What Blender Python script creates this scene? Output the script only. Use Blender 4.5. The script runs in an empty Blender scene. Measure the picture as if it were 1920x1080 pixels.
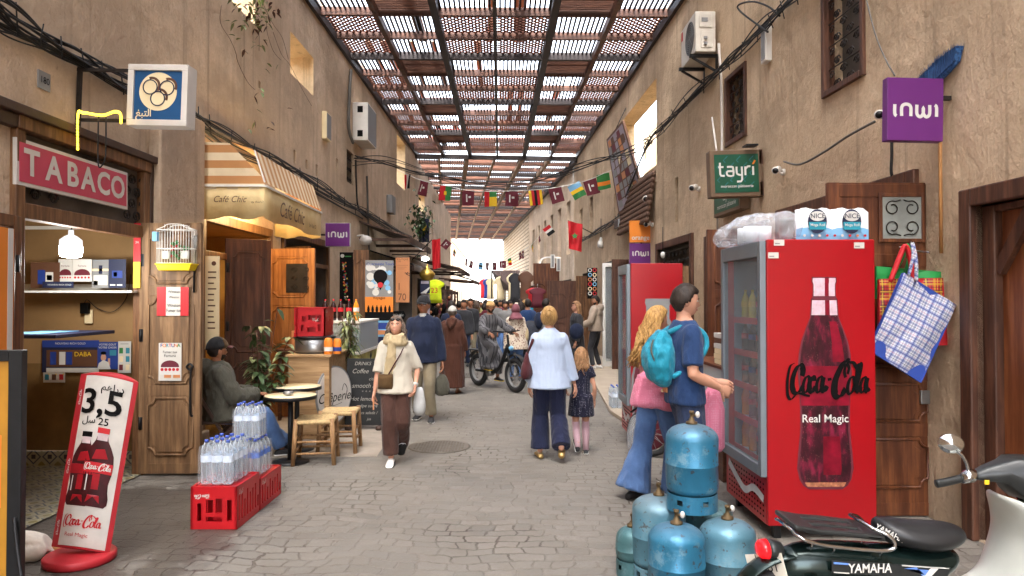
import bpy,math,random
import numpy as np
from mathutils import Vector,Matrix,Quaternion,noise as mnoise
random.seed(7);rnd=random.Random(11)
S=bpy.context.scene;COL=S.collection;PI=math.pi
# ---------- camera, sky, sun, exposure
F=1333.0;H0=1.70;YAW=math.atan(20/F);PITCH=math.atan(22/F)
cam=bpy.data.cameras.new('camera');cam.sensor_width=36;cam.lens=F/1920*36
cam.clip_start=.05;cam.clip_end=800
camo=bpy.data.objects.new('camera',cam);COL.objects.link(camo);S.camera=camo
camo.location=(0,0,H0);camo.rotation_euler=(PI/2+PITCH,0,-YAW)
CM=camo.rotation_euler.to_matrix()
w=bpy.data.worlds.new('World');S.world=w;w.use_nodes=True
nt=w.node_tree;nt.nodes.clear()
sky=nt.nodes.new('ShaderNodeTexSky');sky.sky_type='NISHITA';sky.sun_disc=False
SUN_EL,SUN_AZ=math.radians(62),math.radians(192)
sky.sun_elevation=SUN_EL;sky.sun_rotation=SUN_AZ;sky.dust_density=3.0;sky.air_density=1.0;sky.ozone_density=1
hs=nt.nodes.new('ShaderNodeHueSaturation');hs.inputs['Saturation'].default_value=.42
bg=nt.nodes.new('ShaderNodeBackground');bg.inputs['Strength'].default_value=.15
wo=nt.nodes.new('ShaderNodeOutputWorld')
nt.links.new(sky.outputs[0],hs.inputs['Color']);nt.links.new(hs.outputs[0],bg.inputs[0]);nt.links.new(bg.outputs[0],wo.inputs[0])
sl=bpy.data.lights.new('sun','SUN');sl.energy=.5;sl.angle=math.radians(24);sl.color=(1,.975,.94)
so=bpy.data.objects.new('sun',sl);COL.objects.link(so);so.location=(0,0,30)
sd=Vector((math.sin(SUN_AZ)*math.cos(SUN_EL),math.cos(SUN_AZ)*math.cos(SUN_EL),math.sin(SUN_EL)))
so.rotation_euler=(-sd).to_track_quat('-Z','Y').to_euler()
S.view_settings.view_transform='Standard';S.view_settings.look='None';S.view_settings.gamma=1
S.view_settings.exposure=3.95
S.cycles.max_bounces=7;S.cycles.diffuse_bounces=4;S.cycles.glossy_bounces=3;S.cycles.transmission_bounces=5
S.cycles.transparent_max_bounces=10;S.cycles.caustics_reflective=False;S.cycles.caustics_refractive=False
S.cycles.sample_clamp_indirect=6
# ---------- geometry of the place
def ray(px,py):return CM@Vector(((px-960)/F,(540-py)/F,-1))
def W(px,py,Y):
 d=ray(px,py);t=Y/d.y;return Vector((d.x*t,Y,H0+d.z*t))
def G(px,py,z=0.):
 d=ray(px,py);t=(z-H0)/d.z;return Vector((d.x*t,d.y*t,z))
LS,L0=.0237,-3.69
RS,R0=-.0277,3.50
def LX(Y):return L0+LS*Y
def RX(Y):return R0+RS*Y
def Lw(px,py,off=0.):
 d=ray(px,py);t=(L0+off)/(d.x-LS*d.y);return Vector((d.x*t,d.y*t,H0+d.z*t))
def Rw(px,py,off=0.):
 d=ray(px,py);t=(R0-off)/(d.x-RS*d.y);return Vector((d.x*t,d.y*t,H0+d.z*t))
def FL(Y,z,off=0.):
 a=math.atan(LS);ux=Vector((math.sin(a),math.cos(a),0));n=Vector((math.cos(a),-math.sin(a),0))
 return Matrix.Translation(Vector((LX(Y),Y,z))+n*off)@Matrix((ux,Vector((0,0,1)),n)).transposed().to_4x4()
def FR(Y,z,off=0.):
 a=math.atan(-RS);ux=Vector((math.sin(a),-math.cos(a),0));n=Vector((-math.cos(a),-math.sin(a),0))
 return Matrix.Translation(Vector((RX(Y),Y,z))+n*off)@Matrix((ux,Vector((0,0,1)),n)).transposed().to_4x4()
def FC(p,rz=0.,tilt=0.):
 return Matrix.Translation(Vector(p))@Matrix.Rotation(rz,4,'Z')@Matrix.Rotation(PI/2,4,'X')@Matrix.Rotation(tilt,4,'Z')
def T3(x,y,z):return Matrix.Translation((x,y,z))
def RZ(a):return Matrix.Rotation(a,4,'Z')
def RXm(a):return Matrix.Rotation(a,4,'X')
def RYm(a):return Matrix.Rotation(a,4,'Y')
# ---------- materials
MATS={}
class N:
 def __init__(s,name):
  s.m=bpy.data.materials.new(name);s.m.use_nodes=True;s.t=s.m.node_tree;s.t.nodes.clear()
  s.o=s.n('ShaderNodeOutputMaterial');s.b=s.n('ShaderNodeBsdfPrincipled');s.l(s.b.outputs[0],s.o.inputs[0])
  s.tc=s.n('ShaderNodeTexCoord');s.co=s.tc.outputs['Object'];MATS[name]=s.m
 def n(s,t):return s.t.nodes.new(t)
 def l(s,a,b):s.t.links.new(a,b)
 def map(s,sc=(1,1,1),rot=(0,0,0),co=None):
  k=s.n('ShaderNodeMapping');k.inputs['Scale'].default_value=sc;k.inputs['Rotation'].default_value=rot
  s.l(co or s.co,k.inputs[0]);return k.outputs[0]
 def noise(s,scale,co=None,detail=4,rough=.55,out='Fac'):
  k=s.n('ShaderNodeTexNoise');k.inputs['Scale'].default_value=scale;k.inputs['Detail'].default_value=detail
  k.inputs['Roughness'].default_value=rough;s.l(co or s.co,k.inputs['Vector']);return k.outputs[out]
 def ramp(s,fac,stops):
  k=s.n('ShaderNodeValToRGB');e=k.color_ramp.elements
  while len(e)<len(stops):e.new(.5)
  for q,(p,c)in zip(e,stops):
   q.position=p;q.color=(*c,1)if isinstance(c,(tuple,list))else(c,c,c,1)
  s.l(fac,k.inputs[0]);return k.outputs[0]
 def mix(s,f,a,b,mode='MIX'):
  k=s.n('ShaderNodeMix');k.data_type='RGBA';k.blend_type=mode
  for v,i in((f,0),(a,6),(b,7)):
   if isinstance(v,(int,float)):k.inputs[i].default_value=v
   elif isinstance(v,(tuple,list)):k.inputs[i].default_value=(*v,1)
   else:s.l(v,k.inputs[i])
  return k.outputs[2]
 def math(s,op,a,b=0.,c=None):
  k=s.n('ShaderNodeMath');k.operation=op
  for i,v in enumerate((a,b,c)):
   if v is None:continue
   if isinstance(v,(int,float)):k.inputs[i].default_value=v
   else:s.l(v,k.inputs[i])
  return k.outputs[0]
 def sep(s,co=None):
  k=s.n('ShaderNodeSeparateXYZ');s.l(co or s.co,k.inputs[0]);return k.outputs
 def bump(s,h,strength=.4,dist=.01):
  k=s.n('ShaderNodeBump');k.inputs['Strength'].default_value=strength;k.inputs['Distance'].default_value=dist
  s.l(h,k.inputs['Height']);s.l(k.outputs[0],s.b.inputs['Normal']);return k
 def set(s,col=None,rough=None,metal=None,spec=None):
  for v,i in((col,'Base Color'),(rough,'Roughness'),(metal,'Metallic'),(spec,'Specular IOR Level')):
   if v is None:continue
   if isinstance(v,(int,float)):s.b.inputs[i].default_value=v
   elif isinstance(v,(tuple,list)):s.b.inputs[i].default_value=(*v,1)
   else:s.l(v,s.b.inputs[i])
  return s
def sr(r,g,b):
 f=lambda c:(c/255/12.92 if c/255<=.04045 else((c/255+.055)/1.055)**2.4)
 return(f(r),f(g),f(b))
def mul(c,k):return tuple(min(1,x*k)for x in c)
def M(name,col,rough=.55,metal=0.,var=.12,sc=6.,bump=0.,bsc=60.,spec=.4,emis=0.,sheen=0.):
 if name in MATS:return MATS[name]
 k=N(name);n=k.noise(sc,detail=5)
 c=k.ramp(n,[(.3,mul(col,1-var)),(.7,mul(col,1+var))])
 k.set(c,rough,metal,spec)
 if bump:k.bump(k.noise(bsc,detail=3),bump,.004)
 if sheen:k.b.inputs['Sheen Weight'].default_value=sheen
 if emis:
  k.l(c,k.b.inputs['Emission Color']);k.b.inputs['Emission Strength'].default_value=emis
 return k.m
def cloth(name,col,var=.15,stripes=None,dots=None,wr=.5,tex=380,rough=.85):
 if name in MATS:return MATS[name]
 k=N(name);c=k.ramp(k.noise(5,detail=5),[(.3,mul(col,1-var)),(.7,mul(col,1+var))])
 if stripes:
  sc,c2,wd,ax=stripes;x=k.sep()[ax]
  f=k.math('LESS_THAN',k.math('FRACT',k.math('MULTIPLY',x,sc)),wd);c=k.mix(f,c,c2)
 if dots:
  v=k.n('ShaderNodeTexVoronoi');v.inputs['Scale'].default_value=dots[0];v.inputs['Randomness'].default_value=dots[3]if len(dots)>3 else .2;k.l(k.co,v.inputs['Vector'])
  c=k.mix(k.math('LESS_THAN',v.outputs['Distance'],dots[2]),c,dots[1])
 k.set(c,rough,0,.2);k.b.inputs['Sheen Weight'].default_value=.1
 h=k.math('ADD',k.math('MULTIPLY',k.noise(9,k.map((1.6,1.6,.7)),detail=3),1.),k.math('MULTIPLY',k.noise(tex,detail=1),.06))
 k.bump(h,wr,.03);return k.m
def wood(name,c1,c2,sc=1.,rough=.5,axis=2,bump=.25):
 if name in MATS:return MATS[name]
 k=N(name);s=[14*sc]*3;s[axis]=1.1*sc
 n=k.noise(1.6,k.map(tuple(s)),detail=6,rough=.65);n2=k.noise(1.1*sc,detail=3)
 c=k.ramp(n,[(.25,mul(c1,.55)),(.45,c1),(.62,c2),(.8,mul(c2,1.15))])
 c=k.mix(k.ramp(n2,[(.35,.0),(.75,.55)]),c,mul(c1,.6))
 k.set(c,k.ramp(n2,[(.3,rough-.1),(.7,rough+.15)]),0,.35);k.bump(n,bump,.003);return k.m
def plaster(name,c1,c2,streak=.5,bump=.85):
 k=N(name);k.co=k.n('ShaderNodeNewGeometry').outputs['Position']
 big=k.noise(.55,detail=6,rough=.6);mid=k.noise(3.2,detail=6,rough=.65);fine=k.noise(38,detail=4)
 st=k.noise(1.0,k.map((2.2,2.2,.22)),detail=5)
 c=k.ramp(big,[(.3,mul(c1,.88)),(.5,c1),(.7,c2)])
 c=k.mix(k.ramp(mid,[(.35,.5),(.62,0.)]),c,mul(c1,.76))
 c=k.mix(k.math('MULTIPLY',k.ramp(st,[(.5,0.),(.72,1.)]),streak),c,mul(c1,.62))
 c=k.mix(k.ramp(fine,[(.3,.25),(.55,0.)]),c,mul(c1,.6))
 pt=k.noise(.35,k.map((1,1,1.6)),detail=7,rough=.7);c=k.mix(k.ramp(pt,[(.48,0.),(.58,.6)]),c,mul(c1,.60));dr=k.noise(1.,k.map((5.5,5.5,.18)),detail=4,rough=.6);c=k.mix(k.ramp(dr,[(.58,0.),(.68,.55)]),c,mul(c1,.45))
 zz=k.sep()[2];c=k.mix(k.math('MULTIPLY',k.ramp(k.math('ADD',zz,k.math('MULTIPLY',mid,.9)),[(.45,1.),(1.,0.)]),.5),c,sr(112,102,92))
 pits=k.noise(17,k.map((1,1,.8)),detail=2);c=k.mix(k.ramp(pits,[(.2,.7),(.3,0.)]),c,mul(c1,.45))
 k.set(c,.93,0,.15)
 h=k.math('ADD',k.math('MULTIPLY',mid,.9),k.math('MULTIPLY',k.noise(14,k.map((1,1,.55)),detail=6,rough=.7),.55))
 k.bump(h,bump,.05);return k.m
def glassy(name,tint=(.9,.95,1),t=.75,rough=.08,dif=.15):
 if name in MATS:return MATS[name]
 k=N(name);tr=k.n('ShaderNodeBsdfTransparent');tr.inputs[0].default_value=(*tint,1)
 k.set(mul(tint,.8),rough,0,.6)
 if t<0:
  mx=k.n('ShaderNodeMixShader');mx.inputs[0].default_value=-t;k.l(k.b.outputs[0],mx.inputs[1]);k.l(tr.outputs[0],mx.inputs[2]);k.l(mx.outputs[0],k.o.inputs[0]);return k.m
 fr=k.n('ShaderNodeLayerWeight');fr.inputs[0].default_value=.35
 f=k.math('MULTIPLY',k.math('SUBTRACT',1.,fr.outputs['Facing']),t);mx=k.n('ShaderNodeMixShader')
 k.l(f,mx.inputs[0]);k.l(k.b.outputs[0],mx.inputs[1]);k.l(tr.outputs[0],mx.inputs[2]);k.l(mx.outputs[0],k.o.inputs[0]);return k.m
 # ---------- mesh collector
ICO={}
def sphere_pts(nu,nv):
 v=[(0,0,1)]
 for j in range(1,nv):
  t=PI*j/nv
  for i in range(nu):
   a=2*PI*i/nu;v.append((math.sin(t)*math.cos(a),math.sin(t)*math.sin(a),math.cos(t)))
 v.append((0,0,-1));f=[]
 for i in range(nu):f.append((0,1+i,1+(i+1)%nu))
 for j in range(nv-2):
  for i in range(nu):
   a=1+j*nu+i;b=1+j*nu+(i+1)%nu;f.append((a,a+nu,b+nu,b))
 o=1+(nv-2)*nu;e=len(v)-1
 for i in range(nu):f.append((o+i,e,o+(i+1)%nu))
 return v,f
def frame(d):
 d=d.normalized();u=d.cross(Vector((0,0,1)))
 if u.length<1e-3:u=d.cross(Vector((1,0,0)))
 u.normalize();return u,d.cross(u)
def crom(P,n=6,closed=False):
 P=[Vector(p)for p in P];out=[];L=len(P)
 if L<3 and not closed:return[P[0].lerp(P[-1],i/n)for i in range(n+1)]
 for i in range(L if closed else L-1):
  g=(lambda k:P[k%L])if closed else(lambda k:P[max(0,min(L-1,k))])
  a,b,c,d=g(i-1),g(i),g(i+1),g(i+2)
  for j in range(n):
   t=j/n;out.append(.5*((2*b)+(c-a)*t+(2*a-5*b+4*c-d)*t*t+(3*b-a-3*c+d)*t**3))
 if not closed:out.append(P[-1])
 return out
class MB:
 def __init__(s,mat=None):s.v=[];s.f=[];s.mi=[];s.sm=[];s.ms=[];s.cur=0;s.X=None;s.use(mat)if mat else None
 def use(s,m):
  if m not in s.ms:s.ms.append(m)
  s.cur=s.ms.index(m);return s
 def at(s,X=None):s.X=X;return s
 def raw(s,V,Fs,smooth=False):
  o=len(s.v);X=s.X
  s.v+=[tuple(X@Vector(p))for p in V]if X is not None else[tuple(p)for p in V]
  for f in Fs:s.f.append(tuple(i+o for i in f));s.mi.append(s.cur);s.sm.append(smooth)
  return s
 def box(s,a,b):
  x0,y0,z0=(min(a[i],b[i])for i in range(3));x1,y1,z1=(max(a[i],b[i])for i in range(3))
  return s.raw([(x0,y0,z0),(x1,y0,z0),(x1,y1,z0),(x0,y1,z0),(x0,y0,z1),(x1,y0,z1),(x1,y1,z1),(x0,y1,z1)],
[(3,2,1,0),(4,5,6,7),(0,1,5,4),(1,2,6,5),(2,3,7,6),(3,0,4,7)])
 def bar(s,p0,p1,wd,h,up=(0,0,1)):
  p0,p1,up=Vector(p0),Vector(p1),Vector(up);d=(p1-p0).normalized();u=d.cross(up)
  if u.length<1e-4:u=d.cross(Vector((1,0,0)))
  u.normalize();v=u.cross(d);u*=wd/2;v*=h/2
  V=[p+a*u+b*v for p in(p0,p1)for a,b in((-1,-1),(1,-1),(1,1),(-1,1))]
  return s.raw(V,[(0,1,2,3),(7,6,5,4),(0,4,5,1),(1,5,6,2),(2,6,7,3),(3,7,4,0)])
 def loft(s,rings,cap=True,smooth=True,closed=True):
  n=len(rings[0]);V=[p for r in rings for p in r];Fs=[]
  for j in range(len(rings)-1):
   for i in range(n if closed else n-1):
    a=j*n+i;b=j*n+(i+1)%n;Fs.append((a,b,b+n,a+n))
  if cap:Fs.append(tuple(range(n-1,-1,-1)));Fs.append(tuple((len(rings)-1)*n+i for i in range(n)))
  return s.raw(V,Fs,smooth)
 def tube(s,P,r,n=8,cap=True,smooth=True):
  P=[Vector(p)for p in P];R=r if isinstance(r,(list,tuple))else[r]*len(P);rings=[];u=None
  for i,p in enumerate(P):
   d=(P[min(i+1,len(P)-1)]-P[max(i-1,0)])
   if d.length<1e-9:d=Vector((0,0,1))
   d.normalize()
   if u is None:u,v=frame(d)
   else:
    u=u-d*u.dot(d)
    if u.length<1e-6:u,v=frame(d)
    u.normalize();v=d.cross(u)
   rings.append([p+(u*math.cos(2*PI*k/n)+v*math.sin(2*PI*k/n))*R[i]for k in range(n)])
  return s.loft(rings,cap,smooth)
 def cyl(s,p0,p1,r0,r1=None,n=16,smooth=True):return s.tube([p0,p1],[r0,r0 if r1 is None else r1],n,True,smooth)
 def lathe(s,prof,c=(0,0,0),n=24,cap=True):
  c=Vector(c);return s.loft([[c+Vector((r*math.cos(2*PI*k/n),r*math.sin(2*PI*k/n),z))for k in range(n)]for r,z in prof],cap,True)
 def ball(s,c,r,nu=12,nv=8,rot=None):
  V,Fs=ICO.setdefault((nu,nv),sphere_pts(nu,nv));r=(r,r,r)if isinstance(r,(int,float))else r;c=Vector(c)
  q=rot or Matrix.Identity(3)
  return s.raw([c+q@Vector((a*r[0],b*r[1],d*r[2]))for a,b,d in V],Fs,True)
 def prism(s,pts,z0,z1):
  n=len(pts);V=[(p[0],p[1],z0)for p in pts]+[(p[0],p[1],z1)for p in pts]
  Fs=[tuple(range(n-1,-1,-1)),tuple(range(n,2*n))]+[(i,(i+1)%n,(i+1)%n+n,i+n)for i in range(n)]
  return s.raw(V,Fs)
 def disc(s,r,z0,z1,c=(0,0),n=32,ry=None):
  return s.prism([(c[0]+r*math.cos(2*PI*i/n),c[1]+(ry or r)*math.sin(2*PI*i/n))for i in range(n)],z0,z1)
 def ring(s,r0,r1,z0,z1,c=(0,0),n=32,a0=0.,a1=2*PI):
  full=abs(a1-a0-2*PI)<1e-6;k=n if full else n+1;rings=[]
  for i in range(k):
   a=a0+(a1-a0)*i/n;e=(math.cos(a),math.sin(a))
   rings.append([(c[0]+r*e[0],c[1]+r*e[1],z)for r,z in((r0,z0),(r1,z0),(r1,z1),(r0,z1))])
  if full:rings.append(rings[0])
  return s.loft(rings,not full,False)
 def quad(s,a,b,c,d):return s.raw([a,b,c,d],[(0,1,2,3)])
 def sheet(s,x0,y0,x1,y1,z,z0=None):return s.box((x0,y0,z-.002 if z0 is None else z0),(x1,y1,z))
 def stroke(s,P,wd,z,ang=.35,n=6,thin=.25,th=.002,closed=False):
  Q=crom([(p[0],p[1],0)for p in P],n,closed);L=len(Q)
  if closed:Q.append(Q[0].copy());L+=1
  nib=Vector((math.cos(ang),math.sin(ang),0));V=[]
  for i,p in enumerate(Q):
   d=(Q[min(i+1,L-1)]-Q[max(i-1,0)])
   if closed and i in(0,L-1):d=Q[1]-Q[L-2]
   d=d.normalized()if d.length>1e-9 else Vector((1,0,0));nrm=Vector((-d.y,d.x,0))
   k=abs(nrm.dot(nib));hw=wd/2*(thin+(1-thin)*k)
   V+=[(p+nrm*hw)+Vector((0,0,z+i*1.5e-5)),(p-nrm*hw)+Vector((0,0,z+i*1.5e-5))]
  return s.raw(V,[(2*i+1,2*i+3,2*i+2,2*i)for i in range(L-1)])
 def text(s,body,size,c=(0,0),z=.003,th=.002,sx=1.,shear=0.,bold=0.,align='CENTER',sp=1.):
  V,Fs=text_mesh(body,shear,bold,align,sp)
  return s.raw([(c[0]+x*size*sx,c[1]+y*size,z)for x,y,_ in V],Fs)
 def obj(s,name,par=None,X=None,bev=0.,sub=0,seg=2):
  me=bpy.data.meshes.new(name);me.from_pydata(s.v,[],s.f);me.validate()
  if len(me.polygons)==len(s.mi):
   me.polygons.foreach_set('material_index',s.mi);me.polygons.foreach_set('use_smooth',s.sm)
  for m in s.ms:me.materials.append(MATS[m]if isinstance(m,str)else m)
  me.update();o=bpy.data.objects.new(name,me);COL.objects.link(o)
  if par is not None:o.parent=par
  if X is not None:o.matrix_basis=X
  if bev:
   b=o.modifiers.new('bevel','BEVEL');b.width=bev;b.segments=seg;b.limit_method='ANGLE';b.angle_limit=.6
  if sub:q=o.modifiers.new('sub','SUBSURF');q.levels=q.render_levels=sub
  return o
TXT={}
def text_mesh(body,shear,bold,align,sp):
 key=(body,shear,bold,align,sp)
 if key not in TXT:
  cu=bpy.data.curves.new('lettering','FONT');cu.body=body;cu.align_x=align;cu.align_y='CENTER';cu.shear=shear
  cu.offset=bold;cu.resolution_u=3;cu.space_character=sp
  o=bpy.data.objects.new('lettering',cu);COL.objects.link(o);dg=bpy.context.evaluated_depsgraph_get()
  me=o.evaluated_get(dg).to_mesh();V=[tuple(v.co)for v in me.vertices];Fs=[tuple(p.vertices)for p in me.polygons]
  bpy.data.objects.remove(o);bpy.data.curves.remove(cu);TXT[key]=(V,Fs)
 return TXT[key]
def tag(o,label=None,cat=None,group=None,kind=None):
 for k,v in(('label',label),('category',cat),('group',group),('kind',kind)):
  if v:o[k]=v
 return o
def thing(name,label,cat,X=None,group=None):
 o=bpy.data.objects.new(name,None);COL.objects.link(o);o.empty_display_size=.1
 if X is not None:o.matrix_world=X if isinstance(X,Matrix)else Matrix.Translation(Vector(X))
 return tag(o,label,cat,group)
KIDS={}
def dup(o,X=None,label=None):
 kids=[c for c in list(bpy.data.objects)if c.parent==o]
 r=o.copy();COL.objects.link(r)
 if X is not None:r.matrix_world=X if isinstance(X,Matrix)else Matrix.Translation(Vector(X))
 if label:r['label']=label
 for c in kids:
  d=c.copy();COL.objects.link(d);d.parent=r
  for g in[q for q in list(bpy.data.objects)if q.parent==c]:
   e=g.copy();COL.objects.link(e);e.parent=d
 return r
def wall_mesh(mb,L,Hh,holes,wallmat,seg=None):
 """front sheet in the local xy plane (z=0 faces out), rectangular holes with reveals; hole = (x0,x1,y0,y1,depth,mat_reveal,mat_back or None)"""
 xs=sorted({L[0],L[1],*[h[0]for h in holes],*[h[1]for h in holes]});ys=sorted({Hh[0],Hh[1],*[h[2]for h in holes],*[h[3]for h in holes]})
 mb.use(wallmat)
 for i in range(len(xs)-1):
  for j in range(len(ys)-1):
   cx,cy=(xs[i]+xs[i+1])/2,(ys[j]+ys[j+1])/2
   if any(h[0]<cx<h[1]and h[2]<cy<h[3]for h in holes):continue
   mb.quad((xs[i],ys[j],0),(xs[i+1],ys[j],0),(xs[i+1],ys[j+1],0),(xs[i],ys[j+1],0))
 for x0,x1,y0,y1,d,rm,bm in holes:
  if rm is None:continue
  mb.use(rm)
  mb.quad((x0,y0,0),(x1,y0,0),(x1,y0,-d),(x0,y0,-d));mb.quad((x0,y1,-d),(x1,y1,-d),(x1,y1,0),(x0,y1,0))
  mb.quad((x0,y0,-d),(x0,y1,-d),(x0,y1,0),(x0,y0,0));mb.quad((x1,y0,0),(x1,y1,0),(x1,y1,-d),(x1,y0,-d))
  if bm:mb.use(bm);mb.quad((x0,y0,-d),(x1,y0,-d),(x1,y1,-d),(x0,y1,-d))
  # ---------- materials of the setting
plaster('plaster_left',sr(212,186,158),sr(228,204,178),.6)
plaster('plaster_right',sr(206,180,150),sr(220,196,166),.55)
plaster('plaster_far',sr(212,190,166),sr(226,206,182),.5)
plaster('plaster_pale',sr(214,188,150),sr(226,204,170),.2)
plaster('pilaster',sr(192,168,144),sr(210,188,164),.6)
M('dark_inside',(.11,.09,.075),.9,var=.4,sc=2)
M('dark_frame',sr(62,42,32),.55,var=.25,sc=9,bump=.2)
M('ochre',sr(148,116,76),.8,var=.18,sc=2.2,bump=.3,bsc=30)
M('ochre_dark',sr(120,92,52),.85,var=.3,sc=2.5,bump=.3,bsc=22)  # darker, browner ochre for the kiosk's lower wall and ceiling
M('cafe_wall',sr(190,150,90),.85,var=.2,sc=3)
M('white_paint',sr(225,222,215),.5,var=.06)
M('black_metal',(.012,.012,.013),.45,.3,var=.3)
M('iron',sr(45,38,34),.6,.5,var=.3)
M('steel',sr(150,150,150),.35,.9,var=.1)
M('concrete',sr(150,138,124),.9,var=.2,sc=3,bump=.3)
M('pale_slab',sr(164,150,132),.7,var=.1,sc=3,bump=.1)
wood('wood_red',sr(74,46,34),sr(102,66,48),1,.5,axis=0)
wood('wood_brown',sr(98,66,42),sr(138,98,64),1,.55,axis=1)
wood('wood_old',sr(112,84,58),sr(150,116,82),1,.6,axis=1)
wood('wood_orange',sr(140,88,48),sr(172,116,68),1,.45,axis=1)
wood('wood_dark',sr(76,48,36),sr(104,68,50),1,.5,axis=1)
wood('wood_door',sr(84,46,27),sr(114,68,40),.8,.42,axis=1)
wood('slat_wood',sr(96,54,38),sr(130,78,54),1.2,.6,axis=1)
wood('slat_wood_x',sr(98,62,46),sr(132,88,66),1.2,.6,axis=0)
M('slat_dark',sr(42,32,28),.7,var=.3,sc=8)
M('beam_metal',sr(50,42,40),.55,.2,var=.25)
M('canopy_red',sr(150,60,48),.7)
M('plank_pale',sr(150,126,104),.8)
def cobbles():
 k=N('cobbles');k.co=k.n('ShaderNodeNewGeometry').outputs['Position']
 wv=k.n('ShaderNodeVectorMath');wv.operation='SUBTRACT';k.l(k.noise(1.3,detail=2,out='Color'),wv.inputs[0]);wv.inputs[1].default_value=(.5,.5,.5)
 w2=k.n('ShaderNodeVectorMath');w2.operation='SCALE';w2.inputs[3].default_value=.34;k.l(wv.outputs[0],w2.inputs[0])
 w3=k.n('ShaderNodeVectorMath');w3.operation='SUBTRACT';k.l(k.noise(11,detail=3,out='Color'),w3.inputs[0]);w3.inputs[1].default_value=(.5,.5,.5)
 w4=k.n('ShaderNodeVectorMath');w4.operation='SCALE';w4.inputs[3].default_value=.06;k.l(w3.outputs[0],w4.inputs[0])
 ad=k.n('ShaderNodeVectorMath');k.l(k.co,ad.inputs[0]);k.l(w2.outputs[0],ad.inputs[1])
 ad2=k.n('ShaderNodeVectorMath');k.l(ad.outputs[0],ad2.inputs[0]);k.l(w4.outputs[0],ad2.inputs[1])
 co=k.map((1,1,0),(0,0,.06),ad2.outputs[0])
 br=k.n('ShaderNodeTexBrick');br.offset=.5;br.offset_frequency=2;br.squash=.72;br.squash_frequency=3
 for q,v in(('Scale',1),('Brick Width',.205),('Row Height',.125),('Mortar Size',.009),('Mortar Smooth',.55),('Bias',0)):br.inputs[q].default_value=v
 br.inputs['Color1'].default_value=(0,0,0,1);br.inputs['Color2'].default_value=(1,1,1,1);br.inputs['Mortar'].default_value=(.5,.5,.5,1);k.l(co,br.inputs['Vector']);mo_=br.outputs['Fac']
 x,y,z=k.sep()
 dust=k.ramp(k.noise(.8,detail=6,rough=.6),[(.32,0.),(.66,1.)])
 fine=k.noise(45,detail=4,rough=.7);mid=k.noise(6,detail=5)
 rv=k.sep(br.outputs['Color'])[0]
 stone=k.ramp(rv,[(0.,sr(104,100,95)),(.5,sr(116,112,105)),(1.,sr(131,125,117))])
 stone=k.mix(k.ramp(fine,[(.3,.5),(.62,0.)]),stone,sr(88,81,74))
 stone=k.mix(k.ramp(mid,[(.36,.6),(.64,0.)]),stone,sr(106,97,87))
 stone=k.mix(k.math('MULTIPLY',dust,.75),stone,sr(123,118,110))
 jd=k.mix(k.ramp(k.noise(1.1,detail=4),[(.38,0.),(.55,1.)]),sr(74,65,57),sr(124,117,108))
 jm=k.math('MULTIPLY',mo_,k.ramp(k.math('ADD',k.noise(2.6,detail=5,rough=.65),k.math('MULTIPLY',fine,.15)),[(.42,.25),(.68,1.)]))
 c=k.mix(jm,stone,jd)
 dx=k.math('MULTIPLY',k.math('ADD',x,2.85),.80);dy=k.math('MULTIPLY',k.math('SUBTRACT',y,5.45),.52)
 dd=k.math('SQRT',k.math('ADD',k.math('MULTIPLY',dx,dx),k.math('MULTIPLY',dy,dy)))
 wet=k.math('ADD',dd,k.math('MULTIPLY',k.math('SUBTRACT',k.noise(2.2,detail=6,rough=.65),.5),1.5))
 wet=k.math('ADD',wet,k.math('MULTIPLY',jm,-.25));wm=k.ramp(wet,[(.66,1.),(.84,0.)])
 spots=k.ramp(k.noise(1.9,k.map((1,1.2,1)),detail=7,rough=.7),[(.26,1.),(.33,0.)])
 wm=k.math('MAXIMUM',wm,k.math('MULTIPLY',spots,k.ramp(x,[(.0,1.),(.01,0.)])))
 c=k.mix(k.math('MULTIPLY',wm,.72),c,sr(54,48,43))
 k.set(c,k.math('SUBTRACT',.82,k.math('MULTIPLY',wm,.42)),0,.3)
 h=k.math('ADD',k.math('MULTIPLY',k.math('SUBTRACT',1.,mo_),.7),k.math('ADD',k.math('MULTIPLY',fine,.25),k.math('MULTIPLY',mid,.5)))
 k.bump(h,.65,.022)
cobbles()
def tiles():
 k=N('kiosk_tiles');v=k.map((6,6,6));x,y,z=k.sep(v);x=k.math('ADD',x,y);y=z
 fx=k.math('ABSOLUTE',k.math('SUBTRACT',k.math('FRACT',x),.5));fy=k.math('ABSOLUTE',k.math('SUBTRACT',k.math('FRACT',y),.5))
 d=k.math('ADD',fx,fy);a=k.math('LESS_THAN',k.math('ABSOLUTE',k.math('SUBTRACT',d,.42)),.06)
 b=k.math('LESS_THAN',k.math('MAXIMUM',fx,fy),.13);e=k.math('GREATER_THAN',k.math('MULTIPLY',fx,fy),.14)
 c=k.mix(a,sr(176,170,142),sr(82,90,104));c=k.mix(b,c,sr(60,62,72));c=k.mix(e,c,sr(140,130,80))
 c=k.mix(k.ramp(k.noise(2.5,detail=5),[(.35,.6),(.6,0.)]),c,sr(96,92,84));k.set(c,.35,0,.5)
tiles()
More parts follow.
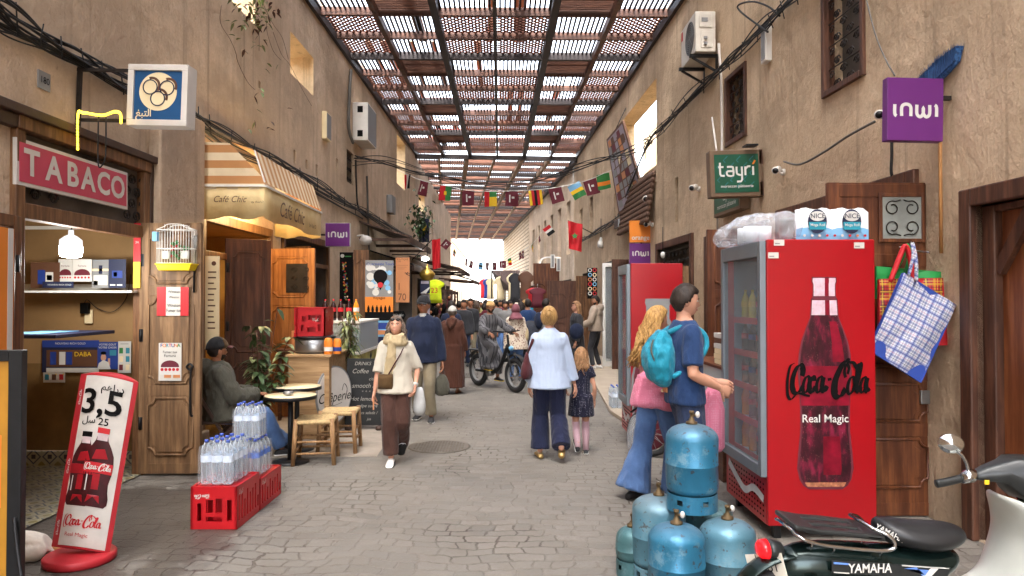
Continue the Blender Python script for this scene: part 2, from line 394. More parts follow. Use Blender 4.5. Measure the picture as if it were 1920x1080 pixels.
def brickwall():
 k=N('pale_brick');k.co=k.n('ShaderNodeNewGeometry').outputs['Position']
 b=k.n('ShaderNodeTexBrick');b.inputs['Scale'].default_value=1;b.inputs['Brick Width'].default_value=.5;b.inputs['Row Height'].default_value=.22;b.inputs['Mortar Size'].default_value=.035
 x,y,z=k.sep();cb=k.n('ShaderNodeCombineXYZ');k.l(y,cb.inputs[0]);k.l(z,cb.inputs[1]);k.l(cb.outputs[0],b.inputs['Vector'])
 b.inputs['Color1'].default_value=(*sr(200,184,160),1);b.inputs['Color2'].default_value=(*sr(184,164,138),1);b.inputs['Mortar'].default_value=(*sr(120,104,88),1)
 k.set(b.outputs['Color'],.9)
brickwall()
# ---------- ground
g=MB('cobbles');g.quad((-60,-12,0),(60,-12,0),(60,200,0),(-60,200,0));tag(g.obj('street_ground'),kind='structure')
st=MB('pale_slab')
p=[(1.75,9.0),(RX(9),9.0),(RX(22),22),(2.35,22),(1.62,10.6)]
st.prism(p,0.004,.06);tag(st.obj('pavement',bev=.008),kind='structure')
ap=MB('concrete');ap.prism([(-3.55,7.7),(-1.35,7.75),(-1.42,11.2),(-3.45,11.2)],.0,.005);tag(ap.obj('concrete_path'),kind='structure')
# ---------- left building
def build(name,label,X,L,Hh,holes,wm,extra=None):
 t=thing(name,label,'building',X);m=MB();wall_mesh(m,L,Hh,holes,wm);m.obj('wall',t);return t
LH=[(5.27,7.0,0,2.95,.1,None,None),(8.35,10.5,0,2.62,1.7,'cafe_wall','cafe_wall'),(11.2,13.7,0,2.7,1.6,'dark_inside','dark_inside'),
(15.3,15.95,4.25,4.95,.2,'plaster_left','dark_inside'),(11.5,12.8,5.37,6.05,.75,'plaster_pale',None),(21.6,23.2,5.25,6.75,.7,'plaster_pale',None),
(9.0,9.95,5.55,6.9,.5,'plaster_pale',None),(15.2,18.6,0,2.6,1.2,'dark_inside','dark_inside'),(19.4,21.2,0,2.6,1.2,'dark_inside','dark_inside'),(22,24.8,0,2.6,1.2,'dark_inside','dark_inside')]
for px,py0,py1 in((553,280,309),(575,298,318),(594,307,332),(632,296,320),(487,150,168)):
 a,b=Lw(px-2,py0),Lw(px+2,py1);LH.append((a.y,b.y,b.z,a.z,.12,'plaster_left','dark_inside'))
lb=build('plaster_building','tall tan plaster building holding the tobacco kiosk and the cafe',FL(0,0),(-26,25.5),(0,7.25),LH,'plaster_left')
m=MB('plaster_pale');m.box((8,0,-3.6),(30,6.6,-3.4));m.obj('rear_wall',lb)
m=MB('pilaster');m.box((7.12,0,0),(8.12,3.72,.13));m.box((7.05,0,0),(8.2,.22,.17));m.obj('pilaster',lb,bev=.02)
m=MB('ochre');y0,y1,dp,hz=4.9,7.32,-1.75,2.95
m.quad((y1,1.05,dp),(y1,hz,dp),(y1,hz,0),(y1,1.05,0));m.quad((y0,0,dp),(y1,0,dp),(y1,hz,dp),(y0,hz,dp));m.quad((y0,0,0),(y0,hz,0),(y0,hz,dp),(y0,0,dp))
m.use('ochre_dark');m.quad((y1,0.16,dp),(y1,1.05,dp),(y1,1.05,0),(y1,.16,0));m.quad((y0,hz,dp),(y0,hz,0),(y1,hz,0),(y1,hz,dp))
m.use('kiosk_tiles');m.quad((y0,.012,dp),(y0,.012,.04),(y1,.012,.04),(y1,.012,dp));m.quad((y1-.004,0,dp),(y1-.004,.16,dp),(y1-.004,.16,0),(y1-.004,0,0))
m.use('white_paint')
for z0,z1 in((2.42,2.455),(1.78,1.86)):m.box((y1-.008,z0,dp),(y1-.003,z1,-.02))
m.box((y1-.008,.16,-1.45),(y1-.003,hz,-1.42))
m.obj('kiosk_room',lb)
m=MB('wood_brown')
for a,b in(((5.2,0,-.06),(5.30,2.95,.05)),((6.97,0,-.06),(7.07,2.95,.05)),((5.30,2.3,-.05),(6.97,2.42,.045)),((5.2,2.95,-.05),(7.07,3.05,.07))):m.box(a,b)
m.use('dark_frame');m.box((4.7,3.05,-.05),(7.14,3.12,.10));m.box((7.07,2.3,-.05),(7.13,3.05,.06));m.box((4.4,2.95,-.03),(5.2,3.05,.06))
m.obj('kiosk_frame',lb,bev=.008)
def scroll(mb,x,y,s,r=.006,z=0.,flip=1):
 P=[]
 for i in range(22):
  a=i/21*2.6*PI;q=s*(1-i/21*.85);P.append((x+flip*(math.cos(a)*q-s),y+math.sin(a)*q,z))
 mb.tube(P,r,5)
m=MB('iron')
for(x0,x1)in((5.32,5.75),(6.62,6.95)):
 for i in range(4):
  for j in range(4):scroll(m,x0+(x1-x0)*(i+.5)/4+.05,2.5+.115*j,.055,.007,.0,1 if(i+j)%2 else-1)
m.obj('transom_grille',lb)
m=MB('dark_inside');m.quad((5.3,2.42,-.03),(6.97,2.42,-.03),(6.97,2.95,-.03),(5.3,2.95,-.03));m.obj('transom_pane',lb)
m=MB('wood_brown')
for a,b,c in((8.35,10.5,2.62),(11.2,13.7,2.7)):
 m.box((a-.1,0,-.06),(a,c+.12,.05));m.box((b,0,-.06),(b+.1,c+.12,.05));m.box((a,c,-.06),(b,c+.12,.05));m.box((a,c-.42,-.05),(b,c-.34,.04))
m.obj('door_frame',lb,bev=.008)
m=MB('iron')
for i in range(9):
 for j in range(3):scroll(m,15.34+.07*i,4.35+.22*j,.05,.008,-.05,1 if(i+j)%2 else-1)
for i in range(7):m.cyl((15.3+.1*i,4.25,-.05),(15.3+.1*i,4.95,-.05),.008,n=5)
m.obj('window_grille',lb)
# ---------- right building
RH=[]
def rh(y0,y1,z0,z1,d,rm,bm):RH.append((-y1,-y0,z0,z1,d,rm,bm))
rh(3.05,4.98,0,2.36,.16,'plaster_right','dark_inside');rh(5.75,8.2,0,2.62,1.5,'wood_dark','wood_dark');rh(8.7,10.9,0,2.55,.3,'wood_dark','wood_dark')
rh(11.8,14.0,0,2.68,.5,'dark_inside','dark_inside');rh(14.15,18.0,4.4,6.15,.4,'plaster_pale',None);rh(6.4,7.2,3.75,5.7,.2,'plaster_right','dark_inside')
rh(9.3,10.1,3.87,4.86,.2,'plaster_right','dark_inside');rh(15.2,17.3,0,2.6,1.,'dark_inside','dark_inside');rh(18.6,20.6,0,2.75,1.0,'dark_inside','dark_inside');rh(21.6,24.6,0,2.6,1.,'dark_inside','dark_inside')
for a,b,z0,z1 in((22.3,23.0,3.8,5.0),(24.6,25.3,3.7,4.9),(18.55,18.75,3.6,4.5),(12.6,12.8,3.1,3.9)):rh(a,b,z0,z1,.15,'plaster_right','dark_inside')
rb=build('plaster_building','warm tan plaster building with iron window grilles and the soft drink shop',FR(0,0),(-27,26),(0,7.25),RH,'plaster_right')
m=MB('plaster_right');m.box((-14.1,0,0),(-11.0-.0,7.2,.05));
m=MB('plaster_pale');m.box((-24,0,-2.2),(-9,7.3,-2.0));m.obj('rear_wall',rb)
m=MB('wood_dark')
for a,b,c in((3.05,4.98,2.36),(5.75,8.2,2.62),(8.7,10.9,2.55),(11.8,14.0,2.68)):
 m.box((-a,0,-.1),(-a+.12,c+.13,.05));m.box((-b-.12,0,-.1),(-b,c+.13,.05));m.box((-b,c,-.1),(-a,c+.13,.05))
m.obj('door_frame',rb,bev=.012)
for(a,b,z0,z1)in((6.4,7.2,3.75,5.7),(9.3,10.1,3.87,4.86)):
 m=MB('wood_dark');m.box((-b,z0,-.09),(-b+.06,z1,.03));m.box((-a-.06,z0,-.09),(-a,z1,.03));m.box((-b+.06,z0,-.09),(-a-.06,z0+.06,.04));m.box((-b+.06,z1-.06,-.09),(-a-.06,z1,.03))
 o=m.obj('window',rb,bev=.006);m=MB('iron');nn=int((z1-z0)/.115)
 for j in range(nn):
  for i in range(5):scroll(m,-b+.13+.125*i+.03,z0+.1+.115*j,.045,.007,-.03,1 if(i+j)%2 else-1)
  if j%2==0:m.cyl((-b+.06,z0+.05+.115*j,-.03),(-a-.06,z0+.05+.115*j,-.03),.007,n=5)
 m.obj('grille',o)
 # ---------- further buildings
X2=Matrix.Translation((-3.1,25.5,0))@FL(0,0).to_3x3().to_4x4()@Matrix.Rotation(-math.atan(LS),4,'Y').inverted()
X2=Matrix.Translation((-3.1,25.5,0))@Matrix((Vector((0,1,0)),Vector((0,0,1)),Vector((1,0,0)))).transposed().to_4x4()
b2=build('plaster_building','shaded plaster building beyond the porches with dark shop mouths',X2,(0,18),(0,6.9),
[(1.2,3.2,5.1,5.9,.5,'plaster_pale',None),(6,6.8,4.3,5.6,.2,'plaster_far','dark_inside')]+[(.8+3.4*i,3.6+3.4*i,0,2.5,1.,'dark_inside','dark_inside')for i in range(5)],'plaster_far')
m=MB('plaster_far');m.quad((18,0,0),(18,0,-4),(18,6.9,-4),(18,6.9,0));m.obj('end_wall',b2)
a2=math.radians(4.3);u=Vector((math.sin(a2),-math.cos(a2),0));n2=Vector((-math.cos(a2),-math.sin(a2),0))
X3=Matrix.Translation((2.75,26.98,0))@Matrix((u,Vector((0,0,1)),n2)).transposed().to_4x4()
b3=build('plaster_building','long plaster building with a row of tall dark slit windows',X3,(-15,0),(0,6.9),
[(-1.6-2.3*i,-.7-2.3*i,3.5,5.6,.2,'plaster_far','dark_inside')for i in range(6)]+[(-2.6-3*i,-.5-3*i,0,2.5,.8,'dark_inside','dark_inside')for i in range(5)],'plaster_far')
X4=Matrix.Translation(X3@Vector((-15,0,0)))@X3.to_3x3().to_4x4()
b4=build('brick_building','pale brick building at the far end of the shaded street',X4,(-20,0),(0,6.9),[(-2.6-4*i,-.6-4*i,0,2.5,.8,'dark_inside','dark_inside')for i in range(5)],'pale_brick')
M('sunlit',sr(206,186,160),.9,var=.1,sc=.8);M('sunlit_white',sr(222,216,206),.9,var=.06,sc=.6);M('far_window',sr(120,104,90),.6)
def block(label,x0,x1,y0,y1,h,mt,wins=(),fac='x'):
 t=thing('far_building',label,'building',(x0,y0,0));m=MB(mt);m.box((0,0,0),(x1-x0,y1-y0,h));m.box((-.1,-.1,h),(x1-x0+.1,y1-y0+.1,h+.25));m.obj('wall',t)
 for(a,z,ww,hh)in wins:
  m=MB('far_window')
  if fac=='x':m.box((x1-x0-.02,a,z),(x1-x0+.02,a+ww,z+hh))
  else:m.box((a,-.02,z),(a+ww,.02,z+hh))
  m.obj('window',t)
block('pale sunlit house with small windows on the left of the far gap',-12,-4.7,62,92,7.2,'sunlit',[(2+4*i,z,1.1,1.5)for i in range(6)for z in(1.2,4.4)])
block('white sunlit house on the right of the far gap',.6,9,63,100,9.5,'sunlit_white')
block('low cream house closing the far end of the street',-12,-6.2,96,128,5.2,'sunlit',[(1+3*i,2.4,1,1.4)for i in range(7)])
block('hazy block standing across the far end',-14,6,150,160,5.0,'sunlit_white',[(2+3*i,2,1,1.5)for i in range(6)],'y')
block('slim pale tower above the far rooftops',-7.4,-5.2,140,142,12,'sunlit_white')
# ---------- slatted canopy over the street
ROWS='SCSSCS LSLLSL LSLLSL'.split()
def slat_row(mb,kind,x0,x1,y0,y1,z,r,far=False):
 w_,d_=x1-x0,y1-y0
 if kind=='S':
  n=11
  for i in range(n):
   if rnd.random()<.02:continue
   x=x0+w_*(i+.5)/n;mb.use('slat_dark');mb.box((x-.02,y0,z),(x+.02,y1,z+.03))
 elif kind=='C':
  n=11 if not far else 5;mb.use('slat_wood_x')
  for i in range(n):
   y=y0+d_*(i+.45)/n;q=d_/n*(.39 if not far else .27);a=.05+.01*rnd.random()
   mb.box((x0,y-q,z+.02),(x1,y+q,z+.02+.02));mb.box((x0,y-q,z-.03),(x1,y-q+.02,z+.02))
 else:
  if far:
   mb.use('slat_dark')
   for i in range(10):x=x0+w_*(i+.5)/10;mb.box((x-.02,y0,z),(x+.02,y1,z+.02))
   for i in range(5):y=y0+d_*(i+.5)/5;mb.box((x0,y-.035,z+.021),(x1,y+.035,z+.04))
   return
  mb.use('slat_wood');st=.118;tk=.031
  for sgn,zz in((1,z),(-1,z+.0125)):
   k=-d_
   while k<w_+d_:
    if sgn>0:ta,tb=max(0,-k),min(d_,w_-k);f=lambda t:(x0+k+t,y0+t)
    else:ta,tb=max(0,k-w_),min(d_,k);f=lambda t:(x0+k-t,y0+t)
    if tb-ta>.03:p,q=f(ta),f(tb);mb.bar((*p,zz+.006),(*q,zz+.006),tk*1.45,.012)
    k+=st*1.12
def canopy(label,X,xl,xr,y0,nb,pitch,far):
 t=thing('street_canopy',label,'canopy',X);z=7.0;W6=lambda i,y:xl(y)+(xr(y)-xl(y))*i/6;y1=y0+nb*pitch
 for i in range(7):
  m=MB('beam_metal' if i in(0,2,4,6,3)else 'wood_red');wd={0:.14,2:.13,3:.075,4:.13,6:.14}.get(i,.09)
  if far and 0<i<6:m=MB('plank_pale')
  m.bar((W6(i,y0),y0,z-.03),(W6(i,y1),y1,z-.03),wd*(1.6 if far and i==0 else 1),.2 if i%2==0 else .16);m.obj('long_beam',t)
 for b in range(nb):
  m=MB('beam_metal');y=y0+pitch*b;m.bar((xl(y),y,z-.01),(xr(y),y,z-.01),.1,.16);m.obj('cross_beam',t)
  rows=3
  for r in range(rows):
   ya,yb=y0+pitch*(b+r/rows)+.05,y0+pitch*(b+(r+1)/rows)-.05
   m=MB('wood_red');yc=y0+pitch*(b+(r+1)/rows)
   if r<rows-1:m.bar((xl(yc),yc,z),(xr(yc),yc,z),.08,.15);m.obj('cross_rail',t)
   if far:
    m=MB()
    for c in range(6):slat_row(m,'SCSLCS'[(c+b*2+r)%6]if(b+r)%2 else 'LSCSLS'[(c+r)%6],W6(c,ya)+.04,W6(c+1,ya)-.04,ya,yb,z+.02,r,True)
    m.obj('slat_panel',t)
   elif b<6:
    m=MB()
    for c in range(6):slat_row(m,ROWS[r][c],W6(c,ya)+.05,W6(c+1,ya)-.05,ya,yb,z+.03,r)
    m.obj('slat_panel',t)
   else:
    for c in range(6):
     m=MB();slat_row(m,ROWS[r][c],W6(c,ya)+.05,W6(c+1,ya)-.05,ya,yb,z+.03,r);m.obj('slat_panel',t)
 m=MB('plank_pale')
 if not far:
  for b in range(nb):
   for k in range(5):
    x=rnd.uniform(-3,2.7);m.bar((x,y0+pitch*b,z+.32),(x+rnd.uniform(-.1,.1),y0+pitch*(b+1),z+.32),.13,.03)
  m.use('canopy_red')
  for b in range(nb):
   for k in(.16,.52):m.bar((xl(y0)+.1,y0+pitch*(b+k),z+.22),(xr(y0)-.1,y0+pitch*(b+k),z+.22),.07,.05)
  m.obj('roof_planks',t)
 return t
canopy('brown slatted wooden canopy with lattice panels spanning the near street',Matrix.Identity(4),LX,RX,-9.33,10,3.53,False)
canopy('lower far stretch of slatted canopy where the street bends',Matrix.Translation((0,25.7,-.14))@RZ(a2),lambda y:-3.25,lambda y:2.75,0,10,3.5,True)
# ---------- people
for nme,c in(('skin_light',sr(194,142,116)),('skin_tan',sr(158,108,80)),('skin_brown',sr(138,94,68))):M(nme,c,.5,var=.06,sc=14,spec=.35)
M('lip',sr(168,98,90),.4);M('eye_white',sr(225,220,215),.3);M('eye_dark',(.02,.015,.012),.2);M('brow',sr(70,54,44),.8)
def hairmat(n,c):
 k=N(n);v=k.noise(1.0,k.map((70,70,6)),detail=4);k.set(k.ramp(v,[(.3,mul(c,.55)),(.6,mul(c,1.15))]),.55,0,.25);k.bump(v,.6,.008)
hairmat('hair_greybrown',sr(104,88,76));hairmat('hair_blond',sr(172,134,84));hairmat('hair_curly',sr(170,130,76));hairmat('hair_lightbrown',sr(150,112,78))
hairmat('hair_dark',sr(40,32,28));hairmat('hair_brown',sr(46,36,30));hairmat('hair_grey',sr(96,86,78));M('rubber',(.015,.015,.016),.7);M('shoe_white',sr(225,222,216),.6);M('shoe_black',(.02,.02,.022),.6);M('gold_shoe',sr(180,150,96),.35,.7);M('shoe_brown',sr(110,68,46),.6)
def ik(a,t,l1,l2,pole):
 a,t=Vector(a),Vector(t);d=t-a;L=min(d.length,(l1+l2)*.999);d.normalize();t=a+d*L
 c=(l1*l1+L*L-l2*l2)/(2*l1*L);c=max(-1,min(1,c));p=Vector(pole)-d*Vector(pole).dot(d)
 p.normalize();return a+d*(l1*c)+p*(l1*math.sqrt(1-c*c)),t
def ell(c,u,v,a,b,n=20):return[c+u*(math.cos(2*PI*i/n)*a)+v*(math.sin(2*PI*i/n)*b)for i in range(n)]
def lerp_rings(keys,k=4):
 out=[]
 for(t0,*a),(t1,*b)in zip(keys,keys[1:]):
  for j in range(k):q=j/k;q2=q*q*(3-2*q);out.append((t0+(t1-t0)*q,*[x+(y-x)*q2 for x,y in zip(a,b)]))
 return out+[keys[-1]]
def remesh(mb,voxel,smooth=4):
 o=mb.obj('body');r=o.modifiers.new('r','REMESH');r.mode='VOXEL';r.voxel_size=voxel;r.use_smooth_shade=True
 q=o.modifiers.new('s','SMOOTH');q.iterations=smooth;q.factor=.5
 dg=bpy.context.evaluated_depsgraph_get();me=o.evaluated_get(dg).to_mesh()
 V=np.empty(len(me.vertices)*3,'f');me.vertices.foreach_get('co',V);Nn=np.empty(len(me.vertices)*3,'f');me.vertices.foreach_get('normal',Nn)
 Fs=[tuple(p.vertices)for p in me.polygons];old=o.data;bpy.data.objects.remove(o);bpy.data.meshes.remove(old)
 return V.reshape(-1,3),Nn.reshape(-1,3),Fs
def wrinkle(V,Nn,amp,fr=9.,seed=0.,ax=(1,1,.55)):
 out=[]
 for p,n in zip(V,Nn):
  q=Vector((p[0]*fr*ax[0]+seed,p[1]*fr*ax[1],p[2]*fr*ax[2]))
  a=mnoise.noise(q);b=1-abs(mnoise.noise(q*1.7+Vector((5,3,seed))))*2.2
  out.append(p+n*amp*(a*.7+b*.6))
 return out
def head_mesh(mb,X,s,lod,fem):
 nu,nv=(40,32)if lod==0 else(14,10);V,Fs=sphere_pts(nu,nv);out=[]
 g=lambda x,m,w:math.exp(-((x-m)/w)**2)
 for a,b,c in V:
  x,y,z=a*.076,b*.096,c*.116
  if c<0:k=-c;x*=1-(.34 if fem else .24)*k**1.4;
  if c<-.15 and b<0:y*=1-.55*min(1,(-c-.15)/.6)
  if b>0:
   y*=.95
   if c<-.2:y+=.016*min(1,(-c-.2)/.5)*b
   f=b*b
   if lod==0:
    nz=(max(0,min(1,(.18-c)/.36)))**1.3*(1 if c>-.24 else max(0,1-(-.24-c)/.09));y+=.025*g(a,0,.15)*nz
    y+=f*(-.011*(g(a,.36,.2)+g(a,-.36,.2))*g(c,.06,.13)+.005*g(c,.22,.09)*g(a,0,.6)+.006*g(c,-.46,.08)*g(a,0,.3)+.009*g(c,-.8,.15)*g(a,0,.3)-.004*g(c,-.34,.05)*g(a,0,.3)+.004*(g(a,.5,.2)+g(a,-.5,.2))*g(c,-.16,.16))
   else:y+=.02*g(a,0,.3)*g(c,-.15,.2)
  out.append((x,y,z))
 mb.at(X@Matrix.Scale(s,4)).raw(out,Fs,True)
 for sx in(-1,1):mb.ball((sx*.077,-.008,-.008),(.011,.021,.033),8,6)
 mb.at(None)
def shell(mb,X,s,fn,nu=36,nv=28):
 V,Fs=sphere_pts(nu,nv);out=[]
 for a,b,c in V:
  o=fn(a,b,c);k=1-(.24*(-c)**1.4 if c<0 else 0)
  out.append((a*(.076*k+o),b*(.094*(1-(.5*min(1,(-c-.15)/.6)if c<-.15 and b<0 else 0))+o),c*(.116+o)))
 mb.at(X@Matrix.Scale(s,4)).raw(out,Fs,True);mb.at(None)
def smooth01(x):x=max(0,min(1,x));return x*x*(3-2*x)
def hair_fn(t=.014,front=.5,side=-.12,back=-.75,rough=.004,seed=0.):
 def fn(a,b,c):
  h=front if b>.55 else(side+(front-side)*smooth01((b-.05)/.5)if b>.05 else side+(back-side)*smooth01((-b+.05)/.6))
  return-.012+(t+.012+rough*mnoise.noise(Vector((a*6+seed,b*6,c*3))))*smooth01((c-h)/.16+.5)
 return fn
def hand(mb,w_,d,pn,side,s,curl=.35):
 d=Vector(d).normalized();pn=Vector(pn);pn=(pn-d*pn.dot(d)).normalized();u=d.cross(pn).normalized()*side
 R=lambda t,a,b:ell(w_+d*t*s,u,pn,a*s,b*s,10)
 mb.loft([R(-.02,.024,.02),R(.01,.027,.019),R(.04,.037,.017),R(.075,.041,.015),R(.095,.038,.012)])
 for i,(o,L)in enumerate(((.029,.070),(.010,.078),(-.010,.072),(-.028,.056))):
  p=w_+(d*.088+u*o)*s;q=d+u*o*2.2;q.normalize();P=[p]
  for k,fl in enumerate((.5,.33,.25)):
   a=curl*(1+.5*k)*(1+.08*i);q=(q*math.cos(a)+pn*math.sin(a)).normalized();p=p+q*L*fl*s;P.append(p)
  mb.tube(crom(P,2),[(.0088-.0030*k/6)*s for k in range(7)],6);mb.ball(P[-1],.0062*s,6,4)
 p=w_+(d*.025+u*.024)*s;q=(d*.75+u*.75+pn*.15).normalized();P=[p,p+q*.032*s];q=(q+d*.35+pn*.25*(1+curl)).normalized();P+=[P[-1]+q*.028*s];q=(q+d*.3+pn*.2).normalized();P+=[P[-1]+q*.022*s]
 mb.tube(crom(P,2),[(.012-.005*k/6)*s for k in range(7)],6);mb.ball(P[-1],.0072*s,6,4)
def shoe(mb,ank,fwd,s,sole=None,pitch=0.,low=False):
 fwd=Vector(fwd).normalized();up=Vector((0,0,1));rt=fwd.cross(up).normalized()
 q=Quaternion(rt,-pitch);f=q@fwd;up=q@up;o=Vector(ank)-up*.085*s
 for(k,mt)in((0,None),(1,sole)):
  if k and not sole:break
  if k:mb.use(sole)
  rows=((-.075,.020,.03),(-.065,.034,.055),(-.03,.038,.075 if not low else .05),(.03,.040,.078 if not low else .04),(.08,.046,.058),(.13,.047,.045),(.165,.038,.034),(.185,.018,.022))
  rings=[]
  for y,wd,h in rows:
   if k:wd+=.005;h=.020
   c=o+f*y*s;ring=[]
   for i in range(12):
    a=2*PI*i/12;ring.append(c+rt*math.cos(a)*wd*s+up*(h/2+math.sin(a)*h/2)*s)
   rings.append(ring)
  mb.loft(rings)
def person(label,pos,heading,H,top,bottom=None,robe=None,skin='skin_tan',fem=False,lean=0.,side=0.,yaw=0.,nod=0.,roll=0.,hands=(None,None),feet=(None,None),poles=(None,None),pz=None,lod=0,shoes=('shoe_black',None),
fpitch=(0,0),hair=None,curl=(.35,.35),palm=(None,None),group=None,wide=1.,seed=1.,face=True,legpole=((0,1,0),(0,1,0))):
 s=H/1.75;X=Matrix.Translation(Vector(pos))@RZ(heading);vox=(.0115,.032)[lod>0]
 P=Vector((0,0,(.935 if pz is None else pz/s)*s));d=Vector((math.sin(side)*math.cos(lean),math.sin(lean),math.cos(lean)*math.cos(side)))
 r=Vector((1,0,0));r=(r-d*r.dot(d)).normalized();f=d.cross(r);wd=(.93 if fem else 1.)*wide
 at=lambda t,x=0,y=0:P+d*t*s+r*x*s+f*y*s
 tk=[(-.10,.10,.08),(-.06,.155,.11),(.0,.168 if not fem else .175,.115),(.14,.140 if not fem else .128,.098),(.28,.152,.108),(.36,.165,.116),(.42,.158,.104),(.465,.128,.086),(.50,.088,.070),(.53,.058,.058)]
 sh=[at(.425,-.150*wd),at(.425,.150*wd)];hp=[P+r*(-.085*s)-Vector((0,0,.03*s)),P+r*.085*s-Vector((0,0,.03*s))]
 hl=[Vector(h)*s if h is not None else sh[i]+Vector(((-1,1)[i]*.07,.06,-.53))*s for i,h in enumerate(hands)]
 ft=[Vector(h)*s if h is not None else Vector(((-1,1)[i]*.10,0,.085))*s for i,h in enumerate(feet)]
 el,wr,kn,an=[],[],[],[]
 for i in(0,1):
  e,w_=ik(sh[i],hl[i],.29*s,.255*s,poles[i]or((-1,1)[i]*.5,-1,-.1));el.append(e);wr.append(w_)
  e,w_=ik(hp[i],ft[i],.425*s,.415*s,legpole[i]);kn.append(e);an.append(w_)
 nk=at(.50,0,-.005);hd=(d*.75+Vector((0,.0,.65))).normalized();hc=nk+hd*.155*s+f*.012*s
 HX=Matrix.Translation(hc)@RZ(-yaw)@RXm(nod)@RYm(roll)
 t=thing('person',label,'person',X,group)
 torso=lambda mb,g,t0=-1,t1=2,ks=1.,sx=1.:mb.loft([ell(at(q),r,f,(a*wd*sx+g)*s,(b+g)*s*ks)for q,a,b in lerp_rings(tk)if t0<=q<=t1])
 g2=.88 if fem else 1.
 def limb(mb,pts,rad,g=0,n=12,eb=True):
  Q=[];Rr=[]
  for(p0,p1),(a,b)in zip(zip(pts,pts[1:]),zip(rad,rad[1:])):
   for k in range(4):q=k/4;Q.append(p0.lerp(p1,q));Rr.append((a+(b-a)*q+g)*s)
  Q.append(pts[-1]);Rr.append((rad[-1]+g)*s);mb.tube(Q,Rr,n);mb.ball(Q[0],Rr[0]*.98,n,8);mb.ball(Q[-1],Rr[-1]*.98,n,8)if eb else None
 b=MB();torso(b,0);b.tube([nk-hd*.04*s,nk+hd*.13*s],[.056*s*g2,.052*s*g2],12)
 for i in(0,1):
  m1=sh[i].lerp(el[i],.5);m2=el[i].lerp(wr[i],.35);limb(b,[sh[i],m1,el[i],m2,wr[i]],[.054*g2,.047*g2,.040*g2,.041*g2,.026*g2])
  k1=hp[i].lerp(kn[i],.45);k2=kn[i].lerp(an[i],.35);limb(b,[hp[i],k1,kn[i],k2,an[i]],[.086,.078,.054,.055,.036])
 V,Nn,Fs=remesh(b,max(vox,.014),5);b=MB(skin);b.raw(V,Fs,True);head_mesh(b,HX,s,lod,fem)
 for i in(0,1):
  dv=(wr[i]-el[i]).normalized();pn=palm[i]or((1,-1)[i],.3,0)
  if lod==0:hand(b,wr[i]+dv*.01,dv,pn,(1,-1)[i],s*(.92 if fem else 1.),curl[i])
  else:b.ball(wr[i]+dv*.07*s,(.03*s,.04*s,.07*s),8,6)
 body=b.obj('body',t)
 if lod==0 and face:
  for sx in(-1,1):
   e=MB('eye_white');e.at(HX@Matrix.Scale(s,4));e.ball((sx*.030,.080,.009),(.0115,.0065,.0045),10,6);e.use('eye_dark');e.ball((sx*.030,.0835,.0095),(.0055,.0040,.0046),8,6);e.obj('eye',t)
   e=MB('brow');e.at(HX@Matrix.Scale(s,4));e.tube([(sx*.014,.090,.024),(sx*.030,.089,.028),(sx*.048,.078,.023)],[.003,.004,.002],6);e.obj('eyebrow',t)
  e=MB('lip');e.at(HX@Matrix.Scale(s,4));e.tube([(-.024,.082,-.054),(-.010,.0925,-.053),(0,.094,-.055),(.010,.0925,-.053),(.024,.082,-.054)],[.002,.0045,.005,.0045,.002],6);e.obj('lips',t)
 def garment(mb,mat,name,amp=.008,fr=9.,ax=(1,1,.55),sm=4):
  V,Nn,Fs=remesh(mb,vox,sm);o=MB(mat);o.raw(wrinkle(V,Nn,amp*s,fr/s,seed,ax)if lod==0 else V,Fs,True);return o.obj(name,t)
 if bottom:
  m=MB();g=bottom.get('g',.014);kind=bottom.get('kind','trousers')
  if kind!='skirt':
   m.loft([ell(at(q),r,f,(a*wd+g)*s,(bb+g)*s)for q,a,bb in lerp_rings(tk)if-.1<=q<=.12])
   kr,hr_=bottom.get('knee',.066),bottom.get('hem',.062);ln=bottom.get('len',.97)
   for i in(0,1):
    e=kn[i].lerp(an[i],ln)if ln<=1 else an[i]+(an[i]-kn[i]).normalized()*(ln-1)*.4*s
    limb(m,[hp[i]+Vector((0,0,.02*s)),hp[i].lerp(kn[i],.5),kn[i],kn[i].lerp(e,.5),e],[.092+g*.6,.084+g*.6,kr,(kr+hr_)/2,hr_],eb=False)
  else:
   z1=P.z-bottom['len']*s;fl=bottom['flare'];c2=Vector((0,bottom.get('dy',0)*s,z1))
   m.loft([ell(at(.14).lerp(c2,q),r,Vector((0,1,0)),(.15+(fl-.15)*q**1.1)*s,(.11+(fl*.85-.11)*q**1.1)*s,28)for q in[k/8 for k in range(9)]])
  garment(m,bottom['mat'],bottom.get('name','trousers'),bottom.get('amp',.009),bottom.get('fr',8),(1.3,1.3,.5))
 if top:
  m=MB();g=top.get('g',.016);ln=top.get('len',.10);fl=top.get('flare',.02);bel=top.get('belly',0.);q0=-ln;ks=[]
  for q,a,bb in lerp_rings(tk):
   if q>.52:continue
   if q<0:continue
   k=max(0,1-q/.3);a2=max(a,.150+.01*k)if q<.40 else a;b2=max(bb,.108)if q<.40 else bb;ks.append((q,a2*wd+g+fl*k*.5,b2+g+fl*k*.5+bel*math.exp(-((q-.12)/.14)**2)))
  for k in range(1,6):qq=-ln*k/5;ks.insert(0,(qq,ks[0][1]+fl*.12,ks[0][2]+fl*.12))
  m.loft([ell(at(q),r,f,a*s,bb*s,24)for q,a,bb in ks])
  sl=top.get('sleeve',1.);sg=top.get('sg',.016)
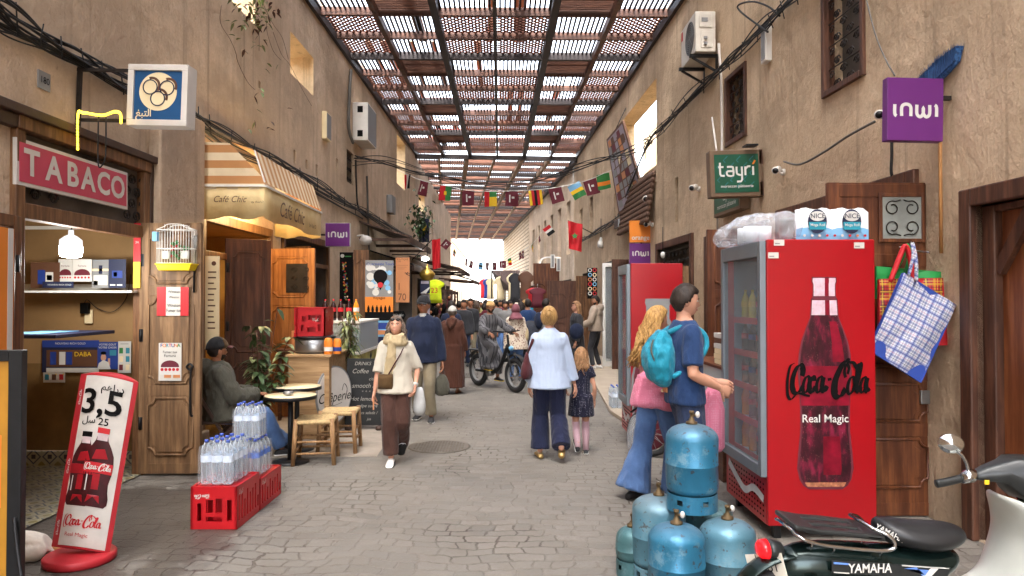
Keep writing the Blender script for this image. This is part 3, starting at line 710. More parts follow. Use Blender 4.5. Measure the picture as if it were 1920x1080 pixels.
  for i in(0,1):
   if sl<=.5:e=sh[i].lerp(el[i],sl*2);pts,rad=[sh[i],sh[i].lerp(e,.5),e],[.053*g2,.054*g2,.054*g2]
   else:e=el[i].lerp(wr[i],(sl-.5)*2);pts,rad=[sh[i],sh[i].lerp(el[i],.5),el[i],el[i].lerp(e,.5),e],[.052*g2,.050*g2,.046*g2,.044*g2,top.get('cuff',.036)]
   limb(m,pts,rad,sg,eb=False)
  if top.get('collar'):m.tube([at(.49),at(.545,0,-.004)],[(.078+g)*s,(.060+.006)*s],14)
  if top.get('hood'):m.ball(at(.49,0,-.115),(.125*s,.075*s,.095*s),14,10);m.ball(at(.50,0,.0),(.105*s,.095*s,.05*s),14,8)
  garment(m,top['mat'],top.get('name','shirt'),top.get('amp',.0075),top.get('fr',9))
  if top.get('neck'):m=MB(top['neck']);m.tube([at(.475,0,.035),at(.53,0,.012)],[.075*s,.064*s],14);m.prism([(-.03*s,0),(.03*s,0),(0,-.09*s)],0,.01)if False else None;m.obj('collar',t)
 if robe:
  m=MB();g=robe.get('g',.03);z1=robe.get('hem',.12)*s;hw,hd2=robe.get('w',.27),robe.get('d',.24)
  c2=Vector((robe.get('dx',0)*s,robe.get('dy',0)*s,z1));base=at(.0);rr=[]
  for k in range(9):
   q=k/8;rr.append(ell(c2.lerp(base,q),r,Vector((0,1,0))if q<.8 else f,(hw+(.20*wd-hw)*q)*s,(hd2+(.16-hd2)*q)*s,28))
  for q,a,bb in lerp_rings(tk):
   if .02<q<=.52:rr.append(ell(at(q),r,f,((max(a,.15)if q<.4 else a)*wd+g)*s,((max(bb,.112)if q<.4 else bb)+g)*s,28))
  m.loft(rr)
  for i in(0,1):
   q=robe.get('sleeve',.93);e=el[i].lerp(wr[i],q)if q>0 else sh[i].lerp(el[i],.45);limb(m,[sh[i],sh[i].lerp(el[i],.5),el[i],el[i].lerp(e,.5),e]if q>0 else[sh[i],e],[.062]*5 if q>0 else[.058,.066],.006,eb=False)
  if robe.get('hood'):
   V3=[ell(at(.53-.05*k,0,-.07-.035*k),r,f,(.105-.012*k*k*.6)*s,(.07-.008*k)*s,14)for k in range(5)];m.loft(V3);m.ball(at(.505,0,-.01),(.115*s,.10*s,.055*s),14,8)
  garment(m,robe['mat'],'robe',robe.get('amp',.016),6,(1.5,1.5,.35))
 for i in(0,1):
  fw=Vector((0,1,0));m=MB(shoes[0]);shoe(m,an[i],fw+Vector(((-1,1)[i]*.12,0,0)),s,shoes[1],fpitch[i],shoes[0]=='gold_shoe');m.obj('shoe',t)
 info=dict(t=t,HX=HX,s=s,at=at,r=r,f=f,d=d,sh=sh,el=el,wr=wr,kn=kn,an=an,P=P,X=X)
 if hair:
  lo=(36,28)if lod==0 else(14,10);kind,mt=hair[0],hair[1]
  m=MB(mt)
  if kind in('short','long','bun','bob','curly'):shell(m,HX,s,hair_fn(.016 if kind=='short' else .020,.66 if fem else .5,-.15 if kind=='short' else-.3,-.7,.006,seed),*lo)
  if kind=='crew':shell(m,HX,s,hair_fn(.009,.5,.0,-.55,.003,seed),*lo)
  m.at(HX@Matrix.Scale(s,4))
  if kind in('long','bob','curly'):
   L,wv,n={'long':(.36,.012,46),'bob':(.20,.022,46),'curly':(.46,.045,110)}[kind];n=n if lod==0 else 16;L*=hair[2]if len(hair)>2 else 1
   for i in range(n):
    a=PI*(1.02+.96*(i+.5)/n)if kind!='bob' else PI*(.86+1.28*(i+.5)/n);rr_=.080+.012*rnd.random();x,y=math.cos(a)*rr_,math.sin(a)*(rr_+.012);pts=[];ph=rnd.uniform(0,6);l2=L*rnd.uniform(.82,1.05);z0=rnd.uniform(.0,.06)
    for k in range(11):
     q=k/10;sp=1+(.35 if kind!='long' else .05)*q;pts.append((x*sp+wv*math.sin(ph+q*(9 if kind!='curly' else 16))*min(1,q*2),y*sp-.02*q*q+wv*math.cos(ph+q*10)*q*.7,z0-l2*q))
    m.tube(pts,[(.013 if lod==0 and kind!='curly' else .010 if lod==0 else .02)*(1-.55*(k/10)**2)for k in range(11)],6)
  if kind=='bun':
   m.ball((.0,-.105,.045),(.048,.042,.046),14,10)
   for i in range(10):a=rnd.uniform(0,6.28);m.tube(crom([(.03*math.cos(a),-.10+.02*math.sin(a),.05),(.05*math.cos(a),-.13,.05+.05*math.sin(a)),(.04*math.cos(a+1),-.12,.03+.05*math.sin(a+1))],4),.006,5)
  if kind=='beard':pass
  m.at(None)
  if m.v:m.obj('hair',t)
 return info
def beard(I,mt='hair_dark',t=.007):
 m=MB(mt);shell(m,I['HX'],I['s'],lambda a,b,c:-.014+(.014+t)*smooth01((-c-.30+.1*abs(a))/.15)*smooth01((b-.05)/.25)*(1 if c>-.9 else .6)*(0.2 if abs(c+.46)<.06 and abs(a)<.3 else 1),40,32);m.obj('beard',I['t'])
def cap(I,mt,brim=None,front=None):
 s=I['s'];m=MB(mt);shell(m,I['HX'],s,lambda a,b,c:-.012+.036*smooth01((c-.20-.14*b)/.1+.5)+(.012*max(0,c)),36,28)
 if front:m.use(front);shell(m,I['HX'],s*1.015,lambda a,b,c:-.012+.036*smooth01((c-.24)/.1+.5)*smooth01((b-.1)/.15)+.012*max(0,c)*smooth01(b/.2),36,28)
 m.use(brim or mt);m.at(I['HX']@Matrix.Scale(s,4));R=[]
 for k in range(6):
  q=k/5;R.append([(math.sin(u)*.075*(1-.15*q*q),.072+.02*math.cos(u)+.08*q*math.cos(u*.75),.056-.010*q-.022*(math.sin(u))**2-.004*h)for u,h in[(-1.2+2.4*i/12,0)for i in range(13)]+[(1.2-2.4*i/12,1)for i in range(13)]])
 m.loft(R,True,True);m.at(None);m.obj('cap',I['t'])
def kufi(I,mt):m=MB(mt);shell(m,I['HX'],I['s'],lambda a,b,c:-.012+.03*smooth01((c-.18)/.08+.5),36,28);m.obj('cap',I['t'])
def hijab(I,mt):
 m=MB(mt);shell(m,I['HX'],I['s'],lambda a,b,c:-.012+.034*smooth01((c-(.5 if b>.4 else-1.1))/.16+.5)if b>.2 else .024,24,18);m.at(I['HX']@Matrix.Scale(I['s'],4));m.loft([ell(Vector((0,-.02-.02*q,-.06-.05*q)),Vector((1,0,0)),Vector((0,1,0)),.085+.03*q,.09+.03*q,14)for q in range(4)]);m.at(None);m.obj('headscarf',I['t'])
def glasses_up(I,z=.085,y=.075):
 m=MB('eye_dark');m.at(I['HX']@Matrix.Scale(I['s'],4))
 for sx in(-1,1):m.ball((sx*.034,y+.012,z),(.028,.012,.018),10,6);m.tube([(sx*.06,y,z),(sx*.085,.0,z-.03),(sx*.082,-.03,z-.06)],.003,5)
 m.tube([(-.01,y+.02,z),(.01,y+.02,z)],.003,5);m.at(None);m.obj('sunglasses',I['t'])
 # ---------- print colours and lettering
for n_,c in(('ink_white',(206,204,198)),('ink_black',(9,8,8)),('ink_red',(186,30,38)),('ink_blue',(34,58,132)),('ink_navy',(28,34,62)),('ink_yellow',(232,190,40)),('ink_orange',(222,128,38)),
('ink_green',(52,122,62)),('ink_teal',(52,130,150)),('ink_grey',(130,130,130)),('ink_brown',(92,60,42)),('ink_maroon',(98,34,46)),('ink_sky',(120,176,214)),('ink_cream',(226,208,168)),
('ink_purple',(98,42,110)),('ink_tan',(196,130,84)),('ink_skin',(198,150,122)),('ink_lilac',(150,140,150))):M(n_,sr(*c),.55,var=.05,sc=3)
M('sign_white',sr(202,196,188),.5,var=.08,sc=4);M('sign_rose',sr(186,66,88),.45,var=.08,sc=3);M('sign_blue',sr(22,74,120),.45,var=.1,sc=5);M('purple_sign',sr(98,38,108),.35,var=.03);M('red_plastic',sr(176,20,28),.38,var=.08,sc=5);M('red_enamel',sr(156,12,22),.28,var=.05,sc=2,spec=.5)
M('stand_red',sr(170,36,44),.5,var=.15,sc=5);M('stand_white',sr(196,190,182),.55,var=.12,sc=7);M('yellow_plastic',sr(236,206,20),.4,var=.05);M('paper',sr(200,196,188),.8,var=.04)
MATS['ink_black'].node_tree.nodes['Principled BSDF'].inputs['Specular IOR Level'].default_value=.12
CC=[([(.60,.60),(.64,.78),(.54,.92),(.37,.82),(.23,.56),(.20,.28),(.31,.13),(.48,.17),(.66,.36)],.13),([(.30,.98),(.12,.88),(.02,.55),(.0,.2),(.04,.0),(.16,-.06),(.34,.06),(.52,.10),(.74,.05),(.9,.03)],.07),
([(1.07,.46),(1.06,.56),(.97,.55),(.89,.38),(.90,.2),(1.0,.15),(1.12,.30)],.12),([(1.46,.58),(1.40,.34),(1.44,.17),(1.53,.2),(1.60,.32)],.12),([(1.62,.50),(1.78,.52)],.13),
([(2.34,.56),(2.30,.74),(2.38,.95),(2.48,.84),(2.42,.66)],.07),([(2.50,1.0),(2.36,1.03),(2.16,.86),(1.94,.5),(1.88,.18),(1.98,.02),(2.16,.05),(2.34,.24)],.17),([(2.5,1.0),(2.66,.98),(2.78,.86),(2.9,.74)],.09),
([(2.78,.34),(2.9,.66),(2.96,.92),(2.88,.92),(2.80,.6),(2.78,.26),(2.86,.15),(2.98,.3)],.11),([(3.22,.56),(3.16,.34),(3.2,.16),(3.32,.24)],.12)]
CO=[(.76,.36,.12,.23),(1.29,.36,.11,.22),(2.56,.33,.13,.24),(3.06,.35,.11,.21)]
def coca(mb,x,y,wd,z,mat,base=None,sy=1.,bw=1.15):
 k=wd/3.3;X=(base or Matrix.Identity(4))@T3(x,y,z)@Matrix.Diagonal((k,k*sy,1,1));mb.use(mat).at(X)
 for n_,(P,w_)in enumerate(CC):mb.stroke(P,w_*bw,n_*.0002,.35,5,.3/bw)
 for n_,(cx,cy,a,b)in enumerate(CO):mb.stroke([(cx+a*math.cos(t)+.25*b*math.sin(t),cy+b*math.sin(t))for t in[2*PI*i/9 for i in range(9)]],.11*min(bw,1.3),-.0003-n_*.0001,.35,4,.3,closed=True)
 mb.at(base);return mb
def panel_sign(name,label,cat,X,w_,h,th,face,edge,fn,group=None,brd=0.):
 t=thing(name,label,cat,X,group);m=MB(edge);m.box((-w_/2,-h/2,-th),(w_/2,h/2,0));
 m.obj('sign_box',t,bev=.004);f=MB(face);f.box((-w_/2+brd,-h/2+brd,.0),(w_/2-brd,h/2-brd,.004));f.obj('sign_face',t)
 if fn:q=MB();fn(q);q.obj('lettering',t)
 return t
INW=[[(-1.42,.5),(-1.42,-.3),(-1.3,-.5)],[(-.95,-.5),(-.95,.25),(-.78,.5),(-.5,.5),(-.33,.25),(-.33,-.5)],[(.08,.5),(.08,-.25),(.22,-.5),(.38,-.5),(.52,-.2),(.52,.3),(.52,-.2),(.66,-.5),(.82,-.5),(.95,-.25),(.95,.5)],[(1.3,.5),(1.42,.3),(1.42,-.5)]]
def inwi(q,w_,y=0.,z=.006):
 k=w_/3.05;q.use('ink_white')
 for P in INW:q.stroke([(x*k,y+yy*k*.78)for x,yy in P],.22*k,z,0,3,1.)
 # ---------- tobacco kiosk front
X=FL(5.93,2.71,.05)@Matrix.Rotation(-.01,4,'X')
def tab(q):
 q.use('sign_white')
 for i,ch in enumerate('TABACO'):q.text(ch,.27,(-.55+.222*i+(-.03 if i==0 else .01*(i==2)),0),.008,sx=1.03,bold=.03)
panel_sign('shop_sign','rose red board with white letters reading TABACO over the kiosk','sign',X,1.47,.345,.03,'sign_rose','sign_white',tab,brd=.028)
Yb=5.86;c=W(297,179,Yb);t=thing('projecting_sign','square blue box sign with three rings on a cream disc','sign',FC(c,-.06,-.03));q=.505
m=MB('sign_white');m.box((-q/2,-q/2,-.13),(q/2,q/2,0));
for a,b in(((-q/2,-q/2,0),(q/2,-q/2+.05,.02)),((-q/2,q/2-.05,0),(q/2,q/2,.02)),((-q/2,-q/2+.05,0),(-q/2+.05,q/2-.05,.02)),((q/2-.05,-q/2+.05,0),(q/2,q/2-.05,.02))):m.box(a,b)
m.obj('sign_box',t,bev=.004);m=MB('sign_blue');m.box((-.2,-.2,.001),(.2,.2,.006));m.obj('sign_face',t)
m=MB('ink_cream');m.disc(.158,.006,.009,(0,.03),40);m.obj('disc',t)
for i,(x,y)in enumerate(((-.066,.066),(.075,.060),(-.0,-.028))):
 m=MB('ink_brown');m.ring(.054,.074,.009,.011,(x+.012,y+.012),28,-.4,1.9);m.use('ink_navy');m.ring(.054,.063,.0095,.0125,(x,y),28);m.obj('ring_emblem',t)
m=MB('ink_cream')
m.text('\uFECE\uFE92\uFE98\uFEDF\uFE8D',.085,(-.115,-.15),.009,bold=.012,sp=.92)
m.obj('lettering',t)
m=MB('iron')
wl=LX(Yb)-c.x
m.bar((wl,.22,-.06),(-q/2,.22,-.06),.025,.025);m.bar((wl,-.2,-.06),(-q/2,-.2,-.06),.025,.025);m.bar((wl+.02,.28,-.06),(wl+.02,-.28,-.06),.03,.03,(1,0,0));m.obj('bracket',t)
M('rope_light',sr(255,204,50),.4,emis=.5)
P=[c+Vector((wl+.15,-.12,-.47)),c+Vector((wl+.15,-.12,-.19)),c+Vector((wl*.75,-.1,-.17)),c+Vector((-.40,-.1,-.19)),c+Vector((-.30,-.1,-.16)),c+Vector((-.255,-.1,-.18)),c+Vector((-.25,-.1,-.25))]
m=MB('rope_light');Q=crom(P,14);m.tube(Q,.0035,5);[m.ball(p+Vector((0,0,-.003*(i%2))),.0105,6,4)for i,p in enumerate(Q)];tag(m.obj('rope_light'),'glowing yellow rope light hung on the ringed sign bracket','light')
P2=[c+Vector((-.37,-.1,-.2)),c+Vector((-.37,-.1,-.5)),c+Vector((-.40,-.1,-.60)),c+Vector((-.43,-.1,-.57)),c+Vector((-.43,-.1,-.2))]
tag(MB('black_metal').tube(crom(P2,5),.006,5).obj('hanging_cable'),'thin cable looping down onto the TABACO board','cable')
hn=thing('house_number','small square house number plaque reading 180 on the plaster','plaque',FL(5.55,3.4,.01));m=MB('ink_grey');m.box((-.07,-.07,-.01),(.07,.07,0));m.obj('plate',hn);m=MB('ink_black');m.text('180',.075,z=.003);m.obj('lettering',hn)
bc=W(133,462,6.15);t=thing('hanging_bulb','lit white LED bulb hanging on a wire inside the kiosk','lamp',bc)
M('bulb_white',sr(235,240,245),.4,emis=.08);M('bulb_glow',(1,1,1),.4,emis=3)
m=MB('bulb_white');m.lathe([(.02,.14),(.022,.10),(.05,.085),(.085,.055),(.088,.0)],n=20);m.obj('bulb_housing',t);m=MB('bulb_glow');m.lathe([(.087,0),(.088,-.05),(.080,-.085),(.05,-.095),(.001,-.097)],n=20);m.obj('bulb_lens',t)
m=MB('black_metal');m.tube(crom([(0,0,.13),(.01,0,.2),(-.01,0,.27),(.015,0,.45)],5),.006,6);m.obj('wire',t)
l=bpy.data.lights.new('bulb_lamp','POINT');l.energy=3.5;l.shadow_soft_size=.09;l.color=(1,.97,.9);lo=bpy.data.objects.new('bulb_lamp',l);COL.objects.link(lo);lo.parent=t;lo.location=(0,-.02,-.16)
KY=7.30
def poster(label,px0,py0,px1,py1,Y,bgm,fn=None,cat='poster',off=0.,grp=None,name='poster',rz=0.):
 a,b=W(px0,py0,Y),W(px1,py1,Y);w_,h=b.x-a.x,a.z-b.z;t=thing(name,label,cat,FC((a+b)/2+Vector((0,-off,0)),rz),grp)
 m=MB(bgm);m.box((-w_/2,-h/2,0),(w_/2,h/2,.003));m.obj('sheet',t)
 if fn:q=MB();fn(q,w_,h);q.obj('print',t)
 return t
def packs(cols,rows,seed=0):
 def f(q,w_,h):
  r=random.Random(seed);q.use('ink_grey');q.box((-w_*.3,h*.41,.003),(w_*.3,h*.43,.005))
  for j in range(rows):
   for i in range(cols):
    q.use(r.choice(['ink_brown','ink_blue','ink_teal','ink_red','ink_green','ink_cream','ink_maroon']));x=(i+.5)/cols*w_-w_/2;y=h*.34-(j+.5)/rows*h*.8
    q.box((x-w_/cols*.28,y-h/rows*.27,.003),(x+w_/cols*.28,y+h/rows*.27,.006));q.use('ink_yellow');q.disc(w_*.03,.006,.007,(x+w_/cols*.3,y+h/rows*.28),8)
 return f
poster('white price sheet with small coloured packets, lowest of the kiosk posters',82,659,122,717,KY,'paper',packs(3,3,1))
def blue1(q,w_,h):
 q.use('ink_blue');q.box((-w_/2,h*.28,.003),(w_/2,h/2,.006));q.use('ink_white');q.text('NOUVEAU RICH GOLD',h*.09,(0,h*.4),.009);q.use('ink_brown');q.box((-w_*.42,-h*.32,.003),(w_*.5,h*.2,.006));q.use('ink_yellow');q.text('DABA',h*.2,(w_*.22,.02),.009)
 for x,c in((-.3,'ink_blue'),(-.14,'ink_white'),(-.02,'ink_blue')):q.use(c);q.box((w_*x-.03,-h*.26,.006),(w_*x+.03,h*.14,.009))
 q.use('ink_white');q.box((-w_*.42,-h*.5,.003),(w_*.5,-h*.36,.006))
poster('wide blue and brown advertising strip reading DABA inside the kiosk',80,638,186,698,KY,'ink_navy',blue1,off=.004)
def blue2(q,w_,h):
 q.use('ink_white');q.text('VOTRE GOUT',h*.1,(0,h*.40),.005,bold=.01);q.text('VOTRE CHOIX',h*.1,(0,h*.29),.005,bold=.01);q.use('ink_skin');q.disc(w_*.13,.003,.005,(-w_*.2,-.02),20,h*.13);q.box((w_*.02,-h*.36,.003),(w_*.12,-h*.1,.005));q.use('ink_black');q.disc(w_*.14,.004,.0055,(-w_*.2,h*.09),20,h*.06);q.use('ink_white');q.prism([(-w_*.5,-h*.5),(w_*.15,-h*.5),(w_*.05,-h*.25),(-w_*.2,-h*.16),(-w_*.42,-h*.28)],.003,.0056)
 q.use('ink_teal');q.box((w_*.1,0,.003),(w_*.42,h*.2,.005))
poster('blue poster of a man in a white shirt reading VOTRE CHOIX',184,641,222,692,KY,'ink_blue',blue2,off=.008)
poster('narrow white price sheet at the right end of the kiosk posters',222,640,246,699,KY,'paper',packs(2,3,5),off=.004)
a,b=W(48,545,6.9),W(252,541,6.9);t=thing('display_shelf','white shelf board under the bulb carrying advertising cards','shelf',a);m=MB('white_paint');m.box((0,-.05,-.02),(b.x-a.x,KY-6.9-.02,0));m.obj('shelf_board',t,bev=.003)
def card(fn_bg,ds):
 def f(q,w_,h):
  for c,x0,y0,x1,y1 in ds:q.use(c);q.box((w_*(x0-.5),h*(y0-.5),.003),(w_*(x1-.5),h*(y1-.5),.005))
 return f
def fort(q,w_,h):
 q.use('ink_maroon');q.text('Fortuna',h*.13,(0,h*.2),.005,sx=.9);q.disc(w_*.42,.003,.005,(0,-h*.18),24,h*.24);q.use('ink_white');q.box((-w_*.5,-h*.5,.004),(w_*.5,-h*.22,.0065));q.use('ink_red')
 for i in range(5):q.disc(w_*.06,.0065,.008,(w_*(-.36+.18*i),-h*.32),10)
cards=[('brown advertising card with blue packets at the left of the shelf',58,492,112,540,'ink_brown',card(0,[('ink_blue',.25,.15,.5,.7),('ink_white',.52,.12,.78,.62),('ink_blue',.56,.3,.74,.5)])),
('white Fortuna card beside the brown card under the bulb',110,486,136,528,'paper',fort),('white Fortuna card with a red strip along its top',137,486,172,528,'paper',fort),
('pale card with green and white product picture on the shelf',173,487,205,540,'ink_grey',card(0,[('ink_white',.1,.1,.9,.45),('ink_green',.1,.1,.35,.25),('ink_navy',.4,.5,.6,.8),('ink_cream',.0,.6,1,.68)])),
('dark blue card with blue flower picture on the shelf',204,486,236,540,'ink_navy',card(0,[('ink_blue',.2,.35,.8,.6),('ink_sky',.3,.4,.5,.55),('ink_white',.1,.08,.4,.13),('ink_white',.5,.08,.8,.13)]))]
for i,(lab,x0,y0,x1,y1,bgm,fn)in enumerate(cards):poster(lab,x0,y0,x1,y1,6.96+.03*(i%2),bgm,fn,'display card',name='display_card')
def strip(q,w_,h):q.use('ink_white');q.text('NOUVEAU RICH GOLD',h*.35,(w_*.05,0),.005)
poster('dark blue strip reading NOUVEAU RICH GOLD on the shelf edge',80,528,138,540,6.84,'ink_navy',strip,'display card',name='display_card')
def redstrip(q,w_,h):q.use('ink_white');q.text('34',w_*.5,(0,h*.2),.005);q.use('ink_yellow');q.box((-w_/2,-h/2,.003),(w_/2,-h*.1,.005))
poster('tall narrow red and yellow card beside the kiosk doorpost',251,418,263,540,6.93,'ink_red',redstrip)
s_=thing('wall_socket','cream wall socket with a black plug adapter in the kiosk','socket',FC(W(167,588,KY)));m=MB('ink_cream');m.box((-.04,-.10,0),(.04,.04,.012));m.obj('plate',s_,bev=.003);m=MB('ink_black');m.box((-.06,.0,.012),(.02,.11,.06));m.obj('adapter',s_,bev=.006)
m=MB('black_metal');m.tube(crom([(-.02,.1,.05),(0,.14,.03),(.1,.05,.02),(.25,.02,.015),(.38,.16,.01),(.42,.4,.01)],6),.004,5);m.obj('cord',s_)
t=thing('counter_flap','dark hinged counter flap sticking out at the kiosk left side','counter',W(30,628,5.9));m=MB('ink_navy');m.box((-.3,0,-.03),(.32,.9,0));m.obj('board',t,bev=.004);m=MB('ink_sky');m.box((-.25,.1,0),(.1,.7,.004));m.obj('picture',t)
# ---------- door leaves
def oct_path(x0,y0,x1,y1,c):
 P=[]
 for cx,cy,a in((x0,y0,0),(x1,y0,PI/2),(x1,y1,PI),(x0,y1,1.5*PI)):
  A=[(cx+c*math.cos(a+PI/2-PI/2*k/4),cy+c*math.sin(a+PI/2-PI/2*k/4))for k in range(5)];P+=A
 return P
def door_leaf(name,label,X,w_,h,mt,panels,glass=None,hinge=None,th=.045,both=False,par=None,group=None,mould=.012):
 t=thing(name,label,'door',X,group)if par is None else par;m=MB(mt);m.box((0,0,-th),(w_,h,0));fs=.09
 m.box((0,0,0),(fs,h,.006));m.box((w_-fs,0,0),(w_,h,.006))
 for y in sorted({0,*[p[3]for p in panels]}):m.box((fs,y,0),(w_-fs,min(h,y+.10),.0058))
 m.obj('door_panel',t,bev=.003)
 for(x0,y0,x1,y1)in panels:
  if glass and y0>=glass:continue
  p=oct_path(x0*w_+.02,y0+.12,x1*w_-.02,y1-.02,.07);m=MB(mt);Q=[Vector((a,b,.004))for a,b in p];m.tube(Q+[Q[0]],mould,6,False);m.obj('moulding',t)
  m=MB(mt);cx,cy=sum(a for a,b in p)/len(p),sum(b for a,b in p)/len(p);m.prism([(cx+(a-cx)*.80,cy+(b-cy)*.90)for a,b in p],0,.010);m.obj('raised_panel',t,bev=.004)
 if hinge is not None:
  for y in(h*.2,h*.55,h*.85):m=MB('black_metal');m.cyl((hinge,y-.06,.012),(hinge,y+.06,.012),.010,n=8);m.box((hinge-.02,y-.06,.004),(hinge+.02,y+.06,.01));m.obj('hinge',t)
 return t
a,b=W(259,886,6.95),W(378,418,6.95)
dl=door_leaf('door_leaf','weathered brown panelled kiosk door leaf standing open with posters',FC((a.x,6.95,.02)),b.x-a.x,b.z-.02,'wood_old',[(0.12,.06,.92,.75),(.12,.75,.92,1.72),(.12,1.72,.92,2.36)],hinge=.02)
m=MB('black_metal');m.tube(crom([(.50,1.0,.02),(.47,1.03,.03),(.50,1.06,.03),(.53,1.03,.03),(.51,.98,.03),(.51,.6,.03),(.53,.56,.02)],5),.011,6);m.obj('handle',dl)
m=MB('black_metal');m.tube([(.535,2.3,.02),(.535,2.15,.02),(.53,1.75,.02)],[.022,.012,.01],6);m.obj('bolt',dl)
def winst(q,w_,h):
 q.use('ink_red');q.box((-w_/2,-h/2,.003),(-w_*.22,h/2,.006));q.box((w_*.24,-h/2,.003),(w_/2,h/2,.006));q.use('ink_black');q.text('Winston',h*.13,(.01,h*.33),.006,sx=.9);q.text('Winston',h*.11,(.01,.04),.006,sx=.9);q.text('Winston',h*.16,(.01,-.04),.006,sx=.8);q.text('Fumer tue',h*.17,(.01,-h*.32),.006,sx=.72)
poster('red and white poster reading Fumer tue on the open door',295,538,354,592,6.93,'paper',winst)
def fort2(q,w_,h):
 for i,(ch,c)in enumerate(zip('FORTUNA',('ink_blue','ink_orange','ink_teal','ink_red','ink_blue','ink_orange','ink_green'))):q.use(c);q.text(ch,h*.13,(-w_*.38+w_*.127*i,h*.43),.005,bold=.02)
 q.use('ink_black');q.text('Fumer tue',h*.09,(0,h*.26),.005);q.text('Fortuna',h*.10,(0,h*.16),.005);q.use('ink_maroon');q.disc(w_*.4,.003,.005,(0,-h*.12),24,h*.16);q.use('ink_white');q.box((-w_*.45,-h*.34,.004),(w_*.45,-h*.14,.0062));q.use('ink_red')
 for i in range(5):q.disc(w_*.07,.0062,.0076,(w_*(-.34+.17*i),-h*.2),10)
 q.use('ink_tan');q.box((-w_*.25,-h*.42,.003),(w_*.05,-h*.34,.006));q.box((w_*.15,-h*.42,.003),(w_*.45,-h*.34,.006))
poster('torn white poster with colourful FORTUNA heading on the open door',298,643,340,714,6.93,'paper',fort2)
c=W(328,462,6.82);t=thing('bird_cage','white wire bird cage with a yellow tray on the open door','bird cage',FC(c));m=MB('white_paint');hw,hh,dd=.165,.16,.12
for k in range(14):
 x=-hw+2*hw*k/13;top=hh+.05*(1 if abs(x)<.09 else 0)-(0 if abs(x)<.09 else .0)
 for z in(-dd+.02,.02):m.cyl((x,-hh,z),(x,top,z),.0022,n=4)
for k in range(6):
 z=-dd+.02+dd*k/5
 for x in(-hw,hw):m.cyl((x,-hh,z),(x,hh,z),.0022,n=4)
for y in(-hh,-.02,hh):
 for z in(-dd+.02,.02):m.cyl((-hw,y,z),(hw,y,z),.004,n=5)
 for x in(-hw,hw):m.cyl((x,y,-dd+.02),(x,y,.02),.004,n=5)
for z in(-dd+.02,.02):m.tube(crom([(-hw,hh,z),(-.09,hh+.03,z),(-.06,hh+.05,z),(.06,hh+.05,z),(.09,hh+.03,z),(hw,hh,z)],4),.004,5)
m.obj('wires',t);m=MB('yellow_plastic');m.loft([[(x*k,y,-.05+z*k)for x,z in((-.17,-.075),(.17,-.075),(.17,.085),(-.17,.085))]for y,k in((-.23,.86),(-.17,1.))],True,False);m.box((-.175,-.175,-.13),(.175,-.162,.04));m.obj('tray',t,bev=.006)
m=MB('ink_white');m.box((-.12,-.12,-.03),(-.05,-.04,.01));m.obj('feeder',t,bev=.01);m=MB('ink_white');m.box((.06,-.12,-.03),(.13,-.04,.01));m.obj('feeder',t,bev=.01)
m=MB('ink_green');
for k in range(14):m.ball((rnd.uniform(-.04,.1),rnd.uniform(-.12,.05),-.04+rnd.uniform(-.03,.03)),rnd.uniform(.012,.022),6,4)
m.use('ink_red');[m.ball((rnd.uniform(-.09,.0),rnd.uniform(-.12,.02),-.04),.014,6,4)for k in range(7)];m.obj('toys',t)
m=MB('ink_sky');m.box((-.21,.05,-.03),(-.16,.14,.02));m.obj('cup',t,bev=.006)
Xl=FL(5.18,0,.10)@Matrix.Rotation(.10,4,'Y')
ll=door_leaf('door_leaf','reddish door leaf folded back against the wall at the left edge',Xl@T3(-.75,.02,0),.75,2.28,'wood_door',[(.1,.05,.9,1.1),(.1,1.1,.9,2.2)],hinge=.70)
t=thing('poster','orange and white poster on the folded left door leaf','poster',Xl@T3(-.28,1.75,.014));m=MB('ink_orange');m.box((-.25,-.42,0),(.17,.45,.003));m.use('paper');m.box((.10,-.42,.003),(.16,.45,.005));m.obj('sheet',t)
t=thing('poster','navy and white torn poster low on the folded left leaf','poster',Xl@T3(-.28,1.12,.014));m=MB('paper');m.box((-.25,-.2,0),(.10,.2,.003));m.use('ink_navy');m.box((-.25,-.02,.003),(.10,.09,.005));m.obj('sheet',t)
c=W(4,872,4.0);t=thing('pavement_board','yellow advertising board in a black metal frame at the left edge','sign board',FC((c.x,4.0,.0),.12));m=MB('black_metal');m.box((.04,0,-.03),(.11,1.42,.03));m.box((-.6,1.36,-.03),(.04,1.42,.03));m.box((-.6,.06,-.03),(.04,.12,.03));m.obj('frame',t,bev=.004);M('board_yellow',sr(176,124,34),.5);m=MB('board_yellow');m.box((-.6,.12,-.01),(.04,1.36,.008));m.use('ink_orange');m.box((-.6,.55,.008),(-.0,.95,.011));m.obj('poster_sheet',t)
m=MB('black_metal');m.tube(crom([(.08,.5,.03),(.14,.3,.1),(.24,.02,.2)],5),.012,6);m.obj('prop',t)
# ---------- advertising stand
c=G(150,1052);t=thing('advertising_stand','leaning red and white cola price stand on a round red base','sign stand',c);m=MB('stand_red');m.lathe([(.20,0),(.212,.01),(.212,.045),(.20,.055),(.001,.06)],n=40);m.obj('base',t)
TX=Matrix.Translation((0,0,.05))@RZ(.05)@Matrix.Rotation(PI/2,4,'X')@Matrix.Rotation(-.155,4,'Z');w2,hh=.185,1.15
def bow(x):return .055*(1-(x/w2)**2)
m=MB('stand_red');xs=[-w2+2*w2*i/16 for i in range(17)];front=[(x,bow(x))for x in xs];back=[(x,-bow(x))for x in reversed(xs[1:-1])];out=[(x,z)for x,z in front]+back
m.loft([[(x,y+.03*(1-(x/w2)**2)*(1 if y>.5 else 1),z)for x,z in out]for y in(0.02,hh)],True,False);m.at(None);m.obj('panel_body',t,TX)
m=MB('stand_white');x0,x1=-w2*.72,w2*.86;xs=[x0+(x1-x0)*i/14 for i in range(15)]
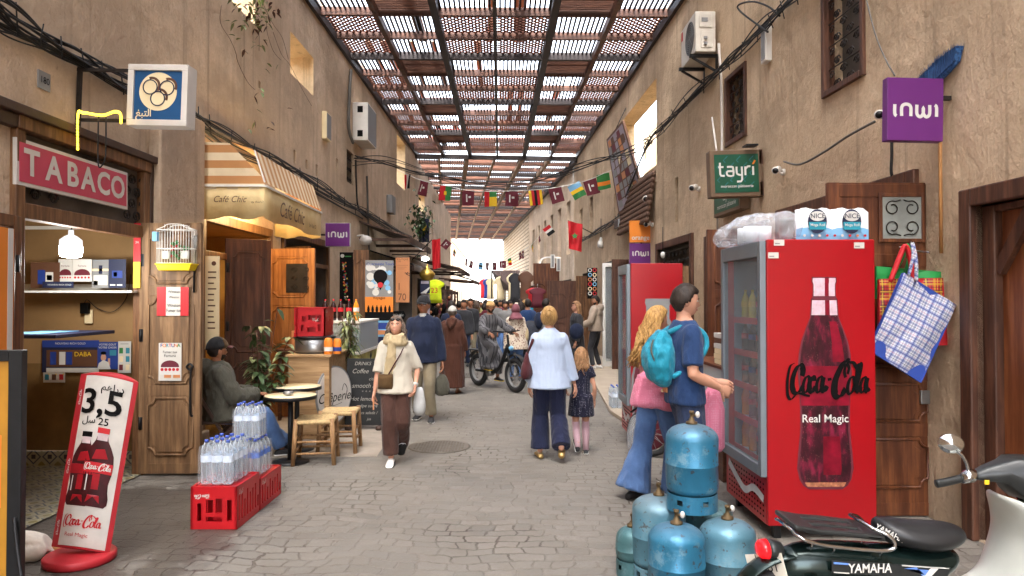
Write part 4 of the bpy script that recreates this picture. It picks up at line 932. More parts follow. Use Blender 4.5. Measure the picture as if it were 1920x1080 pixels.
V=[(x,y+.03*(1-(x/w2)**2),bow(x)+.003)for y in(.035,hh-.012)for x in xs];m.raw(V,[(i,i+1,i+16,i+15)for i in range(14)],True);m.obj('panel_face',t,TX)
class Bow(MB):
 def box(s,a,b):
  n=max(1,int(abs(b[0]-a[0])/.012))
  for i in range(n):MB.box(s,(a[0]+(b[0]-a[0])*i/n,a[1],a[2]),(a[0]+(b[0]-a[0])*(i+1)/n,b[1],b[2]))
  return s
 def obj(s,*a,**k):s.v=[(x,y+.03*(1-(x/w2)**2),bow(x)+.003+z)for x,y,z in s.v];return MB.obj(s,*a,**k)
m=Bow();m.use('ink_black');m.text('3,5',.225,(.0,.965),.007,sx=.98,bold=.018);m.text('25',.066,(.035,.845),.006,bold=.012)
m.text('\uFEE2\uFEEB\uFE8D\uFEAD\uFEA9',.062,(.055,1.07),.006,bold=.01);m.text('\uFEDE\uFEB3',.060,(-.06,.85),.005,bold=.01)
m.obj('price_lettering',t,TX)
M('cola',(.045,.006,.008),.35,var=.5,sc=14);M('cola_light',sr(150,20,32),.35,var=.25,sc=9);M('glass_print',sr(196,176,178),.35,var=.2,sc=14)
def bottle_shape(q,cx,y0,hh_,ww,z,labelm,capm):
 pr=((0,.80),(.04,.98),(.12,1.),(.2,.90),(.30,.86),(.42,.98),(.55,1.),(.66,.94),(.76,.70),(.84,.44),(.90,.36));L=[(cx+ww*r,y0+hh_*y)for y,r in pr];Rr=[(cx-ww*r,y0+hh_*y)for y,r in reversed(pr)]
 q.use('cola');nc=10;q.raw([(cx-(x-cx)+(x-cx)*2*j/nc,y,z)for x,y in L for j in range(nc+1)],[(i*(nc+1)+j,i*(nc+1)+j+1,(i+1)*(nc+1)+j+1,(i+1)*(nc+1)+j)for i in range(10)for j in range(nc)])
 q.use('glass_print');q.box((cx-ww*.36,y0+hh_*.84,z),(cx+ww*.36,y0+hh_*.935,z+.001));q.use(capm);q.box((cx-ww*.42,y0+hh_*.93,z),(cx+ww*.42,y0+hh_,z+.002))
 q.use('cola_light');q.box((cx-ww*.25,y0+hh_*.22,z+.0005),(cx+ww*.25,y0+hh_*.42,z+.001));q.prism([(cx-ww*.5,y0+hh_*.05),(cx,y0+hh_*.13),(cx+ww*.5,y0+hh_*.05),(cx+ww*.4,y0+hh_*.15),(cx-ww*.4,y0+hh_*.15)],z+.003,z+.004)
 q.prism([(cx-ww*.5,y0+hh_*.60),(cx+ww*.6,y0+hh_*.62),(cx+ww*.3,y0+hh_*.74),(cx-ww*.3,y0+hh_*.72)],z+.003,z+.004);q.use(labelm);q.box((cx-ww*.99,y0+hh_*.43,z+.001),(cx+ww*.99,y0+hh_*.56,z+.002));q.use('ink_white');q.box((cx-ww*.7,y0+hh_*.4,z+.0005),(cx-ww*.62,y0+hh_*.2,z+.001))
m=Bow();bottle_shape(m,-.055,.295,.48,.078,.002,'cola_light','ink_black');bottle_shape(m,.045,.30,.51,.085,.004,'ink_red','ink_red');coca(m,-.035,.535,.16,.009,'ink_white');m.obj('bottle_print',t,TX)
m=Bow();coca(m,-.115,.16,.235,.0045,'ink_red',sy=1.15);m.use('ink_red');m.text('Real Magic',.035,(-.02,.11),.005);m.obj('brand_lettering',t,TX)
m=Bow()
for y in(.1,.5,.95):coca(m,0,0,.12,.0,'ink_white',T3(-w2*.80,y,.001)@Matrix.Rotation(PI/2,4,'Z')@Matrix.Diagonal((.8,.5,1,1)))
m.obj('edge_lettering',t,TX)
# ---------- crates and water packs
def crate(name,label,X,group,w_=.345,l_=.46,h=.315,logo=True):
 t=thing(name,label,'crate',X,group);m=MB('red_plastic');e=.018
 def side(P,u,W_,slots):
  u=Vector(u).normalized();n=u.cross(Vector((0,0,1)));xs=sorted({0,W_,*[s for q in slots for s in q[:2]]});zs=sorted({0,h,*[s for q in slots for s in q[2:]]})
  for i in range(len(xs)-1):
   j=0
   while j<len(zs)-1:
    cx,cz=(xs[i]+xs[i+1])/2,(zs[j]+zs[j+1])/2
    if not any(s[0]<cx<s[1]and s[2]<cz<s[3]for s in slots):
     a=P+u*xs[i];b=P+u*xs[i+1];V=[p+Vector((0,0,z))+n*k for k in(0,-e)for p,z in((a,zs[j]),(b,zs[j]),(b,zs[j+1]),(a,zs[j+1]))]
     m.raw(V,[(0,1,2,3),(7,6,5,4),(0,4,5,1),(1,5,6,2),(2,6,7,3),(3,7,4,0)])
    j+=1
 fs=[(.05,.08,.06,.19),(.115,.165,.12,.215),(.185,.235,.12,.225),(.27,.305,.06,.215),(.115,.235,.055,.09)]
 ss=[(.03+.055*i,.055+.055*i,.05,.12+.13*abs(math.sin(1.2*i+1))**.5)for i in range(8)]
 if not logo:fs=[(.06,.10,.06,.14),(.14,.24,.05,.11),(.27,.31,.06,.15),(.07,.12,.18,.25),(.15,.24,.20,.26),(.26,.31,.18,.26)]
 side(Vector((0,0,0)),(1,0,0),w_,fs);side(Vector((w_,l_,0)),(-1,0,0),w_,fs);side(Vector((w_,0,0)),(0,1,0),l_,ss);side(Vector((0,l_,0)),(0,-1,0),l_,ss)
 m.box((e,e,.0),(w_-e,l_-e,.02));m.obj('crate_walls',t)
 m=MB('red_plastic')
 for i in range(1,4):m.box((e+.003,l_*i/4-.005,.03),(w_-e-.003,l_*i/4+.005,h-.03))
 for i in range(1,3):m.box((w_*i/3-.005,e+.003,.03),(w_*i/3+.005,l_-e-.003,h-.028))
 m.box((-.006,-.006,h-.012),(w_+.006,l_+.006,h))if not logo else m.box((e,e,h-.02),(w_-e,l_-e,h-.012));m.obj('dividers',t)
 q=MB();B=T3(w_*.5,-.001,h-.045)@Matrix.Rotation(PI/2,4,'X')
 if logo:coca(q,.055,.012,.11,.001,'ink_white',B@Matrix.Rotation(PI,4,'Z')@T3(-.02,0,0))
 else:q.use('ink_white').at(B);q.text('\uFE8E\uFEDB\uFEEE\uFEDB',.05,(.06,-.11),.002);q.at(None)
 q.at(T3(w_+.002,.05,h-.05)@Matrix.Rotation(PI/2,4,'Z')@Matrix.Rotation(PI/2,4,'X'));q.use('ink_white');q.text('\uFE8E\uFEDB\uFEEE\uFEDB',.05,(.02,0),.001);q.obj('lettering',t);return t
c1=G(357,993);c1.z=.002
crate('drink_crate','red plastic drinks crate nearest the camera with white script logo',Matrix.Translation(c1)@RZ(-.02),'red drinks crates under the water packs')
crate('drink_crate','red plastic drinks crate directly behind the nearest crate',Matrix.Translation(c1+Vector((.012,.475,0)))@RZ(-.02)@Matrix.Diagonal((1,1.1,.80,1)),'red drinks crates under the water packs')
glassy('water_plastic',(.93,.97,1.),.93,.05);M('label_blue',sr(60,104,186),.4,var=.35,sc=30);M('label_white',sr(214,224,236),.4,var=.12,sc=30);M('cap_blue',sr(60,84,170),.4);M('water_core',sr(196,212,226),.3,var=.1)
glassy('pack_film',(.97,.98,1),-.88,.1)
BT={}
def bottle_meshes(lab):
 if lab not in BT:
  r=.041;m=MB('water_plastic');pr=[(.0,0),(r*.8,.0),(r,.012)]
  for k in range(9):z=.02+.015*k;pr+=[(r,z),(r*.955,z+.0075)]
  pr+=[(r,.16),(r,.225),(r*.92,.25),(r*.7,.28),(.016,.30),(.0135,.312)];m.lathe(pr,n=14);a=m.obj('bottle');m=MB(lab);m.lathe([(r+.001,.165),(r+.001,.215)],n=14,cap=False);b=m.obj('label');m=MB('cap_blue');m.lathe([(.015,.308),(.015,.328),(.001,.329)],n=10);c_=m.obj('cap');BT[lab]=[o.data for o in(a,b,c_)]
  for o in(a,b,c_):bpy.data.objects.remove(o)
 return BT[lab]
def inst(name,me,par,X):
 o=bpy.data.objects.new(name,me);COL.objects.link(o);o.parent=par;o.matrix_basis=X;return o
def water_pack(label,X,nx,ny,lab='label_white'):
 t=thing('water_pack',label,'water pack',X,'packs of bottled water on red crates' if 'crate' in label else None);A,B,C_=bottle_meshes(lab)
 for i in range(nx):
  for j in range(ny):
   o=inst('bottle',A,t,T3((i-(nx-1)/2)*.083,j*.083,0)@RZ(rnd.uniform(0,6)));inst('label',B,o,Matrix.Identity(4));inst('cap',C_,o,Matrix.Identity(4))
 m=MB('pack_film');a,b0,b1=nx*.0415+.003,-.0445,ny*.083-.039
 m.loft([[(x*k,(y-.0415*(ny-1))*k+.0415*(ny-1),z)for x,y in((-a,b0),(a,b0),(a,b1),(-a,b1))]for z,k in((.002,1.),(.24,1.),(.285,.95))],False,False);m.obj('film',t);return t
water_pack('shrink wrapped pack of water bottles on the nearest red crate',Matrix.Translation(c1+Vector((.165,.075,.318)))@RZ(-.06),3,4)
water_pack('blue labelled pack of water bottles on the rear red crate',Matrix.Translation(c1+Vector((.21,.55,.255)))@RZ(-.04)@Matrix.Scale(.92,4),3,4,'label_blue')
water_pack('topmost pack of water bottles stacked over the rear red crate',Matrix.Translation(c1+Vector((.20,.60,.558)))@RZ(.03)@Matrix.Scale(.86,4),3,3)
M('cat_white',sr(206,198,186),.9,var=.1,sc=20,bump=.4);M('cat_orange',sr(188,146,98),.9,var=.15,sc=14,bump=.4)
c=G(52,1048);t=thing('cat','white cat with ginger tail sitting by the advertising stand','cat',Matrix.Translation(c)@RZ(1.9));m=MB()
rings=[ell(Vector((0,y,z)),Vector((1,0,0)),Vector((0,.5,.87)),a,b_,14)for y,z,a,b_ in((-.13,.07,.03,.03),(-.12,.09,.075,.07),(-.06,.105,.085,.085),(.02,.12,.075,.085),(.09,.15,.06,.07),(.13,.19,.045,.05))]
m.loft(rings);m.ball((0,.165,.225),(.045,.052,.043),14,10);m.ball((0,.21,.213),(.022,.022,.018),10,8)
for sx in(-1,1):
 m.tube([(sx*.025,.15,.255),(sx*.033,.15,.285)],[.017,.003],6);m.ball((sx*.075,-.05,.055),(.035,.075,.055),10,8);m.tube([(sx*.035,.10,.13),(sx*.035,.12,.06),(sx*.035,.135,.014)],[.03,.02,.017],8);m.ball((sx*.035,.15,.013),(.018,.028,.013),8,6);m.ball((sx*.075,.0,.014),(.02,.045,.014),8,6)
V,Nn,Fs=remesh(m,.008,3);m=MB('cat_white');m.raw(V,Fs,True);m.obj('body',t);m=MB('cat_orange');m.tube(crom([(.02,-.11,.06),(.03,-.2,.03),(.0,-.29,.05),(-.01,-.37,.085)],6),[.02-.0003*k for k in range(19)],8);m.obj('tail',t)
c=G(100,1052);t=tag(MB('paper').raw([(c.x-.03,c.y,.004),(c.x+.03,c.y-.02,.004),(c.x+.035,c.y+.03,.012),(c.x-.01,c.y+.04,.02)],[(0,1,2,3)]).obj('paper_scrap'),'crumpled white paper scrap on the paving beside the cat','litter')
# ---------- cafe awning, doors, furniture
def awn_mat():
 for nme,ax,sc in(('awning_side',2,5.6),('awning_front',1,5.6)):
  k=N(nme);x=k.sep()[ax];f=k.math('LESS_THAN',k.math('FRACT',k.math('MULTIPLY',x,sc)),.5);c=k.mix(f,sr(226,208,172),sr(190,134,82));c=k.mix(k.ramp(k.noise(3,detail=4),[(.3,.3),(.7,0.)]),c,sr(150,104,60));k.set(c,.75);k.bump(k.noise(7,detail=3),.3,.02)
  k.b.inputs['Transmission Weight'].default_value=0
awn_mat();k=N('awning_cream');k.set(k.ramp(k.noise(2.5,detail=5),[(.3,sr(206,176,118)),(.7,sr(234,210,158))]),.7);k.bump(k.noise(5,detail=4),.4,.03)
M('awning_yellow',sr(224,178,66),.75,var=.08)
ya,yb=8.2,10.75;xo=-2.72;xa,xb=LX(ya)+.02,LX(yb)+.02;zt,zf,zv,zl=3.52,3.02,2.97,2.64
t=thing('awning','cream and orange striped awning lettered over the cafe door','awning',(0,0,0));e=.004
m=MB('awning_side');m.raw([(xa,ya,zv),(xo,ya,zv),(xo,ya,3.08),(xa+.35,ya,zt-.02),(xa,ya,zt)],[(0,1,2,3,4)]);m.obj('side_cloth',t);m=MB('awning_side');m.raw([(xb,yb,zv),(xo,yb,zv),(xo,yb,3.08),(xb,yb,zt)],[(3,2,1,0)]);m.obj('side_cloth',t)
m=MB('awning_front');m.raw([(xo,ya,3.05),(xo,yb,3.05),(xo-.12,yb,3.42),(xa+.36,yb,zt),(xa+.36,ya,zt),(xo-.12,ya,3.42)],[(0,1,2,5),(5,2,3,4)]);m.obj('front_cloth',t)
nx=12;m=MB('awning_cream');V=[];Fs=[]
for(p,q)in(((xa,ya),(xo,ya)),((xo,ya),(xo,yb)),((xo,yb),(xb,yb))):
 o=len(V)
 for i in range(nx+1):
  for z in(zv+.05,zv-.1,zl+.0):s_=i/nx;V.append((p[0]+(q[0]-p[0])*s_+(.012*math.sin(i*2.1)if z<zv else 0),p[1]+(q[1]-p[1])*s_+(-.01*math.sin(i*1.7)if z<zv else 0),z-(.02*math.sin(i*.9)if z==zl else 0)))
 for i in range(nx):
  for j in range(2):a=o+i*3+j;Fs.append((a,a+1,a+4,a+3))
m.raw(V,Fs,True);o=m.obj('valance',t);sd_=o.modifiers.new('solid','SOLIDIFY');sd_.thickness=.006
m=MB('white_paint');m.bar((xa,ya-.008,zv+.04),(xo,ya-.008,zv+.04),.02,.025);m.bar((xo+.01,ya,zv+.04),(xo+.01,yb,zv+.04),.02,.025);m.bar((xo,ya-.006,3.05),(xo-.12,ya-.006,3.42),.015,.015);m.obj('awning_frame',t)
m=MB('ink_brown');m.at(FC(((xa+xo)/2-.0,ya-.022,zv-.12)));m.text('Café Chic',.105,(-.02,0),.003,shear=.35,sx=.9);m.text('by Riad D',.035,(.30,-.03),.003,shear=.3)
m.at(Matrix.Translation((xo+.022,9.2,zv-.17))@RZ(PI/2)@Matrix.Rotation(PI/2,4,'X'));m.text('Café Chic',.27,(0,0),.003,shear=.35,sx=1.0);m.text('by Riad D',.08,(.98,-.05),.003,shear=.3,sx=1.1);m.obj('lettering',t)
lm=bpy.data.lights.new('cafe_lamp','POINT');lm.energy=6;lm.color=(1,.74,.36);lm.shadow_soft_size=.12;lo=bpy.data.objects.new('cafe_lamp',lm);COL.objects.link(lo);lo.location=(-3.0,9.4,2.85)
t=thing('ceiling_lamp','warm lit round lamp under the cafe awning','lamp',(-3.0,9.4,2.92));M('lamp_warm',sr(255,220,150),.4,emis=3);m=MB('lamp_warm');m.ball((0,0,0),(.07,.07,.04),12,8);m.obj('lamp_shade',t);m=MB('black_metal');m.cyl((0,0,.03),(0,0,.2),.01);m.obj('rod',t)
def lines(q,w_,h):
 q.use('ink_brown')
 for i in range(11):q.box((-w_*.3,h*(.32-.06*i),.003),(w_*(.1+.25*rnd.random()),h*(.335-.06*i),.005))
 q.disc(w_*.16,.003,.005,(w_*.1,h*.42),12)
poster('tall cream menu sheet in a dark frame beside the cafe door',385,480,411,655,8.25,'ink_cream',lines,name='menu_board')
door_leaf('door_leaf','dark glazed cafe door leaf standing ajar under the awning',Matrix.Translation((LX(9.0)+.02,8.95,.02))@RZ(.5)@Matrix.Rotation(PI/2,4,'X'),.55,2.45,'wood_dark',[(.1,.05,.9,.9),(.1,.9,.9,2.3)],hinge=.03)
t=door_leaf('door_leaf','orange lit panelled cafe door leaf beside the tall plant',Matrix.Translation((LX(10.5)+.04,10.35,.02))@RZ(-.12)@Matrix.Rotation(PI/2,4,'X'),.72,2.42,'wood_orange',[(.1,.05,.9,.85),(.1,.85,.9,1.6),(.1,1.6,.9,2.3)],hinge=.03)
m=MB('iron');m.box((.30,1.78,.012),(.62,2.2,.016));
for i in range(3):
 for j in range(3):scroll(m,.38+.09*i,1.85+.13*j,.045,.006,.02,1 if i%2 else-1)
m.obj('grille',t)
door_leaf('door_leaf','dark brown narrow door leaf at the near side of the crepe shop',Matrix.Translation((LX(11.1)+.05,11.12,.02))@RZ(-.5)@Matrix.Rotation(PI/2,4,'X'),.5,2.5,'wood_brown',[(.1,.05,.9,.9),(.1,.9,.9,2.4)],hinge=.03)
def stick_chair(name,label,X,mt,h=.44):
 t=thing(name,label,'chair',X);m=MB(mt);m.box((-.2,-.2,h-.03),(.2,.2,h));m.obj('seat',t,bev=.006);m=MB(mt)
 for z in(.62,.74,.84):m.bar((-.19,-.235-.1*(z-.5),z),(.19,-.235-.1*(z-.5),z),.02,.05)
 m.obj('backrest',t)
 for sx in(-1,1):m=MB(mt);m.bar((sx*.2,.22,0),(sx*.2,-.28,.88),.03,.03);m.obj('leg',t);m=MB(mt);m.bar((sx*.175,-.24,0),(sx*.175,.18,h-.03),.03,.03);m.obj('leg',t)
 return t
sp=Vector((-3.0,7.62,0));stick_chair('folding_chair','dark folding chair under the man in the cap',Matrix.Translation(sp)@RZ(-PI/2+.35),'dark_frame')
def round_table(label,pos,r=.29,h=.735):
 t=thing('round_table',label,'table',pos,'small round cafe tables');m=MB('black_metal');m.lathe([(r,-.035),(r,-.004),(r-.006,0)],(0,0,h),36,True);m.obj('table_edge',t);m=MB('ink_cream');m.lathe([(r-.008,.001),(r-.008,.003)],(0,0,h),36,True);m.obj('tabletop',t)
 m=MB('black_metal');m.cyl((0,0,.02),(0,0,h-.035),.028,n=12);m.lathe([(.19,0),(.19,.012),(.03,.03)],n=24);m.obj('pedestal',t);return t
Y1=7.5;p1=W(545,745,Y1);p1.z=0;round_table('round cafe table nearest the stools with a glass dish',p1,.27,.70)
p2=W(557,735,8.1);p2.z=0;round_table('round cafe table half hidden behind the nearer table',p2,.27,.72)
t=thing('glass_dish','small glass ashtray on the nearer round table','ashtray',p1+Vector((-.01,-.05,.708)));m=MB('steel');m.lathe([(.03,0),(.05,.01),(.055,.025),(.045,.04),(.04,.028),(.03,.01)],n=16);m.obj('dish',t)
M('rush',sr(186,158,112),.85,var=.25,sc=40,bump=.6,bsc=70);wood('stool_wood',sr(140,104,68),sr(172,134,92),1.5,.6)
def stool(label,pos,rz,s=.36,h=.46):
 t=thing('stool',label,'stool',Matrix.Translation(pos)@RZ(rz),'woven rush stools');a=s/2
 m=MB('rush');n=8
 V=[(-a+.0+s*i/n,-a+s*j/n,h-.015*math.sin(PI*i/n)*math.sin(PI*j/n)+.004*((i+j)%2))for j in range(n+1)for i in range(n+1)];m.raw(V,[(j*9+i,j*9+i+1,j*9+i+10,j*9+i+9)for j in range(8)for i in range(8)],True)
 for p,q in(((-a,-a),(a,-a)),((a,-a),(a,a)),((a,a),(-a,a)),((-a,a),(-a,-a))):m.cyl((*p,h-.022),(*q,h-.022),.023,n=10)
 m.obj('seat',t)
 for x,y in((-1,-1),(1,-1),(1,1),(-1,1)):m=MB('stool_wood');m.tube([(x*(a+.025),y*(a+.025),0),(x*(a+.012),y*(a+.012),h*.5),(x*a,y*a,h+.012)],[.021,.025,.024],10);m.obj('leg',t)
 m=MB('stool_wood')
 for k,z in enumerate((.12,.24)):
  for p,q in(((-a,-a),(a,-a)),((a,-a),(a,a)),((a,a),(-a,a)),((-a,a),(-a,-a))):m.cyl((p[0]*1.05,p[1]*1.05,z+.02*(p[0]==q[0])),(q[0]*1.05,q[1]*1.05,z+.02*(p[0]==q[0])),.012,n=8)
 m.obj('rung',t);return t
a=G(588,869);stool('woven rush stool nearest the camera in front of the tables',a+Vector((0,.1,0)),.12)
a=G(625,852);stool('woven rush stool right behind the nearest stool',a+Vector((.02,.22,0)),.05)
Yc=8.7;a,b=W(536,665,Yc),W(625,665,Yc);M('counter_wood_dark',sr(120,92,66),.5)
wood('counter_wood',sr(168,132,92),sr(196,160,116),.9,.5,axis=0)
cx0,cx1=a.x,b.x-.02;t=thing('crepe_counter','pale wood counter with a round white crêperie sign on its side','counter',(cx0,Yc,0));cw=cx1-cx0;ct=a.z
m=MB('counter_wood');m.box((.03,0,0),(cw-.03,1.1,ct-.03));m.obj('counter_body',t,bev=.004);m=MB('counter_wood');m.box((0,-.03,ct-.028),(cw,1.13,ct));m.obj('counter_top',t,bev=.004)
sg=thing('round_sign','round white sign reading Crêperie on the counter side','sign',Matrix.Translation((cx1+.02,9.0,.52))@RZ(1.12)@Matrix.Rotation(PI/2,4,'X')@T3(-.12,0,.03));m=MB('ink_grey');m.disc(.335,-.02,0,n=48,ry=.36);m.obj('rim',sg);m=MB('sign_white');m.disc(.315,0,.004,n=48,ry=.34);m.obj('sign_face',sg);m=MB('ink_black');m.text('Crêperie',.17,(-.01,-.03),.007,shear=.35);m.stroke([(-.12,-.12),(.0,-.13),(.14,-.11)],.012,.006);m.stroke([(.14,.04),(.18,.12),(.24,.05),(.2,-.06)],.012,.006);m.obj('lettering',sg)
t=thing('crepe_maker','round steel crepe hot plate on the pale counter','hot plate',(cx0+.26,Yc+.35,ct));m=MB('steel');m.lathe([(.24,.015),(.245,.03),(.245,.17),(.23,.18),(.001,.18)],n=36);m.obj('drum',t);m=MB('black_metal');m.lathe([(.26,.185),(.262,.205),(.25,.21),(.001,.212)],n=36);m.obj('hot_plate',t);m=MB('black_metal');m.lathe([(.24,0),(.24,.015),(.001,.016)],n=30);m.obj('base',t)
crate('drink_crate','tall red plastic bottle crate on the crepe hot plate',Matrix.Translation((cx0+.06,Yc+.22,ct+.213)),None,.36,.34,.36,False)
for lab,x,y,c1_,hh_,r in(('orange flour packet on the counter corner',.50,.06,'ink_orange',.2,.055),('orange and blue tin beside the flour packet',.60,.10,'ink_orange',.19,.05),('small white tin at the counter edge',.57,.26,'ink_white',.15,.045)):
 t=thing('food_packet',lab,'packet',(cx0+x,Yc+y,ct));m=MB(c1_);m.loft([ell(Vector((0,0,z)),Vector((1,0,0)),Vector((0,1,0)),r*k,r*k*.8,12)for z,k in((0,.95),(.01,1),(hh_*.75,1),(hh_*.95,.8),(hh_,.55))]);m.obj('packet_body',t);m=MB('ink_blue' if 'blue' in lab else 'ink_white');m.loft([ell(Vector((0,0,z)),Vector((1,0,0)),Vector((0,1,0)),r+.002,r*.8+.002,12)for z in(hh_*.2,hh_*.45)],False);m.obj('label',t)
X0=(cx1-.55,Yc+1.3,0);t=thing('display_case','glass topped display case with bottles behind the counter','display case',X0);glassy('case_glass',(.85,.92,.92),.75,.05);M('case_green',sr(170,164,96),.6,var=.5,sc=7)
m=MB('case_green');m.box((0,0,.1),(.62,1.5,.92));m.obj('case_base',t);m=MB('white_paint');m.box((-.01,-.01,.93),(.64,1.52,.97));m.box((-.01,-.01,1.37),(.64,1.52,1.40));m.obj('shelf',t);m=MB('case_glass');m.box((.0,.0,.97),(.63,.006,1.37));m.box((.624,.006,.97),(.63,1.5,1.37));m.obj('case_pane',t);m=MB('black_metal');m.box((0.02,.02,0),(.6,1.48,.1));m.obj('plinth',t)
def pet(label,pos,liquid,lab,capc,s=1.,group=None):
 t=thing('drink_bottle',label,'bottle',pos,group);m=MB(liquid);m.lathe([(.02*s,0),(.04*s,.004*s),(.042*s,.03*s),(.038*s,.09*s),(.042*s,.14*s),(.042*s,.19*s),(.03*s,.235*s),(.015*s,.265*s),(.013*s,.285*s),(.001,.286*s)],n=14);m.obj('bottle_body',t);m=MB(lab);m.lathe([(.0428*s,.13*s),(.0428*s,.185*s)],n=14,cap=False);m.obj('label',t);m=MB(capc);m.lathe([(.015*s,.283*s),(.015*s,.305*s),(.001,.306*s)],n=10);m.obj('cap',t);return t
M('cola_liquid',(.02,.004,.004),.12,spec=.6);M('orange_liquid',sr(226,140,40),.15);M('lemon_liquid',sr(216,190,60),.15)
for i in range(5):pet('cola bottle standing on the glass display case' if i<4 else 'orange drink bottle on the glass display case',(X0[0]+.10+.11*i,X0[1]+.2+.03*(i%2),1.402),'cola_liquid' if i<4 else 'orange_liquid','ink_red' if i<4 else 'ink_white','ink_red' if i<4 else 'ink_orange',1.,'bottles on the display case')
for i,(lab,c,x,y,w_,d_,h)in enumerate((('cardboard box on the shop shelf behind the crate','ink_tan',-.45,.1,.28,.3,.26),('white carton behind the red crate','ink_white',-.15,.25,.25,.3,.2))):t=thing('carton',lab,'box',(X0[0]+x+.1,X0[1]+y,1.0));m=MB(c);m.box((0,0,0),(w_,d_,h));m.obj('carton_box',t,bev=.004);m=MB('ink_cream');m.box((w_*.45,-.002,0),(w_*.55,d_*.5,h+.002));m.obj('tape',t)
t=thing('shop_shelf','rough wooden shelf inside the crepe shop','shelf',(X0[0]-.55,X0[1],0));m=MB('wood_dark');m.box((0,0,.96),(.5,.8,1.0));m.obj('shelf_board',t)
for x in(.03,.45):m=MB('wood_dark');m.box((x,.05,0),(x+.04,.09,.96));m.obj('leg',t)
for i,c in enumerate(('ink_red','ink_cream')):
 t=thing('hanging_bag','red and white snack bag hanging in the crepe shop door' if i==0 else 'cream snack bag hanging in the crepe shop door','bag',W(563+7*i,545,11));m=MB(c);m.ball((0,0,-.1),(.05,.03,.14),10,8);m.obj('bag_body',t);m=MB('black_metal');m.cyl((0,0,.03),(0,0,.3),.004,n=5);m.obj('string',t)
def leafmat(n,c):k=N(n);k.set(k.ramp(k.noise(3),[(.3,mul(c,.6)),(.7,mul(c,1.3))]),.45,0,.4)
leafmat('leaf_dark',sr(62,82,48));leafmat('leaf_light',sr(104,116,62));leafmat('leaf_grey',sr(120,126,84))
def leaf(q,p,d,L,wd,droop=.3):
 d=d.normalized();sx=d.cross(Vector((0,0,1)));sx=sx.normalized()if sx.length>.01 else Vector((1,0,0));n=sx.cross(d);V=[]
 for k,r in((0,.12),(.3,1),(.6,.9),(.85,.45),(1,.04)):c=p+d*L*k-Vector((0,0,droop*L*k*k));V+=[c-sx*wd*r+n*wd*.25*r,c,c+sx*wd*r+n*wd*.25*r]
 q.raw(V,[(3*i+j,3*i+j+1,3*i+j+4,3*i+j+3)for i in range(4)for j in range(2)],True)
def pot(t,r,h,mt='black_metal'):m=MB(mt);m.lathe([(r*.75,0),(r,h),(r*.94,h),(r*.92,h*.85),(.001,h*.84)],n=24);m.obj('pot',t)
c=W(487,690,8.05);t=thing('potted_plant','leafy dark green potted plant beside the seated man','plant',(c.x,8.05,0));pot(t,.17,.3);st_=MB('wood_dark');lv=MB('leaf_dark');rr=random.Random(3)
for i in range(11):
 a=rr.uniform(0,6.28);top=Vector((math.cos(a)*.34*rr.random(),math.sin(a)*.26*rr.random(),rr.uniform(.8,1.42)));P=crom([Vector((0,0,.25)),Vector((top.x*.2,top.y*.2,.6)),top],6);st_.tube(P,.006,5)
 for k in range(26):p=P[rr.randint(4,len(P)-1)];a=rr.uniform(0,6.28);lv.use(rr.choice(['leaf_dark','leaf_dark','leaf_grey']));leaf(lv,p,Vector((math.cos(a),math.sin(a),rr.uniform(-.3,.5))),rr.uniform(.11,.19),.036,.5)
st_.tube(crom([(0,0,.3),(.12,0,1.1),(.2,0,1.62)],5),.005,5);leaf(lv,Vector((.2,0,1.6)),Vector((.4,-.2,-.5)),.13,.035);leaf(lv,Vector((.17,0,1.45)),Vector((-.4,-.2,.2)),.13,.035);st_.obj('stem',t);lv.obj('foliage',t)
c=W(652,700,9.7);t=thing('potted_plant','tall thin potted shrub with pale leaves behind the chalkboard','plant',(c.x,9.7,0));pot(t,.17,.34);st_=MB('wood_dark');lv=MB('leaf_grey')
for i in range(9):
 a=rr.uniform(0,6.28);top=Vector((math.cos(a)*.3*rr.random(),math.sin(a)*.25*rr.random(),rr.uniform(1.05,1.65)));P=crom([Vector((0,0,.3)),Vector((0.0,0,.8)),top],6);st_.tube(P,.006,5)
 for k in range(18):p=P[rr.randint(6,len(P)-1)];a=rr.uniform(0,6.28);lv.use(rr.choice(['leaf_light','leaf_grey','leaf_dark']));leaf(lv,p,Vector((math.cos(a),math.sin(a),rr.uniform(-.6,.4))),rr.uniform(.1,.18),.018,.6)
st_.obj('stem',t);lv.obj('foliage',t)
c0=G(684,806);t=thing('chalkboard','black chalkboard menu with white handwriting on wooden feet','sign board',Matrix.Translation(c0)@RZ(-.03)@Matrix.Rotation(-.10,4,'X')@Matrix.Rotation(PI/2,4,'X'));M('chalk_black',sr(34,34,34),.8,var=.25,sc=4);M('chalk',sr(150,146,138),.95)
m=MB('chalk_black');m.box((-.26,.06,-.02),(.26,.93,0));m.obj('board',t,bev=.003)
for y,s_,x,tx in((.86,.065,-.05,'DRINKS'),(.76,.085,-.08,'Coffee'),(.66,.06,.1,'citrus'),(.57,.085,-.04,'smooth /'),(.49,.05,0,'*  *  *'),(.40,.075,-.05,'Hot lemon'),(.31,.06,.02,'crêpe sucre'),(.22,.055,.02,'pizza salade /'),(.14,.05,.05,'jus')):
 m=MB('chalk');m.text(tx,s_,(x,y),.003,shear=.3,sx=.95);m.obj('chalk_lettering',t)
for x in(-.2,.2):m=MB('dark_frame');m.box((x-.04,.0,-.16),(x+.04,.06,.12));m.obj('foot',t,bev=.02)
c=W(633,440,13.3);t=panel_sign('projecting_sign','small purple sign with white inwi lettering over the crepe shop','sign',FC(c),.46,.44,.1,'purple_sign','sign_white',lambda q:inwi(q,.36),brd=.006)
m=MB('iron');m.bar((LX(13.3)-c.x,0,-.05),(-.23,0,-.05),.03,.03);m.obj('bracket',t)
